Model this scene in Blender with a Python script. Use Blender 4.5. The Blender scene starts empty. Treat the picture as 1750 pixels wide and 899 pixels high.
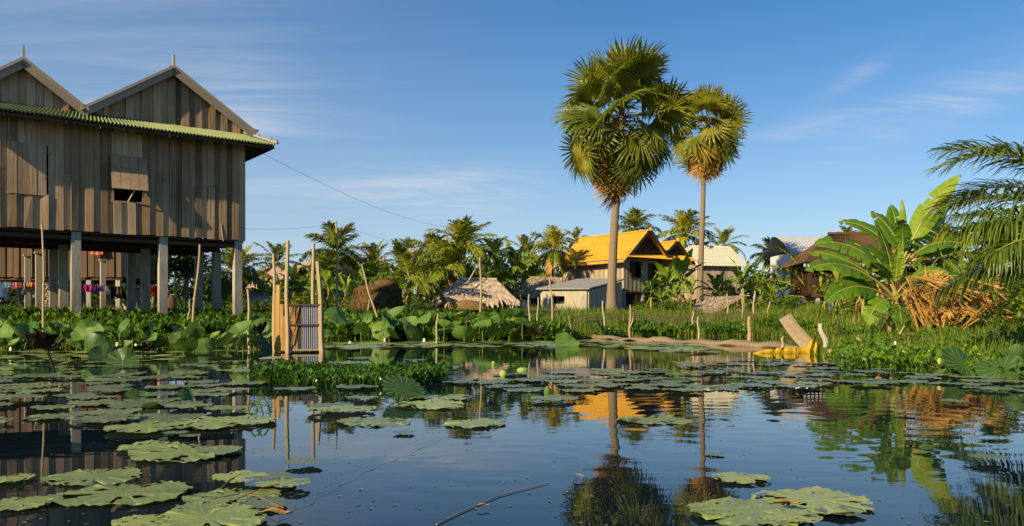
import bpy, math, random
import numpy as np
from mathutils import Vector, Matrix
sc = bpy.context.scene
COL = sc.collection
PI = math.pi
CAM_H = 0.65
F_PX, CX, HY = 1400.0, 875.0, 545.0
def at(px, py, d):            # a point that projects to pixel (px,py) at depth d
    return np.array([(px - CX) * d / F_PX, d, CAM_H + (HY - py) * d / F_PX])
def wx(px, d): return (px - CX) * d / F_PX
def wz(py, d): return CAM_H + (HY - py) * d / F_PX
def wd(py): return F_PX * CAM_H / (py - HY)     # depth of a point of the water surface

# ------------------------------------------------------------------ materials
MATS = {}
def nmat(name):
    m = bpy.data.materials.new(name); m.use_nodes = True
    nt = m.node_tree
    for n in list(nt.nodes): nt.nodes.remove(n)
    out = nt.nodes.new('ShaderNodeOutputMaterial')
    MATS[name] = m
    return m, nt, out
def N(nt, typ, **kw):
    n = nt.nodes.new(typ)
    for k, v in kw.items():
        if k in n.inputs: n.inputs[k].default_value = v
        else: setattr(n, k, v)
    return n
def ramp(nt, fac, stops):
    r = nt.nodes.new('ShaderNodeValToRGB')
    el = r.color_ramp.elements
    while len(el) < len(stops): el.new(0.5)
    for e, (p, c) in zip(el, stops):
        e.position = p; e.color = (c[0], c[1], c[2], 1)
    nt.links.new(fac, r.inputs['Fac'])
    return r.outputs['Color']
def mixc(nt, fac, a, b, mode='MIX'):
    m = nt.nodes.new('ShaderNodeMix'); m.data_type = 'RGBA'; m.blend_type = mode
    for sock, v in ((m.inputs[0], fac), (m.inputs[6], a), (m.inputs[7], b)):
        if hasattr(v, 'links'): nt.links.new(v, sock)
        elif isinstance(v, (int, float)): sock.default_value = v
        else: sock.default_value = (v[0], v[1], v[2], 1)
    return m.outputs[2]
def noise(nt, scale=5, detail=4, rough=.55, stretch=(1, 1, 1), src='Object', dist=0.0):
    tc = N(nt, 'ShaderNodeTexCoord'); mp = N(nt, 'ShaderNodeMapping')
    mp.inputs['Scale'].default_value = stretch
    nt.links.new(tc.outputs[src], mp.inputs['Vector'])
    n = N(nt, 'ShaderNodeTexNoise', Scale=scale, Detail=detail, Roughness=rough, Distortion=dist)
    nt.links.new(mp.outputs[0], n.inputs['Vector'])
    return n.outputs['Fac']
def tint(nt):
    a = N(nt, 'ShaderNodeAttribute'); a.attribute_name = 'tint'
    return a.outputs['Fac']
def bump(nt, h, strength=.3, dist=.02):
    b = N(nt, 'ShaderNodeBump', Strength=strength, Distance=dist)
    nt.links.new(h, b.inputs['Height'])
    return b.outputs[0]
def pbsdf(nt, out, col, rough=.6, spec=.4, normal=None, metal=0.0):
    p = N(nt, 'ShaderNodeBsdfPrincipled', Roughness=rough, Metallic=metal)
    p.inputs['Specular IOR Level'].default_value = spec
    if hasattr(col, 'links'): nt.links.new(col, p.inputs['Base Color'])
    else: p.inputs['Base Color'].default_value = (*col, 1)
    if normal is not None: nt.links.new(normal, p.inputs['Normal'])
    if out is not None: nt.links.new(p.outputs[0], out.inputs['Surface'])
    return p
def leaf_mat(name, stops, rough=.45, spec=.35, trans=.3, tcol=(.16, .22, .02), obj_rand=.35, nscale=9):
    """foliage: tint attribute + object random choose the hue along the ramp, part of the light passes through"""
    m, nt, out = nmat(name)
    t = tint(nt)
    oi = N(nt, 'ShaderNodeObjectInfo')
    nz = noise(nt, nscale, 3)
    a = N(nt, 'ShaderNodeMath', operation='MULTIPLY'); a.inputs[1].default_value = obj_rand
    nt.links.new(oi.outputs['Random'], a.inputs[0])
    b = N(nt, 'ShaderNodeMath', operation='MULTIPLY_ADD'); b.inputs[1].default_value = .3
    nt.links.new(nz, b.inputs[0]); nt.links.new(a.outputs[0], b.inputs[2])
    c = N(nt, 'ShaderNodeMath', operation='MULTIPLY_ADD'); c.inputs[1].default_value = 1 - obj_rand * .6
    nt.links.new(t, c.inputs[0])
    d = N(nt, 'ShaderNodeMath', operation='SUBTRACT'); d.inputs[1].default_value = .15 + obj_rand * .3
    nt.links.new(b.outputs[0], d.inputs[0]); nt.links.new(d.outputs[0], c.inputs[2])
    col = ramp(nt, c.outputs[0], stops)
    p = pbsdf(nt, None, col, rough, spec)
    tr = N(nt, 'ShaderNodeBsdfTranslucent')
    nt.links.new(mixc(nt, .55, col, tcol), tr.inputs['Color'])
    mx = N(nt, 'ShaderNodeMixShader'); mx.inputs[0].default_value = trans
    nt.links.new(p.outputs[0], mx.inputs[1]); nt.links.new(tr.outputs[0], mx.inputs[2])
    nt.links.new(mx.outputs[0], out.inputs['Surface'])
    return m
def plain_mat(name, stops, rough=.7, spec=.3, nscale=6, stretch=(1, 1, 1), bstr=.3, bscale=None, tw=.6, detail=5, metal=0.0):
    """tint attribute (weight tw) and noise drive a ramp; noise drives bump"""
    m, nt, out = nmat(name)
    nz = noise(nt, nscale, detail, .6, stretch)
    a = N(nt, 'ShaderNodeMath', operation='MULTIPLY'); a.inputs[1].default_value = tw
    nt.links.new(tint(nt), a.inputs[0])
    b = N(nt, 'ShaderNodeMath', operation='MULTIPLY_ADD'); b.inputs[1].default_value = 1 - tw
    nt.links.new(nz, b.inputs[0]); nt.links.new(a.outputs[0], b.inputs[2])
    col = ramp(nt, b.outputs[0], stops)
    nrm = bump(nt, noise(nt, (bscale or nscale * 3), 4, .6, stretch), bstr, .02)
    pbsdf(nt, out, col, rough, spec, nrm, metal)
    return m

# ------------------------------------------------------------------ mesh builder
class MB:
    def __init__(s): s.V = []; s.Fa = []; s.n = 0; s.T = []; s.M = []
    def raw(s, v, f, t=.5, m=0):
        """v (n,3); f (k,w) same-width faces or list of lists; t scalar or per-face"""
        v = np.asarray(v, float).reshape(-1, 3)
        if isinstance(f, np.ndarray): fs = [f]
        else:
            by = {}
            for q in f: by.setdefault(len(q), []).append(q)
            fs = [np.array(x, int) for x in by.values()]
            if len(fs) > 1 and not np.isscalar(t): t = float(np.mean(t))
        for q in fs:
            s.Fa.append(q + s.n)
            s.T.append(np.broadcast_to(np.asarray(t, float), (len(q),)).copy())
            s.M.append(np.full(len(q), m, np.int32))
        s.V.append(v); s.n += len(v)
        return s
    def inst(s, tv, tf, mats, t=.5, m=0):
        """template verts (n,3), faces (k,w) under each of the (c,4,4) matrices; t scalar or (c,)"""
        tv = np.asarray(tv, float); tf = np.asarray(tf, int); c = len(mats)
        v = np.einsum('cij,nj->cni', mats[:, :3, :3], tv) + mats[:, None, :3, 3]
        f = tf[None] + (np.arange(c) * len(tv))[:, None, None]
        t = np.repeat(np.broadcast_to(np.asarray(t, float), (c,)), len(tf))
        return s.raw(v.reshape(-1, 3), f.reshape(-1, tf.shape[1]), t, m)
    def box(s, c, size, R=None, t=.5, m=0, taper=1.0):
        x, y, z = np.array(size) / 2
        v = np.array([[-x, -y, -z], [x, -y, -z], [x, y, -z], [-x, y, -z], [-x * taper, -y * taper, z], [x * taper, -y * taper, z], [x * taper, y * taper, z], [-x * taper, y * taper, z]])
        if R is not None: v = v @ np.asarray(R).T
        return s.raw(v + np.asarray(c), np.array([[0, 3, 2, 1], [4, 5, 6, 7], [0, 1, 5, 4], [1, 2, 6, 5], [2, 3, 7, 6], [3, 0, 4, 7]]), t, m)
    def prism(s, p, ext, t=.5, m=0):
        """polygon p (n,3) extruded by vector ext"""
        p = np.asarray(p, float); n = len(p); e = np.asarray(ext, float)
        v = np.concatenate([p, p + e])
        f = [list(range(n))[::-1], [n + i for i in range(n)]] + [[i, (i + 1) % n, n + (i + 1) % n, n + i] for i in range(n)]
        return s.raw(v, f, t, m)
    def bar(s, a, b, w, h, up=(0, 0, 1), t=.5, m=0):
        a = np.asarray(a, float); b = np.asarray(b, float); d = b - a; L = np.linalg.norm(d); d /= L
        sx = np.cross(d, up); sx /= np.linalg.norm(sx); u = np.cross(sx, d)
        return s.box((a + b) / 2, (L, w, h), np.stack([d, sx, u], 1), t, m)
    def tube(s, P, r, k=6, t=.5, m=0, cap=True):
        P = np.asarray(P, float); n = len(P); r = np.broadcast_to(np.asarray(r, float), (n,))
        T = np.gradient(P, axis=0); T /= np.linalg.norm(T, axis=1)[:, None] + 1e-9
        ref = np.array([1., 0, 0]) if abs(T[0][0]) < .8 else np.array([0., 1, 0])
        A = np.cross(T, ref); A /= np.linalg.norm(A, axis=1)[:, None] + 1e-9
        B = np.cross(T, A)
        an = np.arange(k) * 2 * PI / k
        v = P[:, None] + r[:, None, None] * (np.cos(an)[None, :, None] * A[:, None] + np.sin(an)[None, :, None] * B[:, None])
        i = np.arange(n - 1)[:, None] * k; j = np.arange(k)[None]; j2 = (j + 1) % k
        f = np.stack([i + j, i + j2, i + k + j2, i + k + j], -1).reshape(-1, 4)
        s.raw(v.reshape(-1, 3), f, t, m)
        if cap:
            s.raw(v[0], [list(range(k))], t, m); s.raw(v[-1], [list(range(k))[::-1]], t, m)
        return s
    def grid(s, P, t=.5, m=0, closed=False):
        """P (a,b,3) surface grid"""
        P = np.asarray(P, float); a, b = P.shape[:2]
        i = np.arange(a - 1)[:, None] * b; j = np.arange(b if closed else b - 1)[None]; j2 = (j + 1) % b
        f = np.stack([i + j, i + j2, i + b + j2, i + b + j], -1).reshape(-1, 4)
        return s.raw(P.reshape(-1, 3), f, t, m)
    def mesh(s, name, mats, smooth=False):
        me = bpy.data.meshes.new(name)
        V = np.concatenate(s.V); nv = len(V)
        lens = np.concatenate([np.full(len(f), f.shape[1], np.int32) for f in s.Fa])
        loops = np.concatenate([f.reshape(-1) for f in s.Fa]).astype(np.int32)
        me.vertices.add(nv); me.vertices.foreach_set('co', V.astype(np.float32).reshape(-1))
        me.loops.add(len(loops)); me.loops.foreach_set('vertex_index', loops)
        me.polygons.add(len(lens))
        st = np.zeros(len(lens), np.int32); st[1:] = np.cumsum(lens)[:-1]
        me.polygons.foreach_set('loop_start', st)
        try: me.polygons.foreach_set('loop_total', lens)
        except Exception: pass
        me.polygons.foreach_set('material_index', np.concatenate(s.M))
        me.polygons.foreach_set('use_smooth', np.full(len(lens), bool(smooth)))
        a = me.attributes.new('tint', 'FLOAT', 'FACE')
        a.data.foreach_set('value', np.concatenate(s.T).astype(np.float32))
        for mt in (mats if isinstance(mats, (list, tuple)) else [mats]):
            me.materials.append(MATS[mt] if isinstance(mt, str) else mt)
        me.update(calc_edges=True); me.validate(clean_customdata=False)
        return me
    def build(s, name, mats, parent=None, smooth=False, loc=None):
        o = bpy.data.objects.new(name, s.mesh(name, mats, smooth)); COL.objects.link(o)
        if parent is not None: o.parent = parent
        if loc is not None: o.location = loc
        return o
def tag(o, label=None, cat=None, group=None, kind=None):
    if label: o['label'] = label
    if cat: o['category'] = cat
    if group: o['group'] = group
    if kind: o['kind'] = kind
    return o
def thing(name, label, cat, loc=(0, 0, 0), rz=0, group=None, scale=1):
    o = bpy.data.objects.new(name, None); COL.objects.link(o)
    o.location = loc; o.rotation_euler = (0, 0, rz); o.scale = (scale,) * 3
    o.empty_display_size = .2
    return tag(o, label, cat, group)
def put(me, name, parent=None, loc=(0, 0, 0), rot=(0, 0, 0), scale=1):
    o = bpy.data.objects.new(name, me); COL.objects.link(o)
    o.location = loc; o.rotation_euler = rot
    o.scale = (scale,) * 3 if np.isscalar(scale) else scale
    if parent is not None: o.parent = parent
    return o
KIDS = {}
def copy_tree(root, kids, loc, rz, scale, label, group=None):
    c = root.copy(); COL.objects.link(c)
    c.location = loc; c.rotation_euler = (0, 0, rz)
    c.scale = (scale,) * 3 if np.isscalar(scale) else scale
    c['label'] = label
    if group: c['group'] = group
    for k in kids:
        d = k.copy(); COL.objects.link(d); d.parent = c
    return c
def rotz(a):
    c, s_ = np.cos(a), np.sin(a); z = np.zeros_like(c); o = np.ones_like(c)
    return np.stack([np.stack([c, -s_, z], -1), np.stack([s_, c, z], -1), np.stack([z, z, o], -1)], -2)
def roty(a):
    c, s_ = np.cos(a), np.sin(a); z = np.zeros_like(c); o = np.ones_like(c)
    return np.stack([np.stack([c, z, s_], -1), np.stack([z, o, z], -1), np.stack([-s_, z, c], -1)], -2)
def rotx(a):
    c, s_ = np.cos(a), np.sin(a); z = np.zeros_like(c); o = np.ones_like(c)
    return np.stack([np.stack([o, z, z], -1), np.stack([z, c, -s_], -1), np.stack([z, s_, c], -1)], -2)
def mats4(R, T, S=None):
    c = len(T); M = np.zeros((c, 4, 4)); M[:, 3, 3] = 1
    if S is not None: R = R * (S[:, None, None] if S.ndim == 1 else S[:, None, :])
    M[:, :3, :3] = R; M[:, :3, 3] = T
    return M
# ------------------------------------------------------------------ material list
G_DEEP, G_MID, G_LIT = (.012, .032, .006), (.04, .095, .012), (.13, .2, .02)
leaf_mat('palm_leaf', [(0, (.022, .05, .006)), (.33, (.085, .14, .011)), (.66, (.23, .265, .018)), (1, (.45, .37, .035))], .42, .4, .3)
leaf_mat('sugar_leaf', [(0, (.02, .04, .007)), (.33, (.09, .13, .011)), (.66, (.24, .26, .02)), (1, (.5, .38, .05))], .42, .4, .4)
leaf_mat('banana_leaf', [(0, (.03, .08, .008)), (.45, (.1, .21, .014)), (.78, (.21, .32, .02)), (1, (.36, .37, .04))], .5, .3, .32)
leaf_mat('tree_leaf', [(0, (.014, .034, .005)), (.5, (.085, .145, .011)), (1, (.27, .31, .025))], .5, .3, .25)
leaf_mat('bush_leaf', [(0, (.025, .06, .006)), (.5, (.1, .175, .012)), (1, (.32, .34, .03))], .5, .3, .3)
leaf_mat('hyacinth_leaf', [(0, (.02, .065, .006)), (.45, (.09, .2, .012)), (.8, (.23, .33, .02)), (1, (.42, .38, .04))], .3, .5, .3)
leaf_mat('lotus_leaf', [(0, (.035, .1, .022)), (.45, (.095, .2, .035)), (.8, (.18, .28, .05)), (1, (.34, .32, .09))], .5, .3, .25, nscale=4)
def veined(m, n_, dark=.0):
    nt = m.node_tree; p = next(n for n in nt.nodes if n.type == 'BSDF_PRINCIPLED'); src = p.inputs['Base Color'].links[0].from_socket
    tc = N(nt, 'ShaderNodeTexCoord'); sp = N(nt, 'ShaderNodeSeparateXYZ'); nt.links.new(tc.outputs['Object'], sp.inputs[0])
    def M(op, a, b=None):
        n = N(nt, 'ShaderNodeMath', operation=op)
        for i, v in enumerate((a, b)):
            if v is None: continue
            if hasattr(v, 'links'): nt.links.new(v, n.inputs[i])
            else: n.inputs[i].default_value = v
        return n.outputs[0]
    an = M('ARCTAN2', sp.outputs['Y'], sp.outputs['X']); v = M('POWER', M('ABSOLUTE', M('COSINE', M('MULTIPLY', an, n_ / 2))), 26.0)
    v2 = ramp(nt, noise(nt, 5, 5, .65), [(.6, (0, 0, 0)), (.72, (1, 1, 1))])
    oi = N(nt, 'ShaderNodeObjectInfo')
    c = mixc(nt, M('MULTIPLY', v, .3), src, (.33, .38, .17)); c = mixc(nt, M('MULTIPLY', v2, M('MULTIPLY', oi.outputs['Random'], .8)), c, (.16, .1, .035))
    nt.links.new(c, p.inputs['Base Color'])
    nt.links.new(bump(nt, M('SUBTRACT', noise(nt, 9, 3), M('MULTIPLY', v, .4)), .16, .04), p.inputs['Normal'])
leaf_mat('pad_leaf', [(0, (.1, .14, .055)), (.4, (.23, .3, .085)), (.75, (.38, .45, .11)), (1, (.46, .37, .11))], .36, .45, .08, nscale=14)
leaf_mat('crowd_pad_leaf', [(0, (.06, .09, .06)), (.4, (.13, .175, .085)), (.75, (.23, .285, .1)), (1, (.33, .29, .1))], .32, .5, .05, nscale=14)
leaf_mat('dark_leaf', [(0, (.015, .05, .012)), (.5, (.04, .1, .02)), (1, (.1, .18, .03))], .45, .4, .15)
veined(MATS['pad_leaf'], 20); veined(MATS['crowd_pad_leaf'], 20); veined(MATS['dark_leaf'], 18); veined(MATS['lotus_leaf'], 18)
leaf_mat('grass_blade', [(0, (.035, .085, .008)), (.5, (.11, .19, .014)), (.82, (.24, .28, .025)), (1, (.46, .36, .1))], .5, .3, .3)
plain_mat('dry_leaf', [(0, (.09, .05, .016)), (.4, (.28, .15, .035)), (.75, (.5, .29, .075)), (1, (.66, .45, .16))], .7, .2, 9, (1, 1, 1), .2)
plain_mat('dead_brown', [(0, (.03, .018, .01)), (.6, (.1, .055, .025)), (1, (.2, .12, .05))], .8, .15, 9)
plain_mat('palm_trunk', [(0, (.08, .06, .04)), (.5, (.22, .17, .11)), (1, (.38, .3, .2))], .9, .15, 3, (1, 1, 7), .8, 5)
plain_mat('stem_green', [(0, (.1, .13, .02)), (.5, (.26, .26, .05)), (1, (.45, .36, .12))], .5, .3, 5, (1, 1, .6), .2)
plain_mat('bamboo', [(0, (.17, .12, .055)), (.5, (.36, .27, .14)), (1, (.54, .43, .26))], .55, .3, 4, (1, 1, 4), .2)
plain_mat('grey_stick', [(0, (.16, .12, .08)), (.5, (.34, .27, .19)), (1, (.52, .44, .33))], .75, .2, 5, (1, 1, 3), .3)
def wood_mat(name, stops, streak=(26, 26, .9), rough=.75, bstr=.35, tw=.55):
    m, nt, out = nmat(name)
    nz = noise(nt, 1.0, 6, .65, streak, dist=.4)
    n2 = noise(nt, .9, 3, .5)
    a = N(nt, 'ShaderNodeMath', operation='MULTIPLY'); a.inputs[1].default_value = tw; nt.links.new(tint(nt), a.inputs[0])
    b = N(nt, 'ShaderNodeMath', operation='MULTIPLY_ADD'); b.inputs[1].default_value = (1 - tw) * .7; nt.links.new(nz, b.inputs[0]); nt.links.new(a.outputs[0], b.inputs[2])
    c = N(nt, 'ShaderNodeMath', operation='MULTIPLY_ADD'); c.inputs[1].default_value = (1 - tw) * .5; nt.links.new(n2, c.inputs[0]); nt.links.new(b.outputs[0], c.inputs[2])
    pbsdf(nt, out, ramp(nt, c.outputs[0], stops), rough, .25, bump(nt, nz, bstr, .015))
    return m
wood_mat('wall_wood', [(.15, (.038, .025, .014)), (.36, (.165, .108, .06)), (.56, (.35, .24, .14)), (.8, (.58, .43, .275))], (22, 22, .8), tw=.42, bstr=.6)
wood_mat('far_wood', [(.1, (.11, .085, .06)), (.45, (.27, .215, .155)), (.7, (.41, .34, .255)), (.95, (.56, .48, .37))])
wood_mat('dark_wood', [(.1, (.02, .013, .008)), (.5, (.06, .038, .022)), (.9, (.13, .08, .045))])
wood_mat('red_wood', [(.1, (.018, .009, .005)), (.5, (.045, .02, .01)), (.9, (.1, .045, .02))])
wood_mat('trim_wood', [(.1, (.14, .11, .085)), (.5, (.3, .25, .19)), (.9, (.46, .4, .31))])
wood_mat('orange_plank', [(.2, (.09, .045, .015)), (.5, (.25, .14, .04)), (.8, (.42, .27, .09))], (16, 16, 1.2), tw=.4)
wood_mat('log_wood', [(.1, (.07, .052, .032)), (.5, (.2, .15, .09)), (.9, (.38, .3, .19))], (3, 14, 14), tw=.35)
plain_mat('post_concrete', [(0, (.2, .18, .15)), (.5, (.36, .33, .28)), (1, (.5, .47, .41))], .85, .2, 2.5, (1, 1, .5), .3, 14, .4)
def muddy(m, z0, z1):
    nt = m.node_tree; p = next(n for n in nt.nodes if n.type == 'BSDF_PRINCIPLED'); src = p.inputs['Base Color'].links[0].from_socket
    g = N(nt, 'ShaderNodeNewGeometry'); sp = N(nt, 'ShaderNodeSeparateXYZ'); nt.links.new(g.outputs['Position'], sp.inputs[0])
    mr = N(nt, 'ShaderNodeMapRange'); nt.links.new(sp.outputs['Z'], mr.inputs['Value'])
    for k, v in zip(('From Min', 'From Max', 'To Min', 'To Max'), (z0, z1, .75, 0)): mr.inputs[k].default_value = v
    nz = noise(nt, 7, 5, .7, (1, 1, .35)); a = N(nt, 'ShaderNodeMath', operation='MULTIPLY', use_clamp=True); nt.links.new(mr.outputs[0], a.inputs[0]); nt.links.new(ramp(nt, nz, [(.3, (.3, .3, .3)), (.6, (1, 1, 1))]), a.inputs[1])
    s_ = ramp(nt, noise(nt, 3.5, 6, .7, (2.2, 2.2, .3)), [(.5, (0, 0, 0)), (.68, (.55, .55, .55))])
    c = mixc(nt, s_, src, (.1, .085, .065)); nt.links.new(mixc(nt, a.outputs[0], c, (.11, .075, .04)), p.inputs['Base Color'])
muddy(MATS['post_concrete'], .5, 1.7)
plain_mat('plaster', [(0, (.3, .25, .17)), (.45, (.46, .41, .31)), (.8, (.57, .52, .41)), (1, (.65, .6, .5))], .9, .15, 1.2, (1, 1, .6), .2, 9, .25)
muddy(MATS['plaster'], .9, 1.7)
plain_mat('white_plaster', [(0, (.5, .5, .5)), (.6, (.72, .72, .71)), (1, (.8, .8, .8))], .85, .2, 1.2, (1, 1, .5), .1, 9, .3)
plain_mat('grey_roof', [(0, (.16, .16, .16)), (.5, (.3, .29, .28)), (1, (.42, .41, .38))], .75, .3, 1.5, (1, 1, 1), .2, 12, .4)
plain_mat('tin_roof', [(0, (.28, .29, .31)), (.5, (.4, .41, .44)), (1, (.52, .53, .56))], .45, .5, 2, (1, 1, 1), .1, 12, .4)
plain_mat('pink_roof', [(0, (.24, .16, .13)), (.5, (.4, .28, .22)), (1, (.52, .4, .32))], .8, .2, 2, (1, 1, 1), .3, 12, .5)
plain_mat('cream_roof', [(0, (.48, .42, .26)), (.5, (.6, .56, .43)), (1, (.72, .68, .55))], .8, .2, 2, (1, 1, 1), .2, 12, .4)
plain_mat('yellow_tile', [(0, (.26, .12, .014)), (.3, (.52, .25, .018)), (.62, (.66, .37, .045)), (1, (.74, .49, .12))], .75, .2, 1.6, (1, 1, 1), .35, 16, .5, 7)
plain_mat('brown_tile', [(0, (.04, .024, .014)), (.5, (.1, .058, .032)), (1, (.19, .12, .07))], .85, .2, 3, (1, 1, 1), .5, 16, .5)
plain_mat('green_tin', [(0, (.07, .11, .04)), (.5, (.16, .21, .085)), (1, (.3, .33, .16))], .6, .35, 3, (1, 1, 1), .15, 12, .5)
plain_mat('blue_tin', [(0, (.24, .26, .31)), (.5, (.42, .44, .5)), (1, (.66, .67, .7))], .45, .5, 3, (1, 1, .4), .1, 12, .4)
plain_mat('thatch', [(0, (.12, .088, .06)), (.35, (.29, .22, .16)), (.7, (.46, .36, .27)), (1, (.64, .53, .4))], .9, .1, 6, (1, 1, 1), .3, tw=.75)
plain_mat('hay', [(0, (.045, .03, .014)), (.4, (.12, .075, .03)), (.75, (.25, .16, .06)), (1, (.5, .33, .12))], .9, .1, 4, (1, 1, .3), .6, 30, .7)
plain_mat('mud_wall', [(0, (.02, .016, .012)), (.6, (.055, .042, .03)), (1, (.11, .085, .06))], .9, .2, 2, (1, 1, 2), .5, 8, .3)
plain_mat('brick', [(0, (.16, .12, .09)), (.5, (.34, .27, .2)), (1, (.52, .42, .3))], .9, .1, 5)
plain_mat('net', [(0, (.05, .05, .03)), (.6, (.13, .12, .07)), (1, (.2, .18, .1))], .9, .1, 8)
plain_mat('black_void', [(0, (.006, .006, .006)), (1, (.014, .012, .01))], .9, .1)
plain_mat('wire', [(0, (.03, .03, .03)), (1, (.06, .06, .06))], .6, .3)
plain_mat('yellow_sheet', [(0, (.3, .17, .01)), (.5, (.56, .36, .02)), (1, (.66, .47, .06))], .45, .4, 4, (1, 1, 1), .3, 9, .3)
plain_mat('dark_lotus', [(0, (.008, .006, .004)), (.6, (.03, .018, .01)), (1, (.09, .045, .02))], .7, .2, 8)
plain_mat('bud', [(0, (.6, .5, .4)), (.6, (.75, .66, .55)), (1, (.8, .75, .68))], .5, .3)
plain_mat('pod', [(0, (.14, .22, .05)), (.5, (.25, .34, .08)), (1, (.36, .43, .12))], .5, .3)
def cloth(name, c):
    plain_mat(name, [(0, tuple(x * .7 for x in c)), (1, tuple(min(.85, x * 1.15) for x in c))], .85, .15, 7, (1, 1, 1), .1, 60, .5)

# ------------------------------------------------------------------ ground
SHORE = np.array([(-17.5, -3), (-18, 6), (-18, 13), (-17, 17), (-14, 19.2), (-9, 22.6), (-6, 24.2), (0, 25.5), (1.6, 26.8), (4, 30.2), (7, 31), (9.5, 30), (12.5, 27.2), (13, 24.5), (10.6, 22.6),
                  (8, 20.2), (6.3, 17), (5.5, 14), (5.4, 11.2), (6.2, 8.6), (7.6, 6), (9, 3), (10, -3)], float)
def shore_dist(x, y):
    """signed distance to the shoreline, positive on land"""
    x = np.asarray(x, float); y = np.asarray(y, float); sh = x.shape
    p = np.stack([x.ravel(), y.ravel()], -1)
    a = SHORE; b = np.roll(SHORE, -1, 0)
    best = np.full(len(p), 1e9); inside = np.zeros(len(p), bool)
    for i in range(len(a)):
        e = b[i] - a[i]; w = p - a[i]
        t = np.clip((w @ e) / (e @ e), 0, 1)
        best = np.minimum(best, np.hypot(*(w - t[:, None] * e).T))
        c = (a[i][1] > p[:, 1]) != (b[i][1] > p[:, 1])
        with np.errstate(divide='ignore', invalid='ignore'):
            xi = a[i][0] + (p[:, 1] - a[i][1]) * e[0] / (e[1] if e[1] else 1e-9)
        inside ^= c & (p[:, 0] < xi)
    return np.where(inside, -best, best).reshape(sh)
def wob(x, y):
    return (np.sin(x * 1.7 + y * .6) * np.sin(y * 1.3 - x * .4) * .5 + np.sin(x * .53 - 1.2) * np.sin(y * .47 + .7) * .5)
def ground_z(x, y):
    d = shore_dist(x, y)
    land = 1.05 * (1 - np.exp(-np.maximum(d, 0) * .17)) + .06 * wob(x, y) * np.clip(d, 0, 1)
    far = np.clip((np.asarray(y, float) - 120) / 600, 0, 1) * 1.0
    return np.where(d > 0, land + far, -np.minimum(.9, -d * .35))
def gz(x, y): return float(ground_z(np.array([x]), np.array([y]))[0])
def axis(lo, hi, step, far, g=1.22):
    a = list(np.arange(lo, hi + .01, step)); s_ = step
    while a[-1] < far: s_ *= g; a.append(a[-1] + s_)
    s_ = step; b = [a[0]]
    while b[0] > -far: s_ *= g; b.insert(0, b[0] - s_)
    return np.array(b[:-1] + a)
gxs = axis(-24, 22, .4, 1500); gys = axis(-6, 62, .45, 1600)
X, Y = np.meshgrid(gxs, gys, indexing='ij')
b = MB().grid(np.stack([X, Y, ground_z(X, Y)], -1))
m, nt, out = nmat('ground')
n1 = noise(nt, .35, 5, .6); n2 = noise(nt, 6, 6, .7)
c = mixc(nt, ramp(nt, n1, [(.4, (0, 0, 0)), (.62, (1, 1, 1))]), ramp(nt, n2, [(.3, (.05, .034, .02)), (.7, (.14, .095, .055))]), ramp(nt, n2, [(.3, (.02, .045, .008)), (.7, (.07, .11, .018))]))
pbsdf(nt, out, c, .95, .1, bump(nt, n2, .6, .05))
tag(b.build('ground', 'ground', smooth=True), 'muddy grassy ground of the pond bank and village', kind='structure')

# ------------------------------------------------------------------ water
b = MB().raw([[-70, -8, 0], [45, -8, 0], [45, 45, 0], [-70, 45, 0]], np.array([[0, 1, 2, 3]]))
m, nt, out = nmat('water')
tc = N(nt, 'ShaderNodeTexCoord')
def wnoise(scale, stretch, det=2):
    return noise(nt, scale, det, .5, stretch)
def math_(op, a, b=None, c=None):
    n = N(nt, 'ShaderNodeMath', operation=op)
    for i, v in enumerate((a, b, c)):
        if v is None: continue
        if hasattr(v, 'links'): nt.links.new(v, n.inputs[i])
        else: n.inputs[i].default_value = v
    return n.outputs[0]
def ring(cx, cy, k, fall, amp, x0):
    s_ = N(nt, 'ShaderNodeVectorMath', operation='DISTANCE'); nt.links.new(tc.outputs['Object'], s_.inputs[0]); s_.inputs[1].default_value = (cx, cy, 0)
    r = s_.outputs['Value']
    e = math_('POWER', 2.718, math_('MULTIPLY', math_('POWER', math_('SUBTRACT', r, x0), 2.0), -fall))
    return math_('MULTIPLY', math_('MULTIPLY', math_('SINE', math_('MULTIPLY', r, k)), e), amp)
w = math_('MULTIPLY', wnoise(2.2, (.5, 1.6, 1)), .0010)
mask = ramp(nt, wnoise(.35, (1, 1, 1)), [(.42, (.1, .1, .1)), (.66, (1, 1, 1))])
w2 = math_('MULTIPLY', math_('MULTIPLY', wnoise(7, (.45, 1.5, 1), 3), mask), .0006)
h = math_('ADD', w, w2)
for a in ((wx(845, 3.55), 3.55, 30, 5.5, .00014, .45), (wx(1215, 5.4), 5.2, 26, 2.2, .00018, .5), (wx(1290, 4.6), 4.6, 24, .8, .00012, .9), (wx(1560, 5.2), 5.2, 22, .9, .00022, .8)):
    h = math_('ADD', h, ring(*a))
bp = N(nt, 'ShaderNodeBump', Strength=1.0, Distance=1.0); nt.links.new(h, bp.inputs['Height'])
p = pbsdf(nt, out, (.004, .0115, .019), .008, .5, bp.outputs[0]); p.inputs['IOR'].default_value = 1.333
tag(b.build('water', 'water'), 'still dark pond water mirroring the sky', kind='structure')

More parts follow.
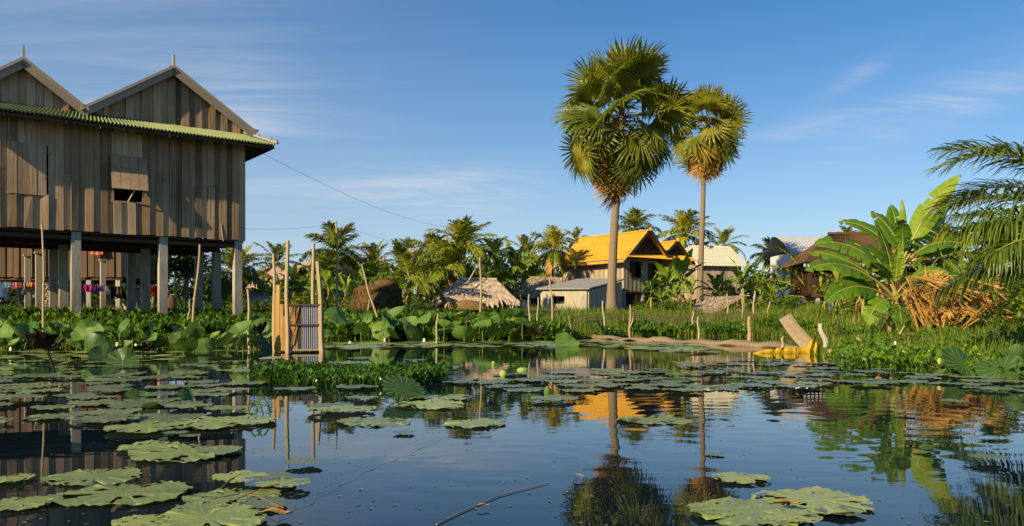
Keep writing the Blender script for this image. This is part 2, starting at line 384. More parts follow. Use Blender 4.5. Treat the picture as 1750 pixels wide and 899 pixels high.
# ------------------------------------------------------------------ sky, sun, camera
SUN_EL, SUN_AZ = math.radians(26), (-.68, -.733)
S = Vector((SUN_AZ[0] * math.cos(SUN_EL), SUN_AZ[1] * math.cos(SUN_EL), math.sin(SUN_EL))).normalized()
W = bpy.data.worlds.new('World'); sc.world = W; W.use_nodes = True
nt = W.node_tree
for n in list(nt.nodes): nt.nodes.remove(n)
wo = N(nt, 'ShaderNodeOutputWorld'); bg = N(nt, 'ShaderNodeBackground', Strength=.076)
sky = N(nt, 'ShaderNodeTexSky', sky_type='NISHITA', sun_disc=False, sun_elevation=SUN_EL, sun_rotation=math.atan2(S.x, S.y), altitude=0, air_density=1.0, dust_density=.15, ozone_density=2.0)
hs = N(nt, 'ShaderNodeHueSaturation', Saturation=1.42, Value=1.0); nt.links.new(sky.outputs[0], hs.inputs['Color'])
skyc = mixc(nt, 1.0, hs.outputs[0], (.97, .95, 1.03), 'MULTIPLY')
tc = N(nt, 'ShaderNodeTexCoord'); sx = N(nt, 'ShaderNodeSeparateXYZ'); nt.links.new(tc.outputs['Generated'], sx.inputs[0])
hz = math_('ADD', math_('MULTIPLY', math_('POWER', 2.718, math_('MULTIPLY', math_('MAXIMUM', sx.outputs['Z'], 0.0), -7.2)), 1.0), math_('MULTIPLY', math_('MAXIMUM', math_('SUBTRACT', .15, sx.outputs['X']), 0.0), .24))
skyc = mixc(nt, math_('MINIMUM', hz, .95), skyc, (4.0, 5.15, 6.45))
zz = math_('ADD', math_('MAXIMUM', sx.outputs['Z'], 0.0), .06)
cv = N(nt, 'ShaderNodeCombineXYZ'); nt.links.new(math_('DIVIDE', sx.outputs['X'], zz), cv.inputs[0]); nt.links.new(math_('DIVIDE', sx.outputs['Y'], zz), cv.inputs[1])
def wn(scale, rotz_, st, det, dist, rough=.6, off=(0, 0, 0)):
    mp = N(nt, 'ShaderNodeMapping'); mp.inputs['Rotation'].default_value = (0, 0, rotz_); mp.inputs['Scale'].default_value = st; mp.inputs['Location'].default_value = off
    nt.links.new(cv.outputs[0], mp.inputs['Vector'])
    n = N(nt, 'ShaderNodeTexNoise', Scale=scale, Detail=det, Roughness=rough, Distortion=dist); nt.links.new(mp.outputs[0], n.inputs['Vector'])
    return n.outputs['Fac']
cl = ramp(nt, wn(1.3, .5, (.35, 1.3, 1), 9, .9, .62), [(.44, (0, 0, 0)), (.78, (1, 1, 1))])
def blob(px, py, rx, ry, tilt, amp):     # where in the sky a wisp of cirrus hangs (a direction of the dome)
    v = Vector(((px - CX) / F_PX, 1, (HY - py) / F_PX)).normalized()
    az, el = math.atan2(v.x, v.y), math.asin(v.z)
    A = math_('SUBTRACT', math_('ARCTAN2', sx.outputs['X'], sx.outputs['Y']), az); E = math_('SUBTRACT', math_('ARCSINE', sx.outputs['Z']), el)
    c_, s_ = math.cos(tilt), math.sin(tilt)
    u = math_('DIVIDE', math_('ADD', math_('MULTIPLY', A, c_), math_('MULTIPLY', E, s_)), rx / F_PX)
    v_ = math_('DIVIDE', math_('SUBTRACT', math_('MULTIPLY', E, c_), math_('MULTIPLY', A, s_)), ry / F_PX)
    q = math_('ADD', math_('MULTIPLY', u, u), math_('MULTIPLY', v_, v_))
    return math_('MULTIPLY', math_('POWER', 2.718, math_('MULTIPLY', q, -1.0)), amp)
tot = None
for a in ((760, 325, 130, 38, .03, 1.0), (800, 345, 90, 16, 0, .7), (930, 312, 40, 7, -.1, .9), (400, 190, 90, 90, -.6, .5), (200, 130, 330, 150, 0, .55), (1650, 175, 170, 26, .28, .85), (1400, 215, 130, 18, .15, .8), (1480, 120, 70, 14, .5, .45), (1700, 110, 130, 40, .4, .3), (520, 310, 220, 50, 0, .35)):
    q = blob(*a); tot = q if tot is None else math_('ADD', tot, q)
cov = math_('MINIMUM', math_('MULTIPLY', math_('MULTIPLY', tot, math_('ADD', cl, .12)), .95), .85)
cc = N(nt, 'ShaderNodeRGB'); cc.outputs[0].default_value = (6.3, 6.4, 6.9, 1)
nt.links.new(mixc(nt, cov, skyc, cc.outputs[0]), bg.inputs['Color']); nt.links.new(bg.outputs[0], wo.inputs['Surface'])
L = bpy.data.lights.new('sun', 'SUN'); L.energy = 5.0; L.angle = math.radians(.5); L.color = (1.0, .79, .46)
lo = bpy.data.objects.new('sun', L); COL.objects.link(lo); lo.rotation_euler = S.to_track_quat('Z', 'Y').to_euler()
cam = bpy.data.cameras.new('camera'); cam.sensor_width = 36; cam.lens = F_PX / 1750 * 36; cam.clip_end = 5000; cam.clip_start = .05
cam.shift_y = (HY - 449.5) / 1750
co = bpy.data.objects.new('camera', cam); COL.objects.link(co); co.location = (0, 0, CAM_H); co.rotation_euler = (PI / 2, 0, 0)
sc.camera = co
sc.view_settings.view_transform = 'Standard'; sc.view_settings.look = 'None'; sc.view_settings.gamma = 1; sc.view_settings.exposure = .6
sc.view_settings.use_curve_mapping = False
sc.cycles.max_bounces = 6; sc.cycles.diffuse_bounces = 2; sc.cycles.glossy_bounces = 3; sc.cycles.transmission_bounces = 3
sc.cycles.use_denoising = True
# ------------------------------------------------------------------ plant builders (each adds to an MB)
LEAFV = np.array([(0, 0, 0), (.45, .27, .06), (1, 0, -.06), (.45, -.27, .06)]); LEAFF = np.array([[0, 1, 2, 3]])
def nrm(v): return v / (np.linalg.norm(v, axis=-1, keepdims=True) + 1e-9)
def frond(mb, base, az, e0, L, droop, nl, ll, w, rng, t=.5, ml=0, mr=1, hang=.35, rr=.02, start=.16, side_curl=0.0, leaves=True):
    n = 14; s = np.linspace(0, 1, n)
    e = e0 - droop * s ** 1.35; a = az + side_curl * s ** 2
    d = np.stack([np.cos(e) * np.cos(a), np.cos(e) * np.sin(a), np.sin(e)], -1)
    P = np.concatenate([[np.zeros(3)], np.cumsum((d[1:] + d[:-1]) / 2, 0)]) * L / (n - 1) + np.asarray(base)
    mb.tube(P, rr * (1 - .85 * s), 4, t + .25, mr, cap=False)
    if not leaves: return P
    ts = np.linspace(start, .985, nl); ts = np.clip(ts + rng.uniform(-.3, .3, nl) / nl, 0, .995)
    f = ts * (n - 1); i = np.minimum(f.astype(int), n - 2); u = (f - i)[:, None]
    p0 = P[i] * (1 - u) + P[i + 1] * u; T = nrm(d[i] * (1 - u) + d[i + 1] * u)
    B = np.stack([-np.sin(a[i]), np.cos(a[i]), 0 * a[i]], -1); Nn = np.cross(T, B)
    prof = ll * np.minimum(1, .45 + 2.2 * (ts - start)) * (1 - .55 * np.clip((ts - .55) / .45, 0, 1) ** 1.5)
    for sgn in (-1, 1):
        k = nl
        an = np.radians(62 - 34 * ts + rng.normal(0, 5, k))[:, None]
        l = (prof * rng.uniform(.85, 1.1, k))[:, None]
        h = rng.normal(hang * .4, .14, k)[:, None]
        D = nrm(T * np.cos(an) + sgn * B * np.sin(an) - Nn * h * .3 + np.array([0, 0, -1.]) * h * .6 + Nn * .25)
        D2 = nrm(D + np.array([0, 0, -1.]) * (hang * rng.uniform(.6, 1.5, k)[:, None]))
        D3 = nrm(D2 + np.array([0, 0, -1.]) * (hang * 1.4 * rng.uniform(.6, 1.5, k)[:, None]))
        p1 = p0 + D * l * .4; p2 = p1 + D2 * l * .35; p3 = p2 + D3 * l * .25
        wv = nrm(T - D * (D * T).sum(-1, keepdims=True)) * w / 2 * rng.uniform(.8, 1.2, k)[:, None]
        v = np.stack([p0 - wv * .5, p0 + wv * .5, p1 - wv, p1 + wv, p2 - wv * .75, p2 + wv * .75, p3 - wv * .1, p3 + wv * .1], 1)
        fq = np.array([[0, 1, 3, 2], [2, 3, 5, 4], [4, 5, 7, 6]])
        ff = (fq[None] + np.arange(k)[:, None, None] * 8).reshape(-1, 4)
        mb.raw(v.reshape(-1, 3), ff, np.repeat(np.clip(t + rng.normal(0, .1, k), 0, 1), 3), ml)
    return P
def coconut_crown(rng, n=18, L=3.2, nl=26, ll=.75, w=.07, dead=2):
    mb = MB()
    for i in range(n):
        q = i / (n - 1)
        az = i * 2.39996 + rng.uniform(-.3, .3)
        e0 = math.radians(86 - 92 * q ** .9 + rng.uniform(-8, 8))
        frond(mb, (0, 0, 0), az, e0, L * rng.uniform(.85, 1.1) * (.75 + .25 * min(1, q * 3)), math.radians(38 + 55 * q + rng.uniform(-10, 10)), nl, ll, w, rng, t=.84 - .34 * q + rng.normal(0, .13), hang=.25 + .5 * q, rr=.035)
    for i in range(dead):
        frond(mb, (0, 0, -.1), rng.uniform(0, 6.28), -1.1, L * .8, .4, nl, ll * .8, w, rng, t=.5, ml=2, mr=2, hang=.9, rr=.03)
    return mb.mesh('crown', ['palm_leaf', 'stem_green', 'dry_leaf'])
def trunk_mesh(h, r0, r1, lean, rng, flare=1.5, name='trunk', mat='palm_trunk', k=10, n=14):
    s = np.linspace(0, 1, n)
    P = np.stack([lean[0] * s ** 1.6, lean[1] * s ** 1.6, -.3 + (h + .3) * s], -1)
    P[:, 0] += .04 * np.sin(s * 5 + rng.uniform(0, 6)); P[0, :2] = 0
    r = r0 + (r1 - r0) * s; r = r * (1 + (flare - 1) * np.exp(-s * 14)); r = r * (1 + rng.normal(0, .02, n))
    return MB().tube(P, r, k, .5).mesh(name, mat, smooth=True), P[-1]
def banana_leaf(mb, base, az, e0, L, W, droop, rng, tear=.3, t=.5, fold=.3, mr=1, n=20, pet=.14, m=0, roll=0.0):
    s = np.linspace(0, 1, n); e = e0 - droop * s ** 1.5; a = az + rng.normal(0, .15) * s
    d = np.stack([np.cos(e) * np.cos(a), np.cos(e) * np.sin(a), np.sin(e)], -1)
    P = np.concatenate([[np.zeros(3)], np.cumsum((d[1:] + d[:-1]) / 2, 0)]) * L / (n - 1) + np.asarray(base)
    mb.tube(P, .022 * (1.15 - s) * (W / .3) * 1.1, 4, .75, mr, cap=False)
    B = np.stack([-np.sin(a), np.cos(a), 0 * a], -1); Nn = nrm(np.cross(d, B))
    rl = roll * np.clip(s / .35, 0, 1)[:, None]
    B, Nn = B * np.cos(rl) - Nn * np.sin(rl), Nn * np.cos(rl) + B * np.sin(rl)
    q = np.clip((s - pet) / (1 - pet), 0, 1)
    half = W * np.clip(np.sin(PI * q ** .75) ** .55, 0, 1) * (1 - .25 * q)
    half[s < pet] = 0
    for sgn in (-1, 1):
        i = int(np.argmax(half > 0))
        i = max(i - 1, 0)
        while i < n - 1:
            j = i + 1
            while j < n - 1 and rng.random() > tear: j += 1
            idx = np.arange(i, j + 1)
            f = fold + rng.normal(0, .12) - (.55 * rng.random() if j - i < 4 else 0)
            gap = min(.12, .05 + .25 * rng.random()) if tear > .05 else 0
            rows = []
            c = idx.mean()
            for k, fr in enumerate((0, .55, 1.0)):
                ff = f - .5 * fr * (.5 + rng.random() * .3)
                off = (sgn * B[idx] * math.cos(ff) + Nn[idx] * math.sin(ff)) * (half[idx] * fr)[:, None]
                Pk = P[idx] + off
                if gap and fr > 0: Pk = Pk + (P[int(c)] - P[idx]) * gap * fr
                Pk = Pk + d[idx] * (half[idx] * .25 * fr)[:, None] + Nn[idx] * (rng.normal(0, .012, len(idx)) * fr)[:, None]
                rows.append(Pk)
            R = np.stack(rows, 0)
            mb.grid(R if sgn > 0 else R[:, ::-1], np.clip(t + rng.normal(0, .06), 0, 1), m)
            i = j
def banana_meshes(rng, h=2.0, n=9, L=1.9, W=.3, tear=.3, spread=1.0, dead=3, merged=True):
    """stem mesh and one crown mesh (or a list of single leaf meshes)"""
    st = MB(); s = np.linspace(0, 1, 8)
    st.tube(np.stack([.05 * np.sin(s * 3), .03 * s, -.2 + (h + .2) * s], -1), .11 * (1.2 - .65 * s) * h / 2, 8, .45, 0)
    top = np.array([.05 * math.sin(3), .03, h]); leaves = []
    mb = MB()
    for i in range(n):
        q = (i + .5) / n; az = i * 2.39996 + rng.uniform(-.35, .35)
        e0 = math.radians(84 - 52 * q * spread + rng.uniform(-6, 6))
        if not merged: mb = MB()
        banana_leaf(mb, top - np.array([0, 0, .35 * q * h / 2]), az, e0, L * rng.uniform(.85, 1.1), W * rng.uniform(.85, 1.1), math.radians(25 + 85 * q + rng.uniform(-12, 12)), rng, tear * (.4 + q),   .8 - .3 * q + rng.normal(0, .1), fold=.25, roll=rng.normal(0, .5))
        if not merged: leaves.append(mb)
    dm = mb if merged else MB()
    for i in range(dead):
        banana_leaf(dm, top - np.array([0, 0, .5 + .1 * i]), rng.uniform(0, 6.28), -.9, L * .65, W * .35, .9, rng, .5, .5, fold=-.4, mr=2, m=2)
    M3 = ['banana_leaf', 'stem_green', 'dry_leaf']
    stem = st.mesh('stem', 'stem_green', True)
    if merged: return stem, mb.mesh('crown', M3)
    return stem, [l.mesh('leaf', M3) for l in leaves], (dm.mesh('dead_leaves', M3) if dead else None)
def rand_rot(k, rng, el_mu=.2, el_sd=.6):
    az = rng.uniform(0, 2 * PI, k); el = rng.normal(el_mu, el_sd, k); ro = rng.normal(0, .6, k)
    return rotz(az) @ roty(-el) @ rotx(ro)
def leaf_cloud(mb, centers, radii, per, size, rng, t=.5, m=0, flat=.75, shell=.55):
    for c, r in zip(centers, radii):
        k = int(per * r * r); v = nrm(rng.normal(size=(k, 3))); rad = r * rng.uniform(shell, 1.05, k) ** .7
        rad *= 1 + .18 * np.sin(v[:, 0] * 5 + c[0]) * np.sin(v[:, 1] * 4 + c[1] * 2)
        p = np.asarray(c) + v * rad[:, None] * np.array([1, 1, flat])
        ht = np.clip(t + .22 * v[:, 2] * 0 + rng.normal(0, .13, k) + rng.normal(0, .05), 0, 1)
        mb.inst(LEAFV, LEAFF, mats4(rand_rot(k, rng, -.15, .5), p, size * rng.uniform(.7, 1.35, k)), ht, m)
def tree_meshes(rng, h=5, cr=2.0, nb=14, per=260, size=.22, mat='tree_leaf', flat=.75):
    tr = MB(); top = h * .55
    s = np.linspace(0, 1, 8)
    tr.tube(np.stack([.1 * np.sin(3 * s), .08 * s, -.3 + (top + .3) * s], -1), .16 * (1.15 - .6 * s) * h / 5, 7, .4)
    cs, rs = [], []
    for i in range(nb):
        v = nrm(rng.normal(size=3)); v[2] = v[2] * .7 + .1
        c = np.array([0, 0, h - cr * .75]) + v * cr * rng.uniform(.25, .8)
        cs.append(c); rs.append(cr * rng.uniform(.28, .5))
        tr.tube(np.linspace([0, 0, top * .9], c, 5) + np.array([0, 0, 1])[None] * (np.sin(np.linspace(0, PI, 5)) * -.15)[:, None], np.linspace(.06, .012, 5) * h / 5, 5, .4, cap=False)
    cm = MB(); leaf_cloud(cm, cs, rs, per / .12 * .1, size, rng, .5, 0, flat)
    return tr.mesh('trunk', 'palm_trunk', True), cm.mesh('crown', mat)
def bush_mesh(rng, r=1.0, h=1.2, nb=9, per=300, size=.2, mat='bush_leaf', name='bush'):
    cs, rs = [], []
    for i in range(nb):
        a = rng.uniform(0, 6.28); q = rng.uniform(0, .75) * r
        cs.append((q * math.cos(a), q * math.sin(a), h * rng.uniform(.25, .8))); rs.append(r * rng.uniform(.28, .5))
    mb = MB(); leaf_cloud(mb, cs, rs, per, size, rng, .5, 0, .85)
    for c in cs: mb.tube(np.linspace([c[0] * .2, c[1] * .2, -.15], c, 4), [.02, .016, .012, .006], 4, .3, 1, cap=False)
    return mb.mesh(name, [mat, 'stem_green'])
def fan_leaf(rng, pet=1.6, R=1.3, seg=34, span=300, droop=.25, cup=.25):
    """fan palm leaf template along +X: (verts, faces, per-face part id 0 blade 1 petiole)"""
    V, Fq, part = [], [], []
    def quad(a, b_, c, d, p): i = len(V); V.extend([a, b_, c, d]); Fq.append([i, i + 1, i + 2, i + 3]); part.append(p)
    w = .035
    for k in range(4):
        x0, x1 = pet * k / 4, pet * (k + 1) / 4
        z0, z1 = -.18 * pet * (k / 4) ** 2, -.18 * pet * ((k + 1) / 4) ** 2
        quad((x0, -w, z0), (x1, -w * .7, z1), (x1, 0, z1 - .03), (x0, 0, z0 - .04), 1)
        quad((x0, w, z0), (x0, 0, z0 - .04), (x1, 0, z1 - .03), (x1, w * .7, z1), 1)
    zc = -.18 * pet; da = math.radians(span) / seg
    for k in range(seg):
        a = -math.radians(span) / 2 + (k + .5) * da
        r = R * (1 - .22 * abs(a / PI) ** 2) * rng.uniform(.9, 1.06)
        def pt(rr, ang, lift):
            z = zc + cup * rr * abs(math.sin(ang / 2)) * .9 - droop * rr ** 2 / R * (1.0) + lift
            return (pet + rr * math.cos(ang) * .95, rr * math.sin(ang), z)
        mid = .42 * r; ax = a + rng.normal(0, da * .45)
        tipd = rng.uniform(0, .22) * R
        a0, a1 = a - da / 2, a + da / 2
        quad(pt(.06, a0, 0), pt(mid, a0, 0), pt(mid, a, .035 * R), pt(.06, a, 0), 0)
        quad(pt(.06, a, 0), pt(mid, a, .035 * R), pt(mid, a1, 0), pt(.06, a1, 0), 0)
        tp = pt(r, ax, -tipd); q3 = pt(.78 * r, a + (ax - a) * .6, -tipd * .3)
        d = da * .2
        m0 = pt(.78 * r, a - d + (ax - a) * .6, -tipd * .4); m1 = pt(.78 * r, a + d + (ax - a) * .6, -tipd * .4)
        quad(pt(mid, a0, 0), m0, q3, pt(mid, a, .035 * R), 0); quad(pt(mid, a, .035 * R), q3, m1, pt(mid, a1, 0), 0)
        V.extend([m0, tp, m1, q3]); i = len(V) - 4; Fq.append([i, i + 1, i + 2, i + 3]); part.append(0)
    return np.array(V), np.array(Fq), np.array(part)
def sugar_palm(name, label, loc, h, crown_r, lean, seed, group, n=46, nskirt=40, r0=.3, leaf_scale=1.0, top_len=1.0, t0=.8):
    """h: height of the topmost bud; crown_r: reach of the leaves"""
    rng = np.random.default_rng(seed)
    root = thing(name, label, 'palm tree', loc, 0, group)
    tm, top = trunk_mesh(h, r0, r0 * .62, lean, rng, 1.75, k=14, n=24)
    put(tm, 'trunk', root)
    temps = [fan_leaf(rng, crown_r * .54, crown_r * .43, 30, sp, dr, cu) for sp, dr, cu in ((290, .12, .3), (300, .3, .2), (280, .45, .35))]
    cr = MB()
    for i in range(n):
        q = i / (n - 1); az = i * 2.39996 + rng.uniform(-.4, .4)
        el = math.radians(82 - 120 * q ** .92 + rng.uniform(-9, 9))
        zoff = -crown_r * (.03 + .46 * max(0, q - .25) ** 1.1) * top_len
        f = (h + zoff) / h
        base = np.array([lean[0] * f ** 1.6, lean[1] * f ** 1.6, h + zoff])
        tv, tf, pt = temps[0 if q < .35 else (1 if q < .7 else 2)]
        sc_ = (1 + rng.uniform(-.14, .1)) * leaf_scale * (.92 if q < .2 else 1.0)
        roll = rng.normal(0, .7)
        # blade bends down on the petiole as the leaf ages
        bend = -.15 + .9 * q + rng.uniform(-.35, .4)
        v = tv.copy(); pet = crown_r * .54
        bl = v[:, 0] > pet * 1.001
        rel = v - np.array([pet, 0, -.18 * pet]); c, s_ = math.cos(bend), math.sin(bend)
        bv = np.stack([rel[:, 0] * c + rel[:, 2] * s_, rel[:, 1], -rel[:, 0] * s_ + rel[:, 2] * c], -1) + np.array([pet, 0, -.18 * pet])
        sel = np.repeat(pt == 0, 4); v[sel] = bv[sel]
        R = (rotz(np.array([az])) @ roty(np.array([-el])) @ rotx(np.array([roll])))[0]
        vv = (v * sc_) @ R.T + base
        t = np.clip(t0 - .36 * q + rng.normal(0, .13), 0, 1)
        if q > .78 and rng.random() < .35: t = .95
        cr.raw(vv, tf[pt == 0], t, 0); cr.raw(vv, tf[pt == 1], .7, 1)
    put(cr.mesh('crown', ['sugar_leaf', 'stem_green']), 'crown', root)
    sk = MB()
    for i in range(nskirt):
        q = i / nskirt; az = i * 2.39996 + rng.uniform(-.4, .4)
        el = math.radians(-48 - 28 * q + rng.uniform(-12, 12)); zoff = -crown_r * (.36 + .36 * q) * top_len
        f = (h + zoff) / h; base = np.array([lean[0] * f ** 1.6, lean[1] * f ** 1.6, h + zoff])
        tv, tf, pt = temps[2]
        S3 = np.array([.72, .6, 1.0]) * rng.uniform(.75, 1.15) * leaf_scale
        R = (rotz(np.array([az])) @ roty(np.array([-el])) @ rotx(np.array([rng.normal(0, .8)])))[0]
        vv = (tv * S3) @ R.T + base
        t = np.clip(.3 + .5 * rng.random() + .1 * (1 - q), 0, 1)
        sk.raw(vv, tf, t, 0)
    # fibres and old petiole stubs round the upper trunk, dead flower stalks
    for i in range(70):
        zo = -crown_r * rng.uniform(-.02, .8) * top_len; f = (h + zo) / h
        b0 = np.array([lean[0] * f ** 1.6, lean[1] * f ** 1.6, h + zo]); az = rng.uniform(0, 6.28)
        d = np.array([math.cos(az), math.sin(az), rng.uniform(-.3, .9)])
        ln = rng.uniform(.4, 1.0) * crown_r * .22
        sk.tube(np.array([b0, b0 + d * ln * .6, b0 + d * ln + np.array([0, 0, -ln * .35])]), [.05, .035, .015], 4, rng.uniform(.2, .7), 1, cap=False)
    put(sk.mesh('dead_leaf_skirt', ['dry_leaf', 'dead_brown']), 'dead_leaf_skirt', root)
    return root
# ------------------------------------------------------------------ the big stilt house
rng = np.random.default_rng(11)
HC = np.array([-8.18, 25.0, 0.0]); HU = np.array([-.801, -.598, 0]); HW = np.array([-.598, .801, 0]); HZ = np.array([0, 0, 1.])
def H(t, b, z): return HC + HU * t + HW * b + HZ * z          # t along the front (towards the frame edge), b into the house
HR = np.stack([HU, HW, HZ], 1)
house = thing('stilt_house', 'large weathered grey plank house on tall concrete posts with two gables and green eaves', 'house', tuple(H(3.7, 2, .5)))
house_inv = Vector(house.location)
def hb(mb, name, mats, parent=None, smooth=False):
    o = mb.build(name, mats, None, smooth)
    if parent is None:
        o.parent = house; o.matrix_parent_inverse = Matrix.Translation(-house_inv)
    else:
        o.parent = parent
    return o
TL, DP, ZF, ZW = 7.6, 4.3, 3.03, 6.3
WIN = [(5.34, 6.14), (2.84, 3.70)]
def board_wall(mb, P, t0, t1, ztop, zbot, rng, wd=.2, pitch=.182, th=.022, step=.05, nrmdir=-1, holes=(), tmu=.5):
    """vertical boards overlapping alternately; P(t,b,z) maps to world; outward is b negative * nrmdir"""
    n = int(round((t1 - t0) / pitch)); 
    for i in range(n):
        a = t0 + (t1 - t0) * i / n; w2 = wd * rng.uniform(.9, 1.06)
        off = (i % 2) * step + rng.uniform(0, .006)
        bb = np.array([0, th]) + off
        tt = np.clip(tmu + rng.normal(0, .2), .02, .98)
        skew = rng.normal(0, .008)
        segs = [(zbot(a + w2 / 2) + rng.uniform(-.02, .03), ztop(a + w2 / 2))]
        for (h0, h1, z0, z1) in holes:
            if a + w2 * .6 > h0 and a + w2 * .4 < h1:
                segs = [(s0, z0) for s0, s1 in segs if z0 > s0] + [(z1, s1) for s0, s1 in segs if s1 > z1]
        out = []
        for s0, s1 in segs:
            if s1 - s0 > 2.6 and rng.random() < .55:
                c = 4.55 + rng.uniform(-.05, .05) if a < 2.2 else s0 + (s1 - s0) * rng.choice([.32, .5, .66])
                out += [(s0, c), (c + .006, s1)]
            else: out.append((s0, s1))
        for s0, s1 in out:
            if s1 - s0 < .03: continue
            v = []; cu = [rng.normal(0, .02) for _ in range(4)]
            for z, sk in ((s0, 0), (s1, skew)):
                ca, cb = (cu[0], cu[1]) if z == s0 else (cu[0] + cu[2] * .5, cu[1] + cu[3] * .5)
                zt0, zt1 = (ztop(a), ztop(a + w2)) if abs(z - ztop(a + w2 / 2)) < 1e-6 else (z, z)
                for (t, b_, zz) in ((a + sk, bb[0] - .012, zt0), (a + w2 + sk, bb[0] - .012, zt1), (a + w2 + sk, bb[1] + abs(cb), zt1), (a + sk, bb[1] + abs(ca), zt0)):
                    v.append(P(t, nrmdir * b_, zz))
            mb.raw(np.array(v), np.array([[0, 1, 2, 3], [4, 7, 6, 5], [0, 4, 5, 1], [1, 5, 6, 2], [2, 6, 7, 3], [3, 7, 4, 0]]), np.clip(tt + rng.normal(0, .04), 0, 1))
            skew = -skew
# front wall with the window openings
fw = MB()
holes = [(5.34, 6.14, 3.94, 5.25), (2.86, 3.68, 3.92, 5.2)]
board_wall(fw, H, 0, TL, lambda t: ZW - .25, lambda t: ZF, rng, holes=holes, tmu=.47)
hb(fw, 'front_wall', 'wall_wood')
# the other walls
sw = MB(); board_wall(sw, lambda t, b, z: H(b, t, z), 0, DP, lambda t: ZW - .25, lambda t: ZF, rng); hb(sw, 'side_wall', 'wall_wood')
sw = MB(); board_wall(sw, lambda t, b, z: H(TL - b, t, z), 0, DP, lambda t: ZW - .25, lambda t: ZF, rng); hb(sw, 'side_wall', 'wall_wood')
bw = MB(); board_wall(bw, lambda t, b, z: H(t, DP - b, z), 0, TL, lambda t: ZW - .25, lambda t: ZF, rng); hb(bw, 'rear_wall', 'wall_wood')
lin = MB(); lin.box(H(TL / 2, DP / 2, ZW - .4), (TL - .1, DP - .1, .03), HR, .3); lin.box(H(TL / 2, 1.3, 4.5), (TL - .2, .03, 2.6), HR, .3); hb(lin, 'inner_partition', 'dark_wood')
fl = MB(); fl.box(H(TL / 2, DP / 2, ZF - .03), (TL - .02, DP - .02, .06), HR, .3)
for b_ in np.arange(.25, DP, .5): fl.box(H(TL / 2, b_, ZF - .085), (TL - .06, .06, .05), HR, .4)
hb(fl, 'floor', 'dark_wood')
bmid = (.12, 2.2, DP - .14)
for b_ in bmid:
    mb = MB().box(H(TL / 2, b_, ZF - .165), (TL - .1, .12, .1), HR, .5); hb(mb, 'floor_beam', 'dark_wood')
# posts
TP = (.16, 2.32, 4.57, 6.82)
for r_, b_ in enumerate(bmid):
    for t in TP:
        p = H(t, b_, 0); g = gz(p[0], p[1]) - .5; top = ZF - .217
        mb = MB().box(H(t, b_, (g + top) / 2), (.235, .235, top - g), HR, float(rng.uniform(.3, .7)), taper=.97)
        if r_ == 0: mb.box(H(t, b_ - .09, ZF - .11), (.235, .05, .21), HR, .5)
        hb(mb, 'post', 'post_concrete')
# gable boards
GAB = [(2.11, 2.34, 7.82, 6.27), (5.84, 1.46, 7.34, 6.27)]
for (c, hw, za, zf) in GAB:
    mb = MB(); top = lambda t, c=c, hw=hw, za=za, zf=zf: max(ZW - .1, za - (za - zf) * abs(t - c) / hw - .1)
    board_wall(mb, H, c - hw + .18, c + hw - .18, top, lambda t: ZW - .3, rng, wd=.21, pitch=.19, tmu=.5)
    mb.prism([H(c - hw + .1, .04, ZW - .1), H(c + hw - .1, .04, ZW - .1), H(c, .04, za - .14)], HW * .02, .3)
    hb(mb, 'gable_wall', 'wall_wood')
    # roof: two tiled slopes with ridge running into the house
    ro = MB(); nb = 26
    for sg in (-1, 1):
        e0 = np.array([c + sg * hw, zf]); e1 = np.array([c, za])
        rows = 9
        for k in range(rows):
            q0, q1 = k / rows, (k + 1.12) / rows if k < rows - 1 else 1
            A = e0 + (e1 - e0) * q0; B_ = e0 + (e1 - e0) * q1
            nn = np.array([sg * (za - zf), hw]); nn = nn / np.hypot(*nn)
            lo_, hi_ = A + nn * .05, B_ + nn * .02
            b0, b1 = -.26, DP + .4
            g = np.array([[H(lo_[0], bb, lo_[1] + .012 * math.sin(bb * 21)) for bb in np.linspace(b0, b1, 60)], [H(hi_[0], bb, hi_[1] + .012 * math.sin(bb * 21)) for bb in np.linspace(b0, b1, 60)]])
            ro.grid(g, float(rng.uniform(.3, .7)))
        A, B_ = e0, e1
        ro.prism([H(A[0], -.22, A[1] - .03), H(B_[0], -.22, B_[1] - .03), H(B_[0], -.22, B_[1] + .01), H(A[0], -.22, A[1] + .01)], HW * (DP + .55), .4)
    rf = hb(ro, 'roof', 'brown_tile')
    for sg in (-1, 1):
        e0 = H(c + sg * (hw + .02), -.27, zf - .03); e1 = H(c - sg * .005, -.27, za - .015)
        mb = MB(); d = nrm(e1 - e0); u = np.cross(d, -HW); u = u * np.sign(u[2])
        mb.prism([e0 - u * .13, e1 - u * .13, e1 + u * .08, e0 + u * .08], -HW * .035, .5)
        mb.prism([e0 + u * .045, e1 + u * .045, e1 + u * .115, e0 + u * .115], -HW * .075, .75)
        # little upturned foot of the ridge tile line
        mb.prism([e0 + u * .1, e0 + u * .1 + d * .25, e0 + u * .22 - d * .03], HW * .1, .6)
        hb(mb, 'bargeboard', 'trim_wood')
    mb = MB(); mb.box(H(c, -.27, za + .2), (.075, .09, .42), HR, .8, taper=.75); hb(mb, 'finial', 'trim_wood')
    mb = MB(); mb.bar(H(c, -.25, za + .075), H(c, DP + .4, za + .075), .16, .06, t=.5); hb(mb, 'ridge_cap', 'brown_tile')
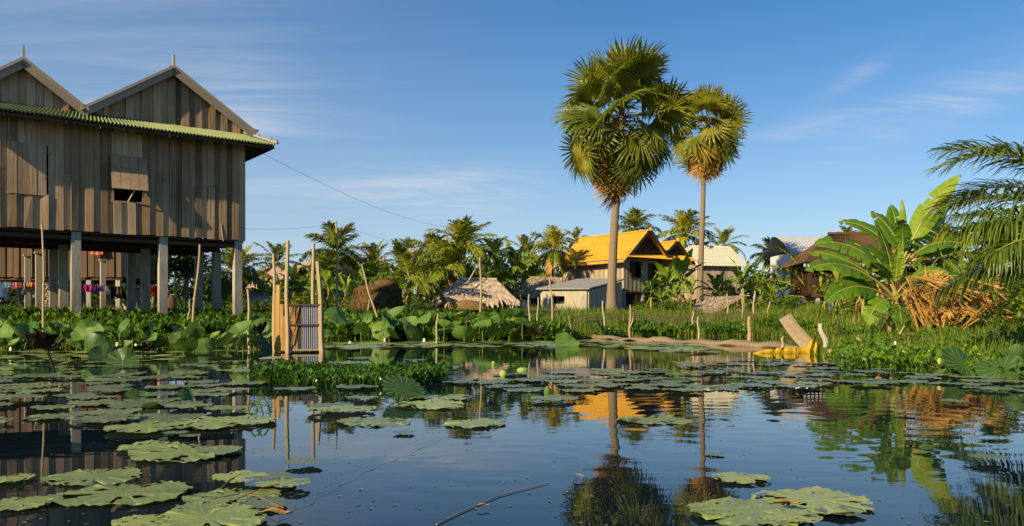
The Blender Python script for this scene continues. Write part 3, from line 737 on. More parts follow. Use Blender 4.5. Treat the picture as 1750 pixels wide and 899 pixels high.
# pent eaves: green corrugated sheets round the front and side
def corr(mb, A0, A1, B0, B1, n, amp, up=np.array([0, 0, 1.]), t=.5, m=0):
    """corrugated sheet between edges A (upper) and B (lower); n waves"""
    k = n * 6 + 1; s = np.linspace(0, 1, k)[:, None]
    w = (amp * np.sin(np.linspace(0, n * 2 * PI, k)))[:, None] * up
    mb.grid(np.stack([A0 + (A1 - A0) * s + w, (A0 + (A1 - A0) * s + B0 + (B1 - B0) * s) / 2 + w, B0 + (B1 - B0) * s + w]), np.tile(np.clip(t + .42 * np.sin(np.linspace(0, n * 2 * PI, k)[:-1] + .5), 0, 1), 2), m)  # sunlit and shaded flanks of the waves put into the tint as stripes
O = .72
eu, el_ = 6.27, 5.93
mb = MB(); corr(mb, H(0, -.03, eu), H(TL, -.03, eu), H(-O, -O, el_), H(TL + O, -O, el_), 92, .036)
mb.prism([H(-O + .03, -O + .03, el_ - .05), H(TL + O - .03, -O + .03, el_ - .05), H(TL, -.03, eu - .05), H(0, -.03, eu - .05)], (0, 0, .012), .2, 1)
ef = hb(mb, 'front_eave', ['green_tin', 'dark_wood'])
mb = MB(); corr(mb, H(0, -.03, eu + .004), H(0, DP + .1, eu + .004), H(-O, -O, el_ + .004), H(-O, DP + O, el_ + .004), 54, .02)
mb.prism([H(-O + .03, -O + .03, el_ - .052), H(-O + .03, DP + O - .03, el_ - .052), H(0, DP + .1, eu - .052), H(0, -.03, eu - .052)], (0, 0, .01), .2, 1)
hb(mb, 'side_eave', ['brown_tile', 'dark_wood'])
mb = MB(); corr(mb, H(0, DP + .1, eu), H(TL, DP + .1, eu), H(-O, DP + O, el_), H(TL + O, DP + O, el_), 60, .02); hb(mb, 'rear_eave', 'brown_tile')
mb = MB(); a_, b_ = H(0, -.03, eu + .06), H(-O - .05, -O - .05, el_ + .05)
mb.bar(a_, b_, .14, .06, t=.7); mb.bar(b_ * .12 + a_ * .88, b_ * .12 + a_ * .88 + np.array([.02, -.01, .09]), .05, .05, up=(1, 0, 0), t=.6)
for q in (.45, .8, .97): mb.box(a_ + (b_ - a_) * q + np.array([0, 0, .05]), (.1, .05, .09), HR, .8, taper=.5)
hb(mb, 'hip_cap', 'trim_wood')
mb = MB(); mb.bar(H(-O + .02, -O + .05, el_ - .09), H(TL + O, -O + .05, el_ - .09), .03, .05, t=.4)
for t in (.8, 2.1, 3.5, 4.9, 6.3): mb.bar(H(t, -O + .01, el_ - .12), H(t, -.02, ZW - .3), .05, .08, t=.4)
hb(mb, 'eave_rafter', 'dark_wood')
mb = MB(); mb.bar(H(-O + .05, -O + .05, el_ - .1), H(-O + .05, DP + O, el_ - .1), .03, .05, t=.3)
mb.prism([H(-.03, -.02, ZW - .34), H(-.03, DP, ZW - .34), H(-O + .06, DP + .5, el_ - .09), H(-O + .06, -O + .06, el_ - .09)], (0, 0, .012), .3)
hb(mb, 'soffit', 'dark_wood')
# windows
def planks(mb, t0, t1, z0, z1, b_, n, tm, tilt=None):
    for i in range(n):
        a = t0 + (t1 - t0) * i / n; w = (t1 - t0) / n
        mb.prism([H(a + .004, b_, z0), H(a + w - .004, b_, z0), H(a + w - .004, b_, z1), H(a + .004, b_, z1)], -HW * (.022 + .006 * (i % 2)), float(np.clip(tm + rng.normal(0, .1), 0, 1)))
def window(t0, t1, z0, z1, zp0, zp1, open_):
    wn_ = MB()
    for (ta, tb, za_, zb) in ((t0 - .03, t0 + .03, z0, z1), (t1 - .03, t1 + .03, z0, z1)): wn_.box(H((ta + tb) / 2, -.03, (za_ + zb) / 2), (.055, .1, zb - za_), HR, .5)
    for z in (z0, z1): wn_.box(H((t0 + t1) / 2, -.031, z), (t1 - t0 + .12, .09, .05), HR, .5)
    wo_ = hb(wn_, 'window', 'wall_wood')
    p = MB(); planks(p, t0 - .03, t1 + .03, zp0, zp1, -.058, 4, .9); hb(p, 'upper_panel', 'wall_wood', wo_)
    s_ = MB()
    if not open_: planks(s_, t0 - .05, t1 + .05, z0 - .02, z1 + .01, -.086, 4, .58)
    else:
        hz_ = z1 - .02; L_ = 1.0; an = .32
        for i in range(4):
            a = t0 - .06 + (t1 - t0 + .12) * i / 4; w = (t1 - t0 + .12) / 4 - .01
            top_b, bot_b, zb = -.09, -.09 - L_ * math.sin(an), hz_ - L_ * math.cos(an)
            s_.prism([H(a, top_b, hz_), H(a + w, top_b, hz_), H(a + w + .03, bot_b, zb), H(a + .03, bot_b, zb)], HW * -.024 + HZ * .008, float(.42 + .1 * rng.random()))
        s_.bar(H(t0, -.1, hz_ - .12), H(t1, -.1, hz_ - .12), .03, .05, t=.3)
    so = hb(s_, 'shutter', 'wall_wood', wo_)
    if open_:
        k = MB().bar(H(t0 + .42, -.05, z0 + .02), H(t0 + .3, -.36, z1 - .95), .03, .03, t=.9); hb(k, 'prop_stick', 'trim_wood', wo_)
window(5.34, 6.14, 3.94, 5.25, 5.27, 5.86, False)
window(2.86, 3.68, 3.92, 5.2, 5.22, 5.86, True)
# a short stick hangs at the lower edge
mb = MB().bar(H(.72, -.08, 3.5), H(.66, -.1, 2.98), .035, .02, t=.95); hb(mb, 'hanging_stick', 'trim_wood')

# ------------------------------------------------------------------ plank house behind, seen between the posts
rng = np.random.default_rng(12)
d2 = 36.0
bx0, bx1 = wx(-140, d2), wx(208, d2)
bh = thing('stilt_house', 'dark plank house on stilts seen between the concrete posts of the large house', 'house', ((bx0 + bx1) / 2, d2, .6))
def bb_(mb, name, mats, parent=None):
    o = mb.build(name, mats)
    o.parent = bh if parent is None else parent
    if parent is None: o.matrix_parent_inverse = Matrix.Translation(-Vector(bh.location))
    return o
P2 = lambda t, b, z: np.array([bx1 - t, d2 + b, z])
zf2, zt2 = wz(474, d2), wz(474, d2) + 3.1
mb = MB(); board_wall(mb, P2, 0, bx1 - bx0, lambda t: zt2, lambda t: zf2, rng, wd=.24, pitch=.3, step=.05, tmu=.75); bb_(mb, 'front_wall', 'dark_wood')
mb = MB(); mb.box(((bx0 + bx1) / 2, d2 + 2.6, (zf2 + zt2) / 2), (bx1 - bx0 - .1, 5, zt2 - zf2 - .04), None, .4); bb_(mb, 'side_wall', 'wall_wood')
mb = MB(); xm = (bx0 + bx1) / 2
mb.prism([(bx0 - .5, d2 - .6, zt2 - .1), (bx1 + .5, d2 - .6, zt2 - .1), (bx1 - 1, d2 + 2.6, zt2 + 1.8), (bx0 + 1, d2 + 2.6, zt2 + 1.8)], (0, .05, .06))
mb.prism([(bx0 - .5, d2 + 5.8, zt2 - .1), (bx1 + .5, d2 + 5.8, zt2 - .1), (bx1 - 1, d2 + 2.62, zt2 + 1.8), (bx0 + 1, d2 + 2.62, zt2 + 1.8)], (0, .05, .06)); bb_(mb, 'roof', 'brown_tile')
for i, px_ in enumerate((-80, -10, 46, 95, 150, 200)):
    for dd in (0, 4.6):
        g = gz(wx(px_, d2), d2 + dd)
        mb = MB().box((wx(px_, d2), d2 + .15 + dd, (g - .3 + zf2) / 2), (.2, .2, zf2 - g + .3 - .004), None, .45); bb_(mb, 'post', 'post_concrete')
mb = MB(); mb.box(((bx0 + bx1) / 2, d2 + .1, zf2 - .06), (bx1 - bx0, .12, .12), None, .3); mb.box(((bx0 + bx1) / 2, d2 + 2.5, zf2 - .05), (bx1 - bx0, 4.4, .05), None, .3); bb_(mb, 'floor', 'dark_wood')
# porch rail board by the salmon cloth
# tall slim posts standing alone under the house
for i, (px_, d_, lab) in enumerate(((47, 27.3, 'slim pale concrete post standing under the large house behind the shirts'), (66, 26.2, 'pale concrete post under the large house beside the yellow floral cloth'), (176, 29.5, 'slim whitish concrete post under the large house beside the purple trousers'), (109, 30.5, 'dark post in the shade below the plank house behind the firewood stack'))):
    x = wx(px_, d_); g = gz(x, d_)
    mb = MB().box((0, 0, (2.65 - g) / 2), (.17, .17, 2.65 - g + .3), np.array([[.8, .6, 0], [-.6, .8, 0], [0, 0, 1]]).T, .75 if i != 3 else .1)
    mb.box((0, 0, 2.65 - g + .12), (.24, .24, .06), np.array([[.8, .6, 0], [-.6, .8, 0], [0, 0, 1]]).T, .6)
    tag(mb.build('concrete_post', 'post_concrete', loc=(x, d_, g)), lab, 'post')
# ------------------------------------------------------------------ laundry, firewood and clutter under the stilt house
rng = np.random.default_rng(5)
ld = 27.6
lines = [((-60, 478, 26.6), (108, 481, 27.4), 'sagging clothesline carrying pale shirts and a floral cloth'), ((108, 480, 27.4), (226, 490, 28.4), 'clothesline carrying purple trousers and dark clothes'), ((226, 488, 28.4), (300, 486, 29.0), 'short clothesline carrying the red garment')]
LN = []
for (a, b, lab) in lines:
    A, B = at(*a), at(*b); s = np.linspace(0, 1, 12)[:, None]
    P = A + (B - A) * s - np.array([0, 0, .06]) * np.sin(s * PI)
    tag(MB().tube(P, .006, 4, .5).build('clothesline', 'wire'), lab, 'clothesline'); LN.append((A, B))
for i, (px_, d_, lab) in enumerate(((108, 27.4, 'thin pole holding up two clotheslines under the house'), (226, 28.4, 'thin pole at the shaded end of the dark laundry'), (300, 29.0, 'thin pole beside the red garment'), (-60, 26.6, 'thin pole at the far end of the shirt line'))):
    x = wx(px_, d_); g = gz(x, d_)
    tag(MB().tube([(0, 0, -.2), (.02, 0, .8), (0, 0, 2.1 - g)], [.03, .028, .022], 6, .4).build('line_pole', 'grey_stick', loc=(x, d_, g)), lab, 'pole')
cloth('cloth_sky', (.35, .48, .68)); cloth('cloth_denim', (.2, .32, .5)); cloth('cloth_pink', (.7, .32, .45)); cloth('cloth_white', (.72, .7, .68)); cloth('cloth_magenta', (.5, .06, .32)); cloth('cloth_purple', (.26, .08, .42))
cloth('cloth_red', (.62, .03, .025)); cloth('cloth_dark', (.03, .025, .028)); cloth('cloth_floral', (.75, .4, .08)); cloth('cloth_salmon', (.6, .15, .1)); cloth('cloth_blue', (.08, .14, .5)); cloth('cloth_brown', (.12, .06, .035)); cloth('cloth_grey', (.3, .3, .32))
def garment(name, px0, px1, py1, mat, shape, label, cat, li=0):
    A, B = LN[li]; k0 = (A[0], A[1]); 
    def onl(px_):
        # point of the line that projects to px
        f = np.linspace(0, 1, 400); P = A + (B - A) * f[:, None]; q = CX + F_PX * P[:, 0] / P[:, 1]
        j = int(np.argmin(abs(q - px_))); p = P[j].copy(); p[2] -= .06 * math.sin(f[j] * PI); return p
    p0, p1 = onl(px0), onl(px1); d_ = (p0[1] + p1[1]) / 2; h = (p0[2] + p1[2]) / 2 - wz(py1, d_)
    n, m_ = 15, 11; mb = MB(); ph = rng.uniform(0, 6)
    def sheet(u0, u1, v0, v1, flare=0.0, t=.5):
        u = np.linspace(u0, u1, n)[None, :, None]; v = np.linspace(v0, v1, m_)[:, None, None]
        uu = u + flare * (v - v0) * (u - (u0 + u1) / 2)
        P = p0 + (p1 - p0) * uu
        fold = .035 * np.sin(uu * 14 + ph + v) * (.3 + v) + .02 * np.sin(uu * 31 + ph * 2)
        P = P + np.array([0, -1, 0]) * fold + np.array([0, 0, -1]) * h * v * (1 + .04 * np.sin(uu * 9 + ph))
        Q = P + np.array([0, .025, 0])
        mb.grid(P, t); mb.grid(Q[:, ::-1], t)
    if shape == 'shirt': sheet(.15, .85, -.02, 1, .1); sheet(-.05, .2, -.02, .45, .4, .4); sheet(.8, 1.05, -.02, .45, .4, .6)
    elif shape == 'trousers': sheet(0, 1, -.02, .3); sheet(0, .46, .3, 1); sheet(.54, 1, .3, 1)
    elif shape == 'skirt': sheet(.05, .95, -.02, 1, .3)
    else: sheet(0, 1, -.02, 1)
    o = mb.build(name, mat, smooth=True)
    c = (p0 + p1) / 2; me = o.data; me.transform(Matrix.Translation(-Vector(c))); o.location = c
    tag(o, label, cat, 'laundry drying under the stilt house')
G = [('shirt', -14, 0, 512, 'cloth_white', 'shirt', 'pale shirt at the very end of the shirt line', 'shirt', 0),
     ('shirt', 0, 7, 508, 'cloth_sky', 'shirt', 'light blue shirt on the clothesline next to the jeans', 'shirt', 0),
     ('jeans', 7, 14, 513, 'cloth_denim', 'trousers', 'faded blue jeans hanging lowest on the clothesline', 'trousers', 0),
     ('blouse', 14, 19, 492, 'cloth_white', 'shirt', 'small white blouse between the jeans and the pink top', 'shirt', 0),
     ('top', 22, 29, 494, 'cloth_pink', 'cloth', 'pink top with a ragged hem on the shirt line', 'top', 0),
     ('cloth', 30, 37, 492, 'cloth_salmon', 'cloth', 'rose cloth strip beside the slim pale post', 'cloth', 0),
     ('cloth', 38, 43, 504, 'cloth_grey', 'cloth', 'grey cloth hanging behind the slim pale post', 'cloth', 0),
     ('cloth', 46, 55, 490, 'cloth_floral', 'cloth', 'yellow floral cloth bunched on the clothesline', 'cloth', 0),
     ('cloth', 55, 61, 488, 'cloth_red', 'cloth', 'small red cloth next to the yellow floral one', 'cloth', 0),
     ('towel', 67, 75, 484, 'cloth_pink', 'cloth', 'short pink towel over the firewood stack', 'towel', 0),
     ('towel', 79, 88, 485, 'cloth_purple', 'cloth', 'short violet towel over the firewood stack', 'towel', 0),
     ('towel', 89, 96, 486, 'cloth_white', 'cloth', 'short white towel over the firewood stack', 'towel', 0),
     ('dress', 143, 159, 499, 'cloth_magenta', 'skirt', 'magenta dress with a flared hem beside a concrete post', 'dress', 1),
     ('trousers', 162, 178, 498, 'cloth_purple', 'trousers', 'purple trousers hanging beside the magenta dress', 'trousers', 1),
     ('cloth', 180, 188, 503, 'cloth_grey', 'cloth', 'grey cloth hanging between purple trousers and dark clothes', 'cloth', 1),
     ('shirt', 190, 199, 508, 'cloth_dark', 'shirt', 'black shirt in the row of dark laundry', 'shirt', 1),
     ('skirt', 200, 209, 510, 'cloth_brown', 'skirt', 'dark brown skirt in the row of dark laundry', 'skirt', 1),
     ('trousers', 210, 220, 511, 'cloth_dark', 'trousers', 'black trousers at the end of the dark laundry', 'trousers', 1),
     ('towel', 234, 247, 492, 'cloth_blue', 'cloth', 'small blue towel near the red garment', 'towel', 2),
     ('shirt', 258, 273, 506, 'cloth_red', 'shirt', 'bright red garment hanging near the corner post', 'shirt', 2)]
for g in G: garment(*g)
# salmon cloth over the porch edge of the plank house behind
p = at(165, 428, 35.6); mb = MB()
u = np.linspace(0, 1, 10)[None, :]; v = np.linspace(0, 1, 8)[:, None]
mb.grid(np.stack([(u - .5) * .5 * (.7 + .4 * v) + 0 * v, .03 * np.sin(u * 14 + v * 2), .5 - v * .68 + .02 * np.sin(u * 9)], -1), .5)
tag(mb.build('cloth', 'cloth_salmon', loc=tuple(p)), 'salmon red cloth hung on the plank house wall behind the posts', 'cloth')
# firewood stack
fd = 29.5; fx0, fx1, fz0, fz1 = wx(76, fd), wx(99, fd), gz(wx(88, fd), fd), wz(486, fd)
mb = MB()
for z in np.arange(fz0 + .06, fz1, .085):
    for x in np.arange(fx0, fx1, .085):
        mb.tube([(x + rng.normal(0, .01), fd - .3 + rng.uniform(-.04, .04), z + rng.normal(0, .008)), (x, fd + .4, z)], .04 * rng.uniform(.75, 1.05), 6, float(rng.uniform(0, 1)))
tag(mb.build('firewood_stack', 'brick'), 'neat stack of cut firewood under the plank house', 'firewood')
for (px_, py_, d_, w, h, mat, nm, lab, cat) in ((88, 516, 28.6, .55, .26, 'cloth_floral', 'sack', 'lumpy yellow sack lying before the firewood stack', 'sack'), (195, 520, 28.8, .6, .3, 'brick', 'stone_heap', 'low heap of rubble stones behind the purple trousers', 'stones'), (216, 524, 29.4, .5, .4, 'grey_stick', 'crate_heap', 'grey bundle of sticks heaped near the dark laundry', 'sticks'), (293, 521, 30, .34, .8, 'brown_tile', 'clay_jar', 'tall brown clay jar beside the corner post', 'jar'), (30, 523, 28, 1.4, .2, 'hay', 'straw_heap', 'low heap of straw under the pale shirts', 'straw')):
    x = wx(px_, d_); g = gz(x, d_); mb = MB()
    if nm == 'crate_heap':
        for i in range(16): mb.bar((rng.uniform(-.25, .25), rng.uniform(-.2, .2), rng.uniform(.02, .3)), (rng.uniform(-.3, .3), rng.uniform(-.2, .2) + .01, rng.uniform(.02, .45)), .03, .03, t=float(rng.random()))
        nm = 'stick_bundle'
    else:
        k = np.linspace(0, 1, 10); an = np.linspace(0, 2 * PI, 17)[:-1]
        prof = np.sin(PI * np.clip(k * .93 + .05, 0, 1)) ** .55 if nm == 'clay_jar' else np.sqrt(np.clip(1 - k ** 2, 0, 1))
        R = prof[:, None] * (1 + .18 * np.sin(an * 3 + k[:, None] * 3) * (nm != 'clay_jar') + .08 * rng.normal(size=(10, 16)) * (nm != 'clay_jar')); an2 = an[None]
        mb.grid(np.stack([R * np.cos(an2) * w / 2, R * np.sin(an2) * w * .35, k[:, None] * h + 0 * an2], -1), .5, closed=True)
    tag(mb.build(nm, mat, smooth=True, loc=(x, d_, g - .03)), lab, cat)
# low wooden bench-like deck and the retaining wall along the bank
def gw(px_, d_): return wx(px_, d_), d_
mb = MB(); y0, y1 = 28.8, 32.6
x0_, x1_ = wx(-60, 28.0), wx(960, y1)
n = 60; xs = np.linspace(x0_, x1_, n); ys = np.interp(xs, [x0_, -8, x1_], [27.0, 30.5, 33.5])
for i in range(n - 1):
    g = gz(xs[i], ys[i]) - .4
    za = CAM_H + (HY - (530 if xs[i] < 0 else 531)) * ys[i] / F_PX + .0
    mb.prism([(xs[i], ys[i], g), (xs[i + 1] - .01, ys[i + 1], g), (xs[i + 1] - .01, ys[i + 1], za + rng.normal(0, .015)), (xs[i], ys[i], za + rng.normal(0, .015))], (0, .12, 0), float(rng.random()))
tag(mb.build('retaining_wall', 'mud_wall'), 'low dark retaining wall along the village bank behind the water plants', 'wall')
# ------------------------------------------------------------------ the village on the far bank
rng = np.random.default_rng(21)
class Frame:
    """a building's own axes: origin O on the ground, X along the long face, Y into the building"""
    def __init__(s, o, ang): s.O = np.array(o, float); c, q = math.cos(ang), math.sin(ang); s.X = np.array([c, q, 0]); s.Y = np.array([-q, c, 0]); s.R = np.stack([s.X, s.Y, HZ], 1)
    def __call__(s, x, y, z): return s.O + s.X * x + s.Y * y + HZ * z
def part(root, mb, name, mats, parent=None, smooth=False):
    o = mb.build(name, mats, None, smooth)
    if parent is None: o.parent = root; o.matrix_parent_inverse = Matrix.Translation(-Vector(root.location))
    else: o.parent = parent
    return o
def slope(mb, P00, P10, P01, P11, rows, cols, amp, rng, t=(.3, .7), thick=.05):
    """tiled slope: P00-P10 the eave, P01-P11 the ridge; rows overlap, columns wave"""
    P00, P10, P01, P11 = map(np.asarray, (P00, P10, P01, P11)); nn = nrm(np.cross(P10 - P00, P01 - P00)); nn = nn * np.sign(nn[2] + 1e-9)
    k = cols * 4 + 1; u = np.linspace(0, 1, k)[:, None]; w = (amp * np.sin(np.linspace(0, cols * 2 * PI, k)))[:, None] * nn
    for r in range(rows):
        q0, q1 = r / rows, min(1, (r + 1.08) / rows)
        A = (P00 + (P01 - P00) * q0) * (1 - u) + (P10 + (P11 - P10) * q0) * u + w + nn * thick * .6
        B = (P00 + (P01 - P00) * q1) * (1 - u) + (P10 + (P11 - P10) * q1) * u + w + nn * .012
        tt = np.repeat(rng.uniform(t[0], t[1], cols), 4)
        mb.grid(np.stack([A, B]), tt)
    mb.raw(np.array([P00, P10, P11, P01]) - nn * .012, np.array([[0, 1, 2, 3]]), .3)
def thatch(mb, P00, P10, P01, P11, rng, rows=8, per=26, w=.16, ln=.5, over=.25, tmu=.5, m=0):
    """ragged palm-leaf thatch between eave P00-P10 and ridge P01-P11"""
    P00, P10, P01, P11 = map(np.asarray, (P00, P10, P01, P11)); nn = nrm(np.cross(P10 - P00, P01 - P00)); nn = nn * np.sign(nn[2] + 1e-9)
    mb.raw(np.array([P00, P10, P11, P01]), np.array([[0, 1, 2, 3]]), .35, m)
    for r in range(rows):
        q = (r + .35) / rows; L0 = np.linalg.norm(P10 - P00)
        k = int(per * (1 + .0)); u = np.clip((np.arange(k) + rng.uniform(-.4, 1.2, k)) / k, 0, 1)[:, None]
        top = (P00 + (P01 - P00) * min(1, q + .5 / rows)) * (1 - u) + (P10 + (P11 - P10) * min(1, q + .5 / rows)) * u
        dn = nrm((P00 - P01) * (1 - u) + (P10 - P11) * u)
        along = nrm(P10 - P00)
        dn = nrm(dn + along * rng.normal(0, .12, k)[:, None])
        l = ln * rng.uniform(.7, 1.3, k)[:, None] * (1 + (over if r == 0 else 0))
        wv = along * (w * rng.uniform(.5, 1.2, k))[:, None] / 2; lift = nn * rng.uniform(.03, .075, k)[:, None]
        a = top + nn * .03; b_ = top + dn * l * .6 + lift; c = top + dn * l + lift * .8 - np.array([0, 0, .1]) * l * (r == 0)
        v = np.stack([a - wv, a + wv, b_ + wv, b_ - wv, c + wv * rng.uniform(.1, .9, k)[:, None], c - wv * rng.uniform(.1, .9, k)[:, None]], 1)
        f = (np.array([[0, 1, 2, 3], [3, 2, 4, 5]])[None] + np.arange(k)[:, None, None] * 6).reshape(-1, 4)
        mb.raw(v.reshape(-1, 3), f, np.repeat(np.clip(tmu + rng.normal(0, .22, k), 0, 1), 2), m)
def boards(mb, F, x0, x1, y, zb, zt, rng, axis='x', pitch=.2, th=.03, tmu=.5, holes=()):
    n = max(1, int(round(abs(x1 - x0) / pitch)))
    for i in range(n):
        a = x0 + (x1 - x0) * i / n; b_ = x0 + (x1 - x0) * (i + 1) / n
        off = .02 * (i % 2); t = float(np.clip(tmu + rng.normal(0, .2), 0, 1)); c = (a + b_) / 2
        segs = [(zb + rng.uniform(-.03, .02), zt(c) if callable(zt) else zt)]
        for (h0, h1, z0, z1) in holes:
            if h0 < c < h1: segs = [(s0, z0) for s0, s1 in segs] + [(z1, s1) for s0, s1 in segs]
        for s0, s1 in segs:
            if axis == 'x': mb.box(F(c, y - off, (s0 + s1) / 2), (abs(b_ - a) * .97, th, s1 - s0), F.R, t)
            else: mb.box(F(y + off, c, (s0 + s1) / 2), (th, abs(b_ - a) * .97, s1 - s0), F.R, t)

# --- the yellow-roofed house: long face to the sun, gable end turned away
d = 62.0
c0 = at(1066, 537, d)                       # near corner of the two visible faces
g0 = gz(c0[0], c0[1])
A = math.radians(38)                        # gable face runs right and back
# long face direction: from the near corner leftwards and back
F = Frame((c0[0], c0[1], 0), A)             # X along the gable end (right/back), Y along the long face (left/back)
LW, LD = 6.6, 6.9                           # gable end width, long face length
zf, ze, zr = wz(496, d), wz(438, d), wz(393, d)
hy = thing('house', 'timber stilt house with a bright yellow-orange tiled roof behind the tall sugar palm', 'house', (c0[0], c0[1], g0))
mb = MB(); boards(mb, F, .0, LD, 0, zf, ze, rng, 'y', .22, tmu=.62, holes=((1.15, 1.5, zf + .75, zf + 2.1),)); part(hy, mb, 'long_wall', 'far_wood')
mb = MB(); boards(mb, F, 0, LW, 0, zf, ze, rng, 'x', .22, tmu=.35, holes=((.75, 1.75, zf + 1.0, zf + 2.2), (2.7, 3.7, zf + .3, zf + 2.1))); part(hy, mb, 'gable_end_wall', 'far_wood')
mb = MB(); mb.box(F(LW / 2, LD - .02, (zf + ze) / 2), (LW, .04, ze - zf), F.R); mb.box(F(LW - .02, LD / 2, (zf + ze) / 2), (.04, LD - .06, ze - zf), F.R); mb.box(F(LW / 2, LD / 2, zf - .06), (LW, LD, .1), F.R); part(hy, mb, 'floor_and_rear_wall', 'wall_wood')
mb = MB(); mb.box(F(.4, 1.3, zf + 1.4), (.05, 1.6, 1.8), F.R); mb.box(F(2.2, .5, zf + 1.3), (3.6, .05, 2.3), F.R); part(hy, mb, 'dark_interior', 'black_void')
for (x, z0, z1) in ((1.25, zf + 1.0, zf + 2.2), (3.2, zf + .3, zf + 2.1)):
    mb = MB()
    for xx in (x - .52, x + .52): mb.box(F(xx, -.05, (z0 + z1) / 2), (.07, .08, z1 - z0 + .1), F.R, .3)
    for z in (z0, z1): mb.box(F(x, -.05, z), (1.1, .08, .07), F.R, .3)
    w_ = part(hy, mb, 'window' if z0 > zf + .5 else 'door_frame', 'dark_wood')
    mb = MB().box(F(x - .25, -.02, (z0 + z1) / 2), (.48, .03, z1 - z0), F.R, .6); part(hy, mb, 'shutter', 'red_wood', w_)
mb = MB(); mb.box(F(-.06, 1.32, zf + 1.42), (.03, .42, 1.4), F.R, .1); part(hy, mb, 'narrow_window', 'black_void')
def gable_roof(root, F, x0, x1, y0, y1, ze, zr, ov, tile, wood, rng, rows=14, cols=30, hip=0.0):
    xm = (x0 + x1) / 2; k = ov * (zr - ze) / ((x1 - x0) / 2)
    for sg in (-1, 1):
        xe = x0 - ov if sg < 0 else x1 + ov
        mb = MB(); slope(mb, F(xe, y0 - ov, ze - k), F(xe, y1 + ov, ze - k), F(xm, y0 - ov, zr), F(xm, y1 + ov - hip, zr), rows, cols, .03, rng)
        rf = part(root, mb, 'roof', tile)
        mb = MB(); a, b_ = F(xe, y0 - ov - .04, ze - k - .02), F(xm, y0 - ov - .04, zr + .03); mb.bar(a, b_, .06, .22, up=(0, 0, 1), t=.5); part(root, mb, 'bargeboard', wood)
    mb = MB(); mb.bar(F(xm, y0 - ov - .1, zr + .06), F(xm, y1 + ov - hip, zr + .06), .2, .1, t=.45); mb.box(F(xm, y0 - ov - .1, zr + .14), (.12, .3, .25), F.R, .4, taper=.4); part(root, mb, 'ridge_cap', tile)
# main roof: ridge runs along the long face (F.Y); gable shows at y=0
xm = LW * .5; MW = LW * .62
gable_roof(hy, F, 0, MW, 0, LD, ze + .15, zr, .75, 'yellow_tile', 'dark_wood', rng, 16, 36, hip=.6)
# second, lower parallel roof
gable_roof(hy, F, MW + .1, LW + .9, .3, LD, ze + .1, wz(412, d + 3), .5, 'yellow_tile', 'dark_wood', rng, 10, 26)
def sunburst(F, x0, x1, zb, zt, y):
    mb = MB(); xm = (x0 + x1) / 2
    mb.prism([F(x0, y, zb), F(x1, y, zb), F(xm, y, zt)], F.Y * .03, .3)
    for i in range(1, 8):
        a = PI * i / 8; L = min((zt - zb) / (math.sin(a) + abs(math.cos(a)) * (zt - zb) / ((x1 - x0) / 2)), 9) * .97
        mb.bar(F(xm, y - .04, zb + .02), F(xm + L * math.cos(a), y - .04, zb + L * math.sin(a)), .05, .1, up=F.Y, t=.95)
    return mb
part(hy, sunburst(F, .1, MW - .1, ze + .3, zr - .2, -.35), 'sunburst_gable', 'dark_wood')
part(hy, sunburst(F, MW + .5, LW + .5, ze + .3, wz(412, d + 3) - .15, .05), 'sunburst_gable', 'dark_wood')
# pent eave across the gable end and a fringe under the long eave
mb = MB(); slope(mb, F(-.6, -1.0, ze - .12), F(LW + 1.0, -1.0, ze - .12), F(-.1, -.2, ze + .32), F(LW + .6, -.2, ze + .32), 4, 46, .025, rng); part(hy, mb, 'pent_eave', 'yellow_tile')
mb = MB()
for y in np.arange(-.7, LD + .6, .17): mb.box(F(-.62, y, ze - .35), (.03, .1, .2), F.R, float(rng.uniform(.6, 1)))
part(hy, mb, 'eave_fringe', 'trim_wood')
mb = MB(); mb.box(F(-.35, LD / 2, ze - .26), (.6, LD + .8, .03), F.R); part(hy, mb, 'soffit', 'dark_wood')
for x in (.15, 2.2, 4.4, LW - .15):
    for y in (.15, 3.1, LD - .15):
        mb = MB().box(F(x, y, (g0 - .4 + zf - .12) / 2), (.22, .22, zf - .12 - g0 + .4), F.R, .4); part(hy, mb, 'post', 'post_concrete')
mb = MB(); mb.box(F(LW / 2, LD * .75, (g0 + zf) / 2), (LW - .3, .05, zf - g0 - .2), F.R, .2); part(hy, mb, 'under_house_screen', 'dark_wood')

# --- the plastered shed in front of it
d = 55.0
c1 = at(1003, 537, d); g1 = gz(c1[0], c1[1])
F = Frame((c1[0], c1[1], 0), math.radians(56))     # X runs right/back along the shaded side, Y along the sunlit front (leftwards)
SX, SY = 4.6, 3.15
F2 = Frame((c1[0], c1[1], 0), math.radians(8))
shed = thing('shed', 'small plastered shed with a flat grey sheet roof beside the sugar palm trunk', 'shed', (c1[0], c1[1], g1))
zt1, zt2 = wz(494, d), wz(484, d)
p = lambda a, b_: None
fr = at(927, 537, d + .4); sd_ = at(1060, 537, d + 5.6)
V0 = np.array([c1[0], c1[1], 0]); V1 = np.array([fr[0], fr[1], 0]); V2 = np.array([sd_[0], sd_[1], 0]); V3 = V1 + V2 - V0
def wallp(mb, a, b_, zb, za_, zb_, th=.14, t=.5, hole=None):
    a, b_ = np.asarray(a), np.asarray(b_); dd = nrm(b_ - a); nn = np.cross(dd, HZ) * th
    def seg(u0, u1, z0, z1a, z1b):
        A, B = a + (b_ - a) * u0, a + (b_ - a) * u1
        mb.prism([A + HZ * z0, B + HZ * z0, B + HZ * z1b, A + HZ * z1a], nn, t)
    zl = lambda u: za_ + (zb_ - za_) * u
    if hole is None: seg(0, 1, zb, za_, zb_)
    else:
        u0, u1, z0, z1 = hole
        seg(0, u0, zb, za_, zl(u0)); seg(u1, 1, zb, zl(u1), zb_); seg(u0, u1, zb, z0, z0); seg(u0, u1, z1, zl(u0), zl(u1))
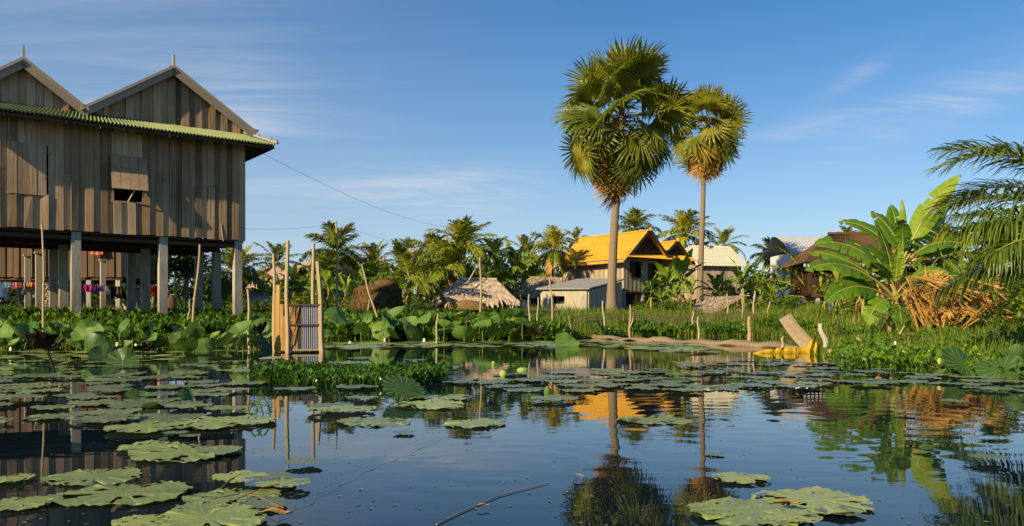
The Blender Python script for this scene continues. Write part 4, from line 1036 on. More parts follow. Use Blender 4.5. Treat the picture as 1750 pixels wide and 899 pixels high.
mb = MB(); wallp(mb, V1, V0, g1 - .4, zt1 - .1, zt1 - .1, hole=(.26, .5, wz(519, d), wz(506, d))); part(shed, mb, 'front_wall', 'plaster')
mb = MB(); wallp(mb, V0 - nrm(V2 - V0) * 0, V2, g1 - .4, zt1 - .1, zt2 + .35); part(shed, mb, 'side_wall', 'plaster')
mb = MB(); wallp(mb, V3, V1, g1 - .4, zt2 + .3, zt1 - .1); wallp(mb, V2, V3, g1 - .4, zt2 + .3, zt2 + .3); part(shed, mb, 'rear_wall', 'plaster')
mb = MB(); ou = nrm(V0 - V1) * .3; of = nrm(V0 - V2) * .35
mb.prism([V1 - ou + of + HZ * (zt1 - .03), V0 + ou + of + HZ * (zt1 - .03), V2 + ou - of + HZ * (zt2 + .52), V3 - ou - of + HZ * (zt2 + .52)], HZ * .09, .5); part(shed, mb, 'roof', 'grey_roof')
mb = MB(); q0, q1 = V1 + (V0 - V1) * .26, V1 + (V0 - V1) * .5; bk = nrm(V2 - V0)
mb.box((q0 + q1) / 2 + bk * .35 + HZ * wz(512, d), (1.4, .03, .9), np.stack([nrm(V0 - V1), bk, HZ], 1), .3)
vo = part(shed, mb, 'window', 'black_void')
mb = MB()
for z in (wz(519, d), wz(506, d)): mb.bar(q0 - bk * .03 + HZ * z, q1 - bk * .03 + HZ * z, .1, .05, t=.2)
part(shed, mb, 'window_frame', 'dark_wood', vo)
mb = MB().bar((q0 + q1) / 2 + HZ * wz(517, d) + bk * .2 - nrm(V0 - V1) * .2, (q0 + q1) / 2 + HZ * wz(517, d) + bk * .2 + nrm(V0 - V1) * .3, .2, .16); tag(mb.build('basket', 'orange_plank'), 'orange basket standing inside the window of the plastered shed', 'basket')

# --- open thatched hut
d = 45.0; x0, x1 = wx(737, d), wx(884, d); g = gz((x0 + x1) / 2, d)
hut = thing('thatched_hut', 'open hut with a ragged pale palm thatch roof between the haystacks and the plastered shed', 'hut', ((x0 + x1) / 2, d, g))
zr, ze = wz(474, d), wz(514, d); ym = d + 1.9; xr0, xr1 = wx(787, ym), wx(846, ym)
mb = MB(); thatch(mb, (x0 + .1, d, ze), (x1, d, ze), (xr0, ym, zr), (xr1, ym, zr - .05), rng, 10, 62, .18, .5, .3, .62)
thatch(mb, (x1, d, ze), (x1 - .1, d + 3.8, ze), (xr1, ym, zr - .05), (xr1 - .05, ym + .1, zr - .05), rng, 9, 30, .18, .5, .3, .55)
thatch(mb, (x0 + .1, d + 3.8, ze - .2), (x0 + .1, d, ze), (xr0, ym + .1, zr), (xr0, ym, zr), rng, 9, 30, .18, .5, .3, .66)
thatch(mb, (x1, d + 3.8, ze), (x0, d + 3.8, ze), (xr1, ym, zr), (xr0, ym, zr), rng, 6, 30, .2, .6, .2, .5)
mb.bar((xr0 - .1, ym, zr + .04), (xr1 + .1, ym, zr), .22, .1, t=.8)
part(hut, mb, 'thatch_roof', 'thatch')
mb = MB().tube([at(722, 525, d - .5), at(800, 482, d + .6), at(813, 459, d + 1.2)], [.05, .05, .035], 6, .7); part(hut, mb, 'leaning_roof_pole', 'grey_stick')
for (px_, dd) in ((741, .2), (784, .2), (834, .2), (872, .2), (745, 3.5), (800, 3.5), (868, 3.5)):
    mb = MB().tube([(wx(px_, d + dd), d + dd, g - .3), (wx(px_, d + dd) + .03, d + dd, ze + .15)], .05, 6, .5); part(hut, mb, 'post', 'grey_stick')
mb = MB(); 
for i in range(22): mb.box((x0 + .6 + i * .2, d + 3.4, g + .45), (.19, .04, 1.1), None, float(rng.random()))
part(hut, mb, 'back_wall', 'dark_wood')
mb = MB(); mb.box((wx(765, d), d + 1.6, g + .5), (1.1, 1.0, .9), None, .5); part(hut, mb, 'straw_bedding', 'hay')
for (px_, w, h, lab) in ((800, 1.25, .72, 'small rounded haystack in front of the open thatched hut'),):
    mb = MB(); k = np.linspace(0, 1, 9); an = np.linspace(0, 2 * PI, 25)[:-1]
    R = (1 - k ** 3.2)[:, None] ** .5 * (1 + .08 * rng.normal(size=(9, 24)))
    mb.grid(np.stack([R * np.cos(an) * w / 1.15, R * np.sin(an) * w / 2, k[:, None] * h * 1.15 + 0 * an[None]], -1), rng.uniform(.2, .6), closed=True)
    dd = d - 1.2; x = wx(px_, dd); tag(mb.build('haystack', 'hay', smooth=True, loc=(x, dd, gz(x, dd) - .1)), lab, 'haystack')
# --- brown thatched hut
d = 61.5; x0, x1 = wx(884, d), wx(962, d); g = gz(x0, d)
hut2 = thing('thatched_hut', 'low dark brown thatched hut against the left wall of the plastered shed'.replace('left ', 'sunny '), 'hut', ((x0 + x1) / 2, d + 1, g))
mb = MB(); zr, ze = wz(472, d), wz(508, d)
thatch(mb, (x0 - .2, d, wz(500, d)), (x1, d, ze - .1), (wx(908, d + 2), d + 2, zr + .1), (x1 + .2, d + 2, zr), rng, 9, 46, .15, .45, .3, .3)
thatch(mb, (wx(884, d), d + .3, wz(512, d)), (wx(884, d), d + 4, wz(512, d)), (wx(906, d + 2), d + 2, zr), (wx(906, d + 2), d + 2.2, zr), rng, 6, 22, .2, .5, .2, .3)
part(hut2, mb, 'thatch_roof', 'thatch')
mb = MB(); wallp(mb, (wx(886, d), d + .5, 0), (wx(908, d), d + .4, 0), g - .3, wz(511, d), wz(513, d), .08); part(hut2, mb, 'whitewashed_panel', 'white_plaster')
mb = MB(); wallp(mb, (wx(908, d), d + 1.2, 0), (wx(960, d), d + 1.2, 0), g - .3, wz(509, d), wz(509, d), .08); part(hut2, mb, 'back_wall', 'dark_wood')
mb = MB().tube([at(880, 536, d - .3), at(886, 509, d - .2)], .05, 5, .5); part(hut2, mb, 'post', 'grey_stick')
# --- the big haystack
d = 36.0; x = wx(645, d); g = gz(x, d)
mb = MB(); k = np.linspace(0, 1, 16); an = np.linspace(0, 2 * PI, 41)[:-1]
prof = np.where(k < .8, 1.0 - .06 * np.cos(k * 9), np.sqrt(np.clip(1 - ((k - .8) / .2) ** 2, 0, 1)) * .98 + .0)
R = prof[:, None] * (1 + .045 * rng.normal(size=(16, 40)) + .05 * np.sin(an * 3))
hw, hh = 1.03, wz(481, d) - g
ax = np.sign(np.cos(an)) * np.abs(np.cos(an)) ** .7; ay = np.sign(np.sin(an)) * np.abs(np.sin(an)) ** .7
mb.grid(np.stack([R * ax * hw, R * ay * .85, k[:, None] * hh + 0 * an[None]], -1), rng.uniform(.15, .5), closed=True)
kk = 5200; a = rng.uniform(0, 2 * PI, kk); zz_ = rng.uniform(.05, 1.0, kk); rr = np.interp(zz_, k, prof)
p = np.stack([rr * np.sign(np.cos(a)) * np.abs(np.cos(a)) ** .7 * hw, rr * np.sign(np.sin(a)) * np.abs(np.sin(a)) ** .7 * .85, zz_ * hh], -1) * np.array([1.015, 1.02, 1])
strand = np.array([(-.012, 0, 0), (.012, 0, 0), (.008, .03, -.32), (-.008, .03, -.32)])
Rm = rotz(a - PI / 2 + PI + rng.normal(0, .3, kk)) @ rotx(rng.normal(.12, .25, kk)) @ roty(rng.normal(0, .35, kk))
clump = .5 + .5 * np.sin(a * 3 + 1.0) * np.sin(zz_ * 5 + a)
mb.inst(strand, LEAFF, mats4(Rm, p, rng.uniform(.6, 1.3, kk)), np.clip(.18 + .5 * clump + rng.normal(0, .12, kk), 0, 1))
root = thing('haystack', 'large dark rounded haystack with hanging strands beside the leaning pole', 'haystack', (x, d, g - .1))
o = mb.build('stack', 'hay', root)
mb = MB(); mb.grid(np.stack([np.cos(an)[None] * np.cos(k[:9, None] * PI / 1.07) * .55 + .38, np.sin(an)[None] * np.cos(k[:9, None] * PI / 1.07) * .5, hh - .06 + np.sin(k[:9, None] * PI / 1.07) * .28 * (1 + .08 * rng.normal(size=(9, 40)))], -1), rng.uniform(.5, .95), closed=True)
kk = 900; a = rng.uniform(0, 2 * PI, kk); q = rng.uniform(0, 1.45, kk)
mb.inst(strand, LEAFF, mats4(rotz(a + PI / 2) @ rotx(rng.normal(.9, .3, kk)) @ roty(rng.normal(0, .5, kk)), np.stack([np.cos(a) * np.cos(q) * .57 + .38, np.sin(a) * np.cos(q) * .52, hh - .04 + np.sin(q) * .29], -1), rng.uniform(.4, .9, kk)), rng.uniform(.4, 1, kk)); mb.build('straw_cap', 'hay', root)

# --- simple far buildings, each with walls, roof and openings
def far_house(name, label, px0, px1, py_e, py_r, d, dep, ang, roofm, wallm, rng, base_py=537, ov=.5, wave=20, stilts=0.0, windows=1, extra=None):
    x0, x1 = wx(px0, d), wx(px1, d); xm = (x0 + x1) / 2; g = gz(xm, d)
    F = Frame((x0, d, 0), ang); W = (x1 - x0) / math.cos(ang); ze, zr = wz(py_e, d), wz(py_r, d + dep / 2)
    root = thing(name, label, 'house', (xm, d, g)); zb = g - .3 + stilts
    mb = MB(); boards(mb, F, 0, W, 0, zb, ze, rng, 'x', .28, tmu=.5); part(root, mb, 'front_wall', wallm)
    mb = MB(); top = lambda y: ze + (zr - ze) * (1 - abs(y - dep / 2) / (dep / 2)); 
    boards(mb, F, .05, dep, W, zb, top, rng, 'y', .28); part(root, mb, 'gable_wall', wallm)
    mb = MB(); boards(mb, F, .05, dep, 0, zb, top, rng, 'y', .28); boards(mb, F, 0, W, dep, zb, ze, rng, 'x', .4); part(root, mb, 'rear_wall', wallm)
    k = ov * (zr - ze) / (dep / 2)
    for sg in (0, 1):
        ya = -ov if sg == 0 else dep + ov
        mb = MB(); slope(mb, F(-ov, ya, ze - k), F(W + ov, ya, ze - k), F(-ov, dep / 2, zr), F(W + ov, dep / 2, zr), 7, wave, .025, rng); part(root, mb, 'roof', roofm)
    for i in range(windows):
        xw = W * (i + .6) / (windows + .2)
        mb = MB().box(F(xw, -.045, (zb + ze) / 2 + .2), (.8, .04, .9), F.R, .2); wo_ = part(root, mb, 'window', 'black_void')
        mb = MB()
        for s_ in (-.43, .43): mb.box(F(xw + s_, -.06, (zb + ze) / 2 + .2), (.07, .06, 1.0), F.R, .5)
        part(root, mb, 'window_frame', 'trim_wood', wo_)
    if stilts:
        for xx in (.2, W / 2, W - .2):
            for yy in (.2, dep - .2):
                mb = MB().box(F(xx, yy, (g - .3 + zb) / 2), (.22, .22, zb - g + .3), F.R, .3); part(root, mb, 'post', 'post_concrete')
    return root, F, W, ze, zr
far_house('house', 'house with a plain cream roof standing beyond the thinner sugar palm', 1192, 1272, 449, 419, 75, 6.2, math.radians(14), 'cream_roof', 'far_wood', rng, stilts=1.6, wave=16)
far_house('house', 'pinkish gabled roof half hidden behind the bamboo posts of the outhouse', 505, 548, 462, 440, 66, 4, math.radians(-42), 'pink_roof', 'pink_roof', rng, windows=0, wave=10)
far_house('house', 'low house with a brown roof showing between the corner post and the outhouse', 436, 486, 486, 455, 60, 4, math.radians(-20), 'pink_roof', 'dark_wood', rng, windows=0, wave=10)
far_house('shed', 'low dark shed with a brown sheet roof beside the large house', 418, 452, 518, 498, 44, 3, math.radians(-15), 'pink_roof', 'dark_wood', rng, windows=0, wave=8)
far_house('house', 'house under a wide dull grey sheet roof behind the haystack trees', 586, 650, 452, 437, 72, 5, math.radians(10), 'grey_roof', 'far_wood', rng, windows=0, wave=14)
r_, F, W, ze, zr = far_house('house', 'house with dark roof and a blue and white striped gable among the palms', 688, 752, 446, 424, 74, 5, math.radians(6), 'grey_roof', 'blue_tin', rng, windows=1, wave=16)
mb = MB(); p0 = at(765, 446, 72.6)
for i in range(6):
    z = p0[2] + i * .3; w = 1.1 - i * .16
    for sg in (-1, 1): mb.bar((p0[0], 72.6, z + .45), (p0[0] + sg * w, 72.6, z), .04, .13, up=(0, 1, 0), t=.9 if i % 2 else .1)
part(r_, mb, 'striped_gable', 'white_plaster')
mb = MB().prism([(p0[0] - 1.25, 72.68, p0[2] - .2), (p0[0] + 1.25, 72.68, p0[2] - .2), (p0[0] + .1, 72.68, p0[2] + 2.2), (p0[0] - .1, 72.68, p0[2] + 2.2)], (0, .06, 0)); part(r_, mb, 'gable_panel', 'blue_tin')
for sg in (-1, 1):
    mb = MB().bar((p0[0] + sg * 1.35, 72.5, p0[2] - .2), (p0[0], 72.5, p0[2] + 2.25), .1, .14, up=(0, 1, 0), t=.7); part(r_, mb, 'bargeboard', 'pink_roof')
# white building with the tin roof
d = 60.0
wb = thing('house', 'white plastered house under a curved pale tin roof beside the red-brown stilt house', 'house', (wx(1395, d), d, gz(wx(1395, d), d)))
x0, x1 = wx(1358, d), wx(1440, d); g = gz(x0, d); ze = wz(431, d)
mb = MB(); wallp(mb, (x0, d, 0), (x1, d, 0), g - .3, ze, ze, .2); part(wb, mb, 'front_wall', 'white_plaster')
mb = MB(); wallp(mb, (x0, d + 5, 0), (x0, d, 0), g - .3, ze, ze, .2); part(wb, mb, 'side_wall', 'white_plaster')
mb = MB(); wallp(mb, (x1, d, 0), (x1, d + 5, 0), g - .3, ze, ze, .2); part(wb, mb, 'side_wall', 'white_plaster')
mb = MB(); s = np.linspace(0, 1, 9)
prof = [(d - .6 + q * 4.2, ze - .05 + (wz(405, d + 3) - ze + .1) * math.sin(q * PI / 2)) for q in s]
k = 81; xs = np.linspace(x0 - .55, x1 + .8, k)
mb.grid(np.array([[(x, y, z + .03 * math.sin(i * 1.57)) for i, x in enumerate(xs)] for (y, z) in prof]), .6)
mb.grid(np.array([[(x, y, z) for x in (xs[0], xs[-1])] for (y, z) in [prof[-1], (d + 6, ze)]]), .5); mb.bar((xs[0], prof[0][0], prof[0][1] - .06), (xs[-1], prof[0][0], prof[0][1] - .06), .06, .12)
part(wb, mb, 'tin_roof', 'tin_roof')
for px_ in (1361, 1400, 1436):
    mb = MB().box((wx(px_, d), d - .12, (g + ze) / 2), (.3, .22, ze - g - .1), None, .8); part(wb, mb, 'pillar', 'white_plaster')
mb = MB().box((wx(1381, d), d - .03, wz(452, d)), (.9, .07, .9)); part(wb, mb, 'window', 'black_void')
# --- red-brown stilt house
d = 44.0; x0, x1 = wx(1388, d), wx(1560, d); g = gz(x0, d); F = Frame((x0, d, 0), math.radians(-6)); W = x1 - x0; dep = 5.0
rh = thing('stilt_house', 'red-brown wooden stilt house with tiled roof hidden behind the banana plant', 'house', ((x0 + x1) / 2, d, g))
zf, ze, zr = wz(500, d), wz(447, d), wz(393, d)
mb = MB(); boards(mb, F, 0, W, 0, zf, ze, rng, 'x', .22, tmu=.45, holes=((2.9, 3.8, zf + .55, zf + 1.4),)); part(rh, mb, 'front_wall', 'red_wood')
mb = MB(); boards(mb, F, .05, dep, 0, zf, ze, rng, 'y', .25); boards(mb, F, .05, dep, W, zf, ze, rng, 'y', .25); boards(mb, F, 0, W, dep, zf, ze, rng, 'x', .25); part(rh, mb, 'side_wall_boards', 'red_wood')
mb = MB().box(F(3.35, -.01, zf + .98), (.85, .03, .8), F.R, .6); part(rh, mb, 'window_shutter', 'blue_tin')
mb = MB(); slope(mb, F(-.6, -.9, ze - .1), F(W + .6, -.9, ze - .1), F(1.6, dep / 2, zr), F(W - 1.2, dep / 2, zr), 12, 34, .03, rng); part(rh, mb, 'roof', 'brown_tile')
mb = MB(); slope(mb, F(-.6, dep + .9, ze - .1), F(W + .6, dep + .9, ze - .1), F(1.6, dep / 2, zr), F(W - 1.2, dep / 2, zr), 8, 24, .03, rng)
slope(mb, F(-.6, -.9, ze - .1), F(-.6, dep + .9, ze - .1), F(1.6, dep / 2, zr), F(1.6, dep / 2 + .01, zr), 8, 20, .03, rng)
slope(mb, F(W + .6, -.9, ze - .1), F(W + .6, dep + .9, ze - .1), F(W - 1.2, dep / 2, zr), F(W - 1.2, dep / 2 + .01, zr), 8, 20, .03, rng); part(rh, mb, 'hip_roof', 'brown_tile')
mb = MB(); mb.bar(F(1.5, dep / 2, zr + .06), F(W - 1.1, dep / 2, zr + .06), .2, .12, t=.5)
mb.box(F(2.75, dep / 2, zr + .25), (.14, .14, .4), F.R, .9, taper=.5); part(rh, mb, 'ridge_ornament', 'brown_tile')
mb = MB()
for x in np.arange(-.6, W + .6, .2): mb.box(F(x, -.88, ze - .25), (.12, .02, .16), F.R, float(rng.uniform(.3, .8)))
part(rh, mb, 'eave_fringe', 'blue_tin')
mb = MB(); mb.box(F(W / 2, dep / 2, zf - .06), (W, dep, .12), F.R, .3); mb.box(F(W / 2, -.06, zf - .1), (W + .1, .1, .28), F.R, .8); part(rh, mb, 'floor', 'red_wood')
for i, x in enumerate((.3, 1.7, 2.5, 3.4, 5.0)):
    for y in (.1, dep - .2):
        mb = MB().box(F(x, y, (g - .3 + zf - .13) / 2), (.2, .2, zf - g + .17), F.R, .6 if i != 1 else .2); part(rh, mb, 'post', 'post_concrete')
mb = MB(); 
for i in range(14): mb.box(F(.3 + i * .24, 2.6, g + .75), (.22, .04, 1.5), F.R, float(rng.random()))
part(rh, mb, 'yellow_screen', 'orange_plank')
mb = MB(); mb.box(F(W * .45, -1.3, g - .02), (W + 2, 2.0, .16), F.R, .6); part(rh, mb, 'earth_step', 'log_wood')
for (px_, mat, w, h, lab, cat, sh) in ((1419, 'cloth_denim', .34, .62, 'blue cloth hanging under the red-brown stilt house', 'cloth', 0), (1411, 'cloth_dark', .22, .5, 'dark cloth hanging beside the blue one under the stilt house', 'cloth', 0)):
    mb = MB(); u = np.linspace(0, 1, 8)[None, :]; v = np.linspace(0, 1, 6)[:, None]
    mb.grid(np.stack([(u - .5) * w + 0 * v, .04 * np.sin(u * 12) + 0 * v, -v * h + 0 * u], -1)); tag(mb.build('cloth', mat, smooth=True, loc=tuple(at(px_, 514, d - .5))), lab, cat)
# --- fallen thatch lean-to
d = 47.0; mb = MB(); dd2 = d + 1.6
thatch(mb, at(1176, 533, d - .6), at(1226, 535, d - .6), at(1203, 508, dd2), at(1272, 506, dd2), rng, 9, 50, .1, .4, .25, .55)
root = thing('thatch_shelter', 'low sloping thatch shelter sagging to the ground at the foot of the thin sugar palm', 'shelter', tuple(at(1225, 533, d)))
part(root, mb, 'thatch_roof', 'thatch')
mb = MB(); mb.bar(at(1203, 509, dd2), at(1282, 505, dd2), .05, .05, t=.6); part(root, mb, 'ridge_pole', 'grey_stick')
for px_ in (1206, 1268): mb = MB().tube([np.array([wx(px_, dd2), dd2, gz(wx(px_, dd2), dd2) - .2]), at(px_, 507, dd2)], .05, 5); part(root, mb, 'post', 'grey_stick')
# ------------------------------------------------------------------ palms, bananas, trees and bushes
rng = np.random.default_rng(31)
CC = [coconut_crown(np.random.default_rng(100 + i), n=(22, 15, 19, 24)[i], L=(3.1, 3.3, 2.7, 3.0)[i], nl=30, ll=(1.0, .8, 1.1, .9)[i], w=.1, dead=(0, 1, 2, 3)[i]) for i in range(4)]
CY = coconut_crown(np.random.default_rng(140), n=12, L=2.6, nl=26, ll=.6, w=.06, dead=0)
def coconut(px_, py_, d_, Lpx, label, var, lean=(0, 0)):
    """crown centre at pixel (px_,py_), fronds about Lpx pixels long"""
    x, z = wx(px_, d_), wz(py_, d_); g = gz(x - lean[0], d_); h = max(.6, z - g)
    r = thing('coconut_palm', label, 'palm tree', (x - lean[0], d_, g), 0, 'coconut palms of the village')
    tm, top = trunk_mesh(h, .16, .1, lean, np.random.default_rng(int(px_)), 1.5, n=8, k=8)
    put(tm, 'trunk', r)
    sc_ = Lpx * d_ / F_PX / 2.35
    put(CC[var] if var < 4 else CY, 'crown', r, tuple(top), (rng.normal(0, .12), rng.normal(0, .12), rng.uniform(0, 6.28)), sc_ * rng.uniform(.88, 1.15))
for a in [(404, 470, 46, 56, 'coconut palm with yellowing fronds just behind the corner post of the large house', 0),
          (474, 452, 62, 42, 'small coconut palm behind the first bamboo posts of the outhouse', 1),
          (574, 432, 56, 48, 'upright coconut palm behind the tall thin pole', 2),
          (559, 470, 50, 46, 'low coconut palm at the foot of the tall thin pole', 3),
          (640, 452, 60, 36, 'coconut palm behind the large dark haystack', 1),
          (700, 428, 98, 22, 'distant small coconut palm above the dark roof', 0),
          (738, 436, 56, 44, 'coconut palm beside the blue and white striped gable', 2),
          (792, 424, 56, 52, 'tallest coconut palm of the clump behind the open thatched hut', 0),
          (772, 462, 50, 62, 'wide coconut palm with arching yellow fronds above the thatched hut', 3),
          (700, 478, 44, 62, 'low spreading coconut palm between the big haystack and the thatched hut', 1),
          (846, 436, 66, 38, 'coconut palm behind the ridge end of the open thatched hut', 3),
          (905, 438, 70, 36, 'coconut palm above the brown thatched hut', 1),
          (944, 428, 64, 40, 'coconut palm close to the yellow roof on its sunny side', 2),
          (984, 412, 92, 22, 'distant coconut palm peeping over the edge of the yellow roof', 1),
          (1086, 392, 84, 34, 'coconut palm rising behind the ridge of the yellow roof', 2),
          (1168, 402, 80, 44, 'coconut palm between the yellow roofs and the thinner sugar palm', 0),
          (1196, 440, 82, 30, 'low coconut palm with hanging fronds beside the thinner sugar palm', 3),
          (1238, 420, 98, 34, 'distant coconut palm behind the cream roof', 1),
          (1316, 436, 80, 34, 'coconut palm next to the gable of the cream roofed house', 2),
          (1345, 448, 92, 24, 'faint distant coconut palm between the cream roof and the white house', 0),
          (1446, 402, 100, 17, 'tiny distant coconut palm above the pale tin roof', 3),
          (1425, 470, 70, 30, 'coconut palm tucked behind the white house', 1),
          (1610, 440, 40, 60, 'coconut palm behind the near banana plant', 2),
          (1700, 440, 44, 60, 'coconut palm behind the overhanging near fronds', 0)]: coconut(*a)
coconut(1390, 512, 46, 105, 'young trunkless coconut palm in front of the white house', 4)
# --- sugar palms
d = 46.0; b0 = at(1046, 537, d); g = gz(b0[0], b0[1])
sugar_palm('sugar_palm', 'tallest sugar palm with a broad crown and shaggy skirt of dead leaves', (b0[0], b0[1], g - .1), wz(184, d) - g, 4.6, (wx(1062, d) - b0[0], 0), 7, 'sugar palms', n=58, nskirt=54, r0=.27, top_len=.72, leaf_scale=.97, t0=.95)
d = 66.0; b0 = at(1196, 535, d); g = gz(b0[0], b0[1])
sugar_palm('sugar_palm', 'thinner sugar palm with a smaller rounded crown behind the tallest one', (b0[0], b0[1], g - .1), wz(212, d) - g, 3.95, (wx(1206, d) - b0[0], 0), 9, 'sugar palms', n=46, nskirt=46, r0=.25, top_len=.68, leaf_scale=1.0, t0=.78)
# --- banana plants
BM = [banana_meshes(np.random.default_rng(200 + i), 2.0, 9, 1.9, .3, .3) for i in range(4)]
def banana(px_, py_, d_, label, var, py_b=None, wide=1.0):
    """leaf tips reach pixel py_"""
    x = wx(px_, d_); g = gz(x, d_); H_ = wz(py_, d_) - g; s_ = H_ / 3.35
    r = thing('banana_plant', label, 'banana plant', (x, d_, g - .05), rng.uniform(0, 6.28), 'banana plants on the far bank', s_)
    st, cr = BM[var]; put(st, 'stem', r); put(cr, 'crown', r, scale=(wide, wide, 1))
for a in [(500, 455, 48, 'banana plant with pale young leaves behind the outhouse posts', 0), (462, 482, 42, 'banana plant between the corner post and the outhouse', 1), (540, 478, 42, 'banana plant just past the corrugated side of the outhouse', 2),
          (590, 470, 44, 'banana plant beside the foot of the tall thin pole', 3), (658, 448, 52, 'banana plant with bright leaves above the big haystack', 0), (615, 462, 48, 'banana plant behind the tip of the leaning pole', 1),
          (690, 470, 43, 'banana plant right beside the big haystack', 2), (722, 462, 52, 'banana plant under the striped gable', 3), (760, 440, 55, 'banana plant below the tallest coconut clump', 1),
          (818, 448, 54, 'banana plant behind the ridge of the thatched hut', 0), (882, 424, 67, 'tall banana plant with broad leaves above the brown hut', 2), (862, 446, 66, 'banana plant at the thatched hut gable', 3), (925, 450, 72, 'banana plant at the sunny wall of the yellow-roofed house', 1), (905, 455, 69, 'banana plant leaning over the brown thatched hut', 0),
          (1112, 468, 50, 'banana plant hiding the posts of the yellow-roofed house', 0), (1140, 446, 52, 'banana plant below the second yellow gable', 1), (1165, 438, 55, 'tall banana plant between the two sugar palm trunks', 2), (1128, 492, 45, 'small banana plant in front of the dark space under the house', 3),
          (1180, 470, 48, 'banana plant touching the thinner sugar palm trunk', 0), (1226, 466, 55, 'banana plant just past the thinner sugar palm trunk', 1), (1152, 484, 46, 'banana plant with drooping leaves near the thatch shelter', 3),
          (1270, 446, 50, 'banana plant with tall upright leaves behind the thatch shelter', 0), (1300, 462, 50, 'banana plant below the gable of the cream roofed house', 2), (1338, 464, 52, 'banana plant left of the white house wall'.replace('left of', 'near'), 3), (1318, 482, 46, 'bushy banana plant at the net fence', 1), (1360, 480, 48, 'banana plant by the young trunkless palm', 0),
          (1500, 430, 40, 'banana plant half behind the near banana leaves', 1), (1650, 440, 30, 'banana plant behind the dry fronds', 2), (448, 468, 46, 'banana plant beyond the low dark shed', 2), (478, 470, 52, 'banana plant with upright leaves behind the sunny outhouse planks', 3), (522, 464, 50, 'banana plant under the pinkish gable', 1), (562, 462, 46, 'banana plant with pale midribs by the tall thin pole', 0), (630, 440, 58, 'tall banana plant whose tip tops the trees behind the big haystack', 2), (676, 456, 50, 'banana plant below the dark roof', 3), (706, 450, 56, 'banana plant between the dark roof and the striped gable', 0), (742, 455, 50, 'banana plant under the arching yellow fronds', 2), (790, 446, 58, 'banana plant right behind the thatched hut ridge', 3), (838, 440, 60, 'banana plant between the two thatched roofs', 1), (1436, 452, 37, 'banana plant in front of the roof edge of the red-brown stilt house', 2), (1474, 446, 35, 'banana plant covering the wall of the red-brown stilt house', 0), (1408, 474, 38, 'banana plant at the shaded end of the red-brown stilt house', 1), (1722, 455, 28, 'banana plant in the shade of the overhanging palm', 3), (1580, 445, 34, 'banana plant behind the spiky yellow leaves', 0)]: banana(*a)
# --- broad-leaved trees
TM = [tree_meshes(np.random.default_rng(300 + i), 5, 1.9, 16, 300, .2) for i in range(3)]
def tree(px_, py_, d_, wpx, label, var, sq=1.0, grp='leafy trees of the village'):
    x = wx(px_, d_); g = gz(x, d_); h = wz(py_, d_) - g; w = wpx * d_ / F_PX
    r = thing('leafy_tree', label, 'tree', (x, d_, g - .05), rng.uniform(0, 6.28), grp)
    sw_, sh_ = w / 4.0, h / 5.2; r.scale = (sw_, sw_, sh_)
    put(TM[var][0], 'trunk', r); put(TM[var][1], 'crown', r)
for a in [(320, 412, 40, 150, 'dark spreading tree seen between the posts under the large house', 0), (262, 428, 48, 90, 'dark tree deeper in the shade under the large house', 1), (385, 470, 46, 70, 'bushy tree between the two rightmost house posts'.replace('rightmost', 'outer'), 2),
          (632, 428, 80, 62, 'round bright green tree behind the big haystack', 1), (530, 462, 70, 80, 'leafy tree behind the outhouse posts', 0), (820, 452, 76, 90, 'leafy tree in the gap beyond the thatched hut', 2), (690, 455, 84, 90, 'leafy tree around the dark roof', 0), (755, 462, 66, 70, 'leafy tree behind the striped gable palms', 1), (590, 468, 78, 80, 'leafy tree under the grey sheet roof', 2), (925, 470, 70, 70, 'leafy tree at the back of the brown hut', 1), (440, 470, 72, 90, 'leafy tree beyond the low dark shed', 1),
          (1215, 462, 84, 80, 'leafy tree beside the cream roofed house', 0), (1340, 470, 84, 90, 'leafy tree between the cream roof and the white house', 2), (1460, 455, 66, 100, 'leafy tree behind the red-brown stilt house', 1), (1560, 430, 50, 120, 'leafy tree behind the top of the near banana', 0), (1700, 445, 40, 170, 'dense dark tree behind the overhanging palm fronds', 2), (1640, 470, 32, 130, 'dense tree behind the heap of dry fronds', 0), (1760, 470, 24, 140, 'dark tree at the bank under the near palm', 1)]: tree(*a)
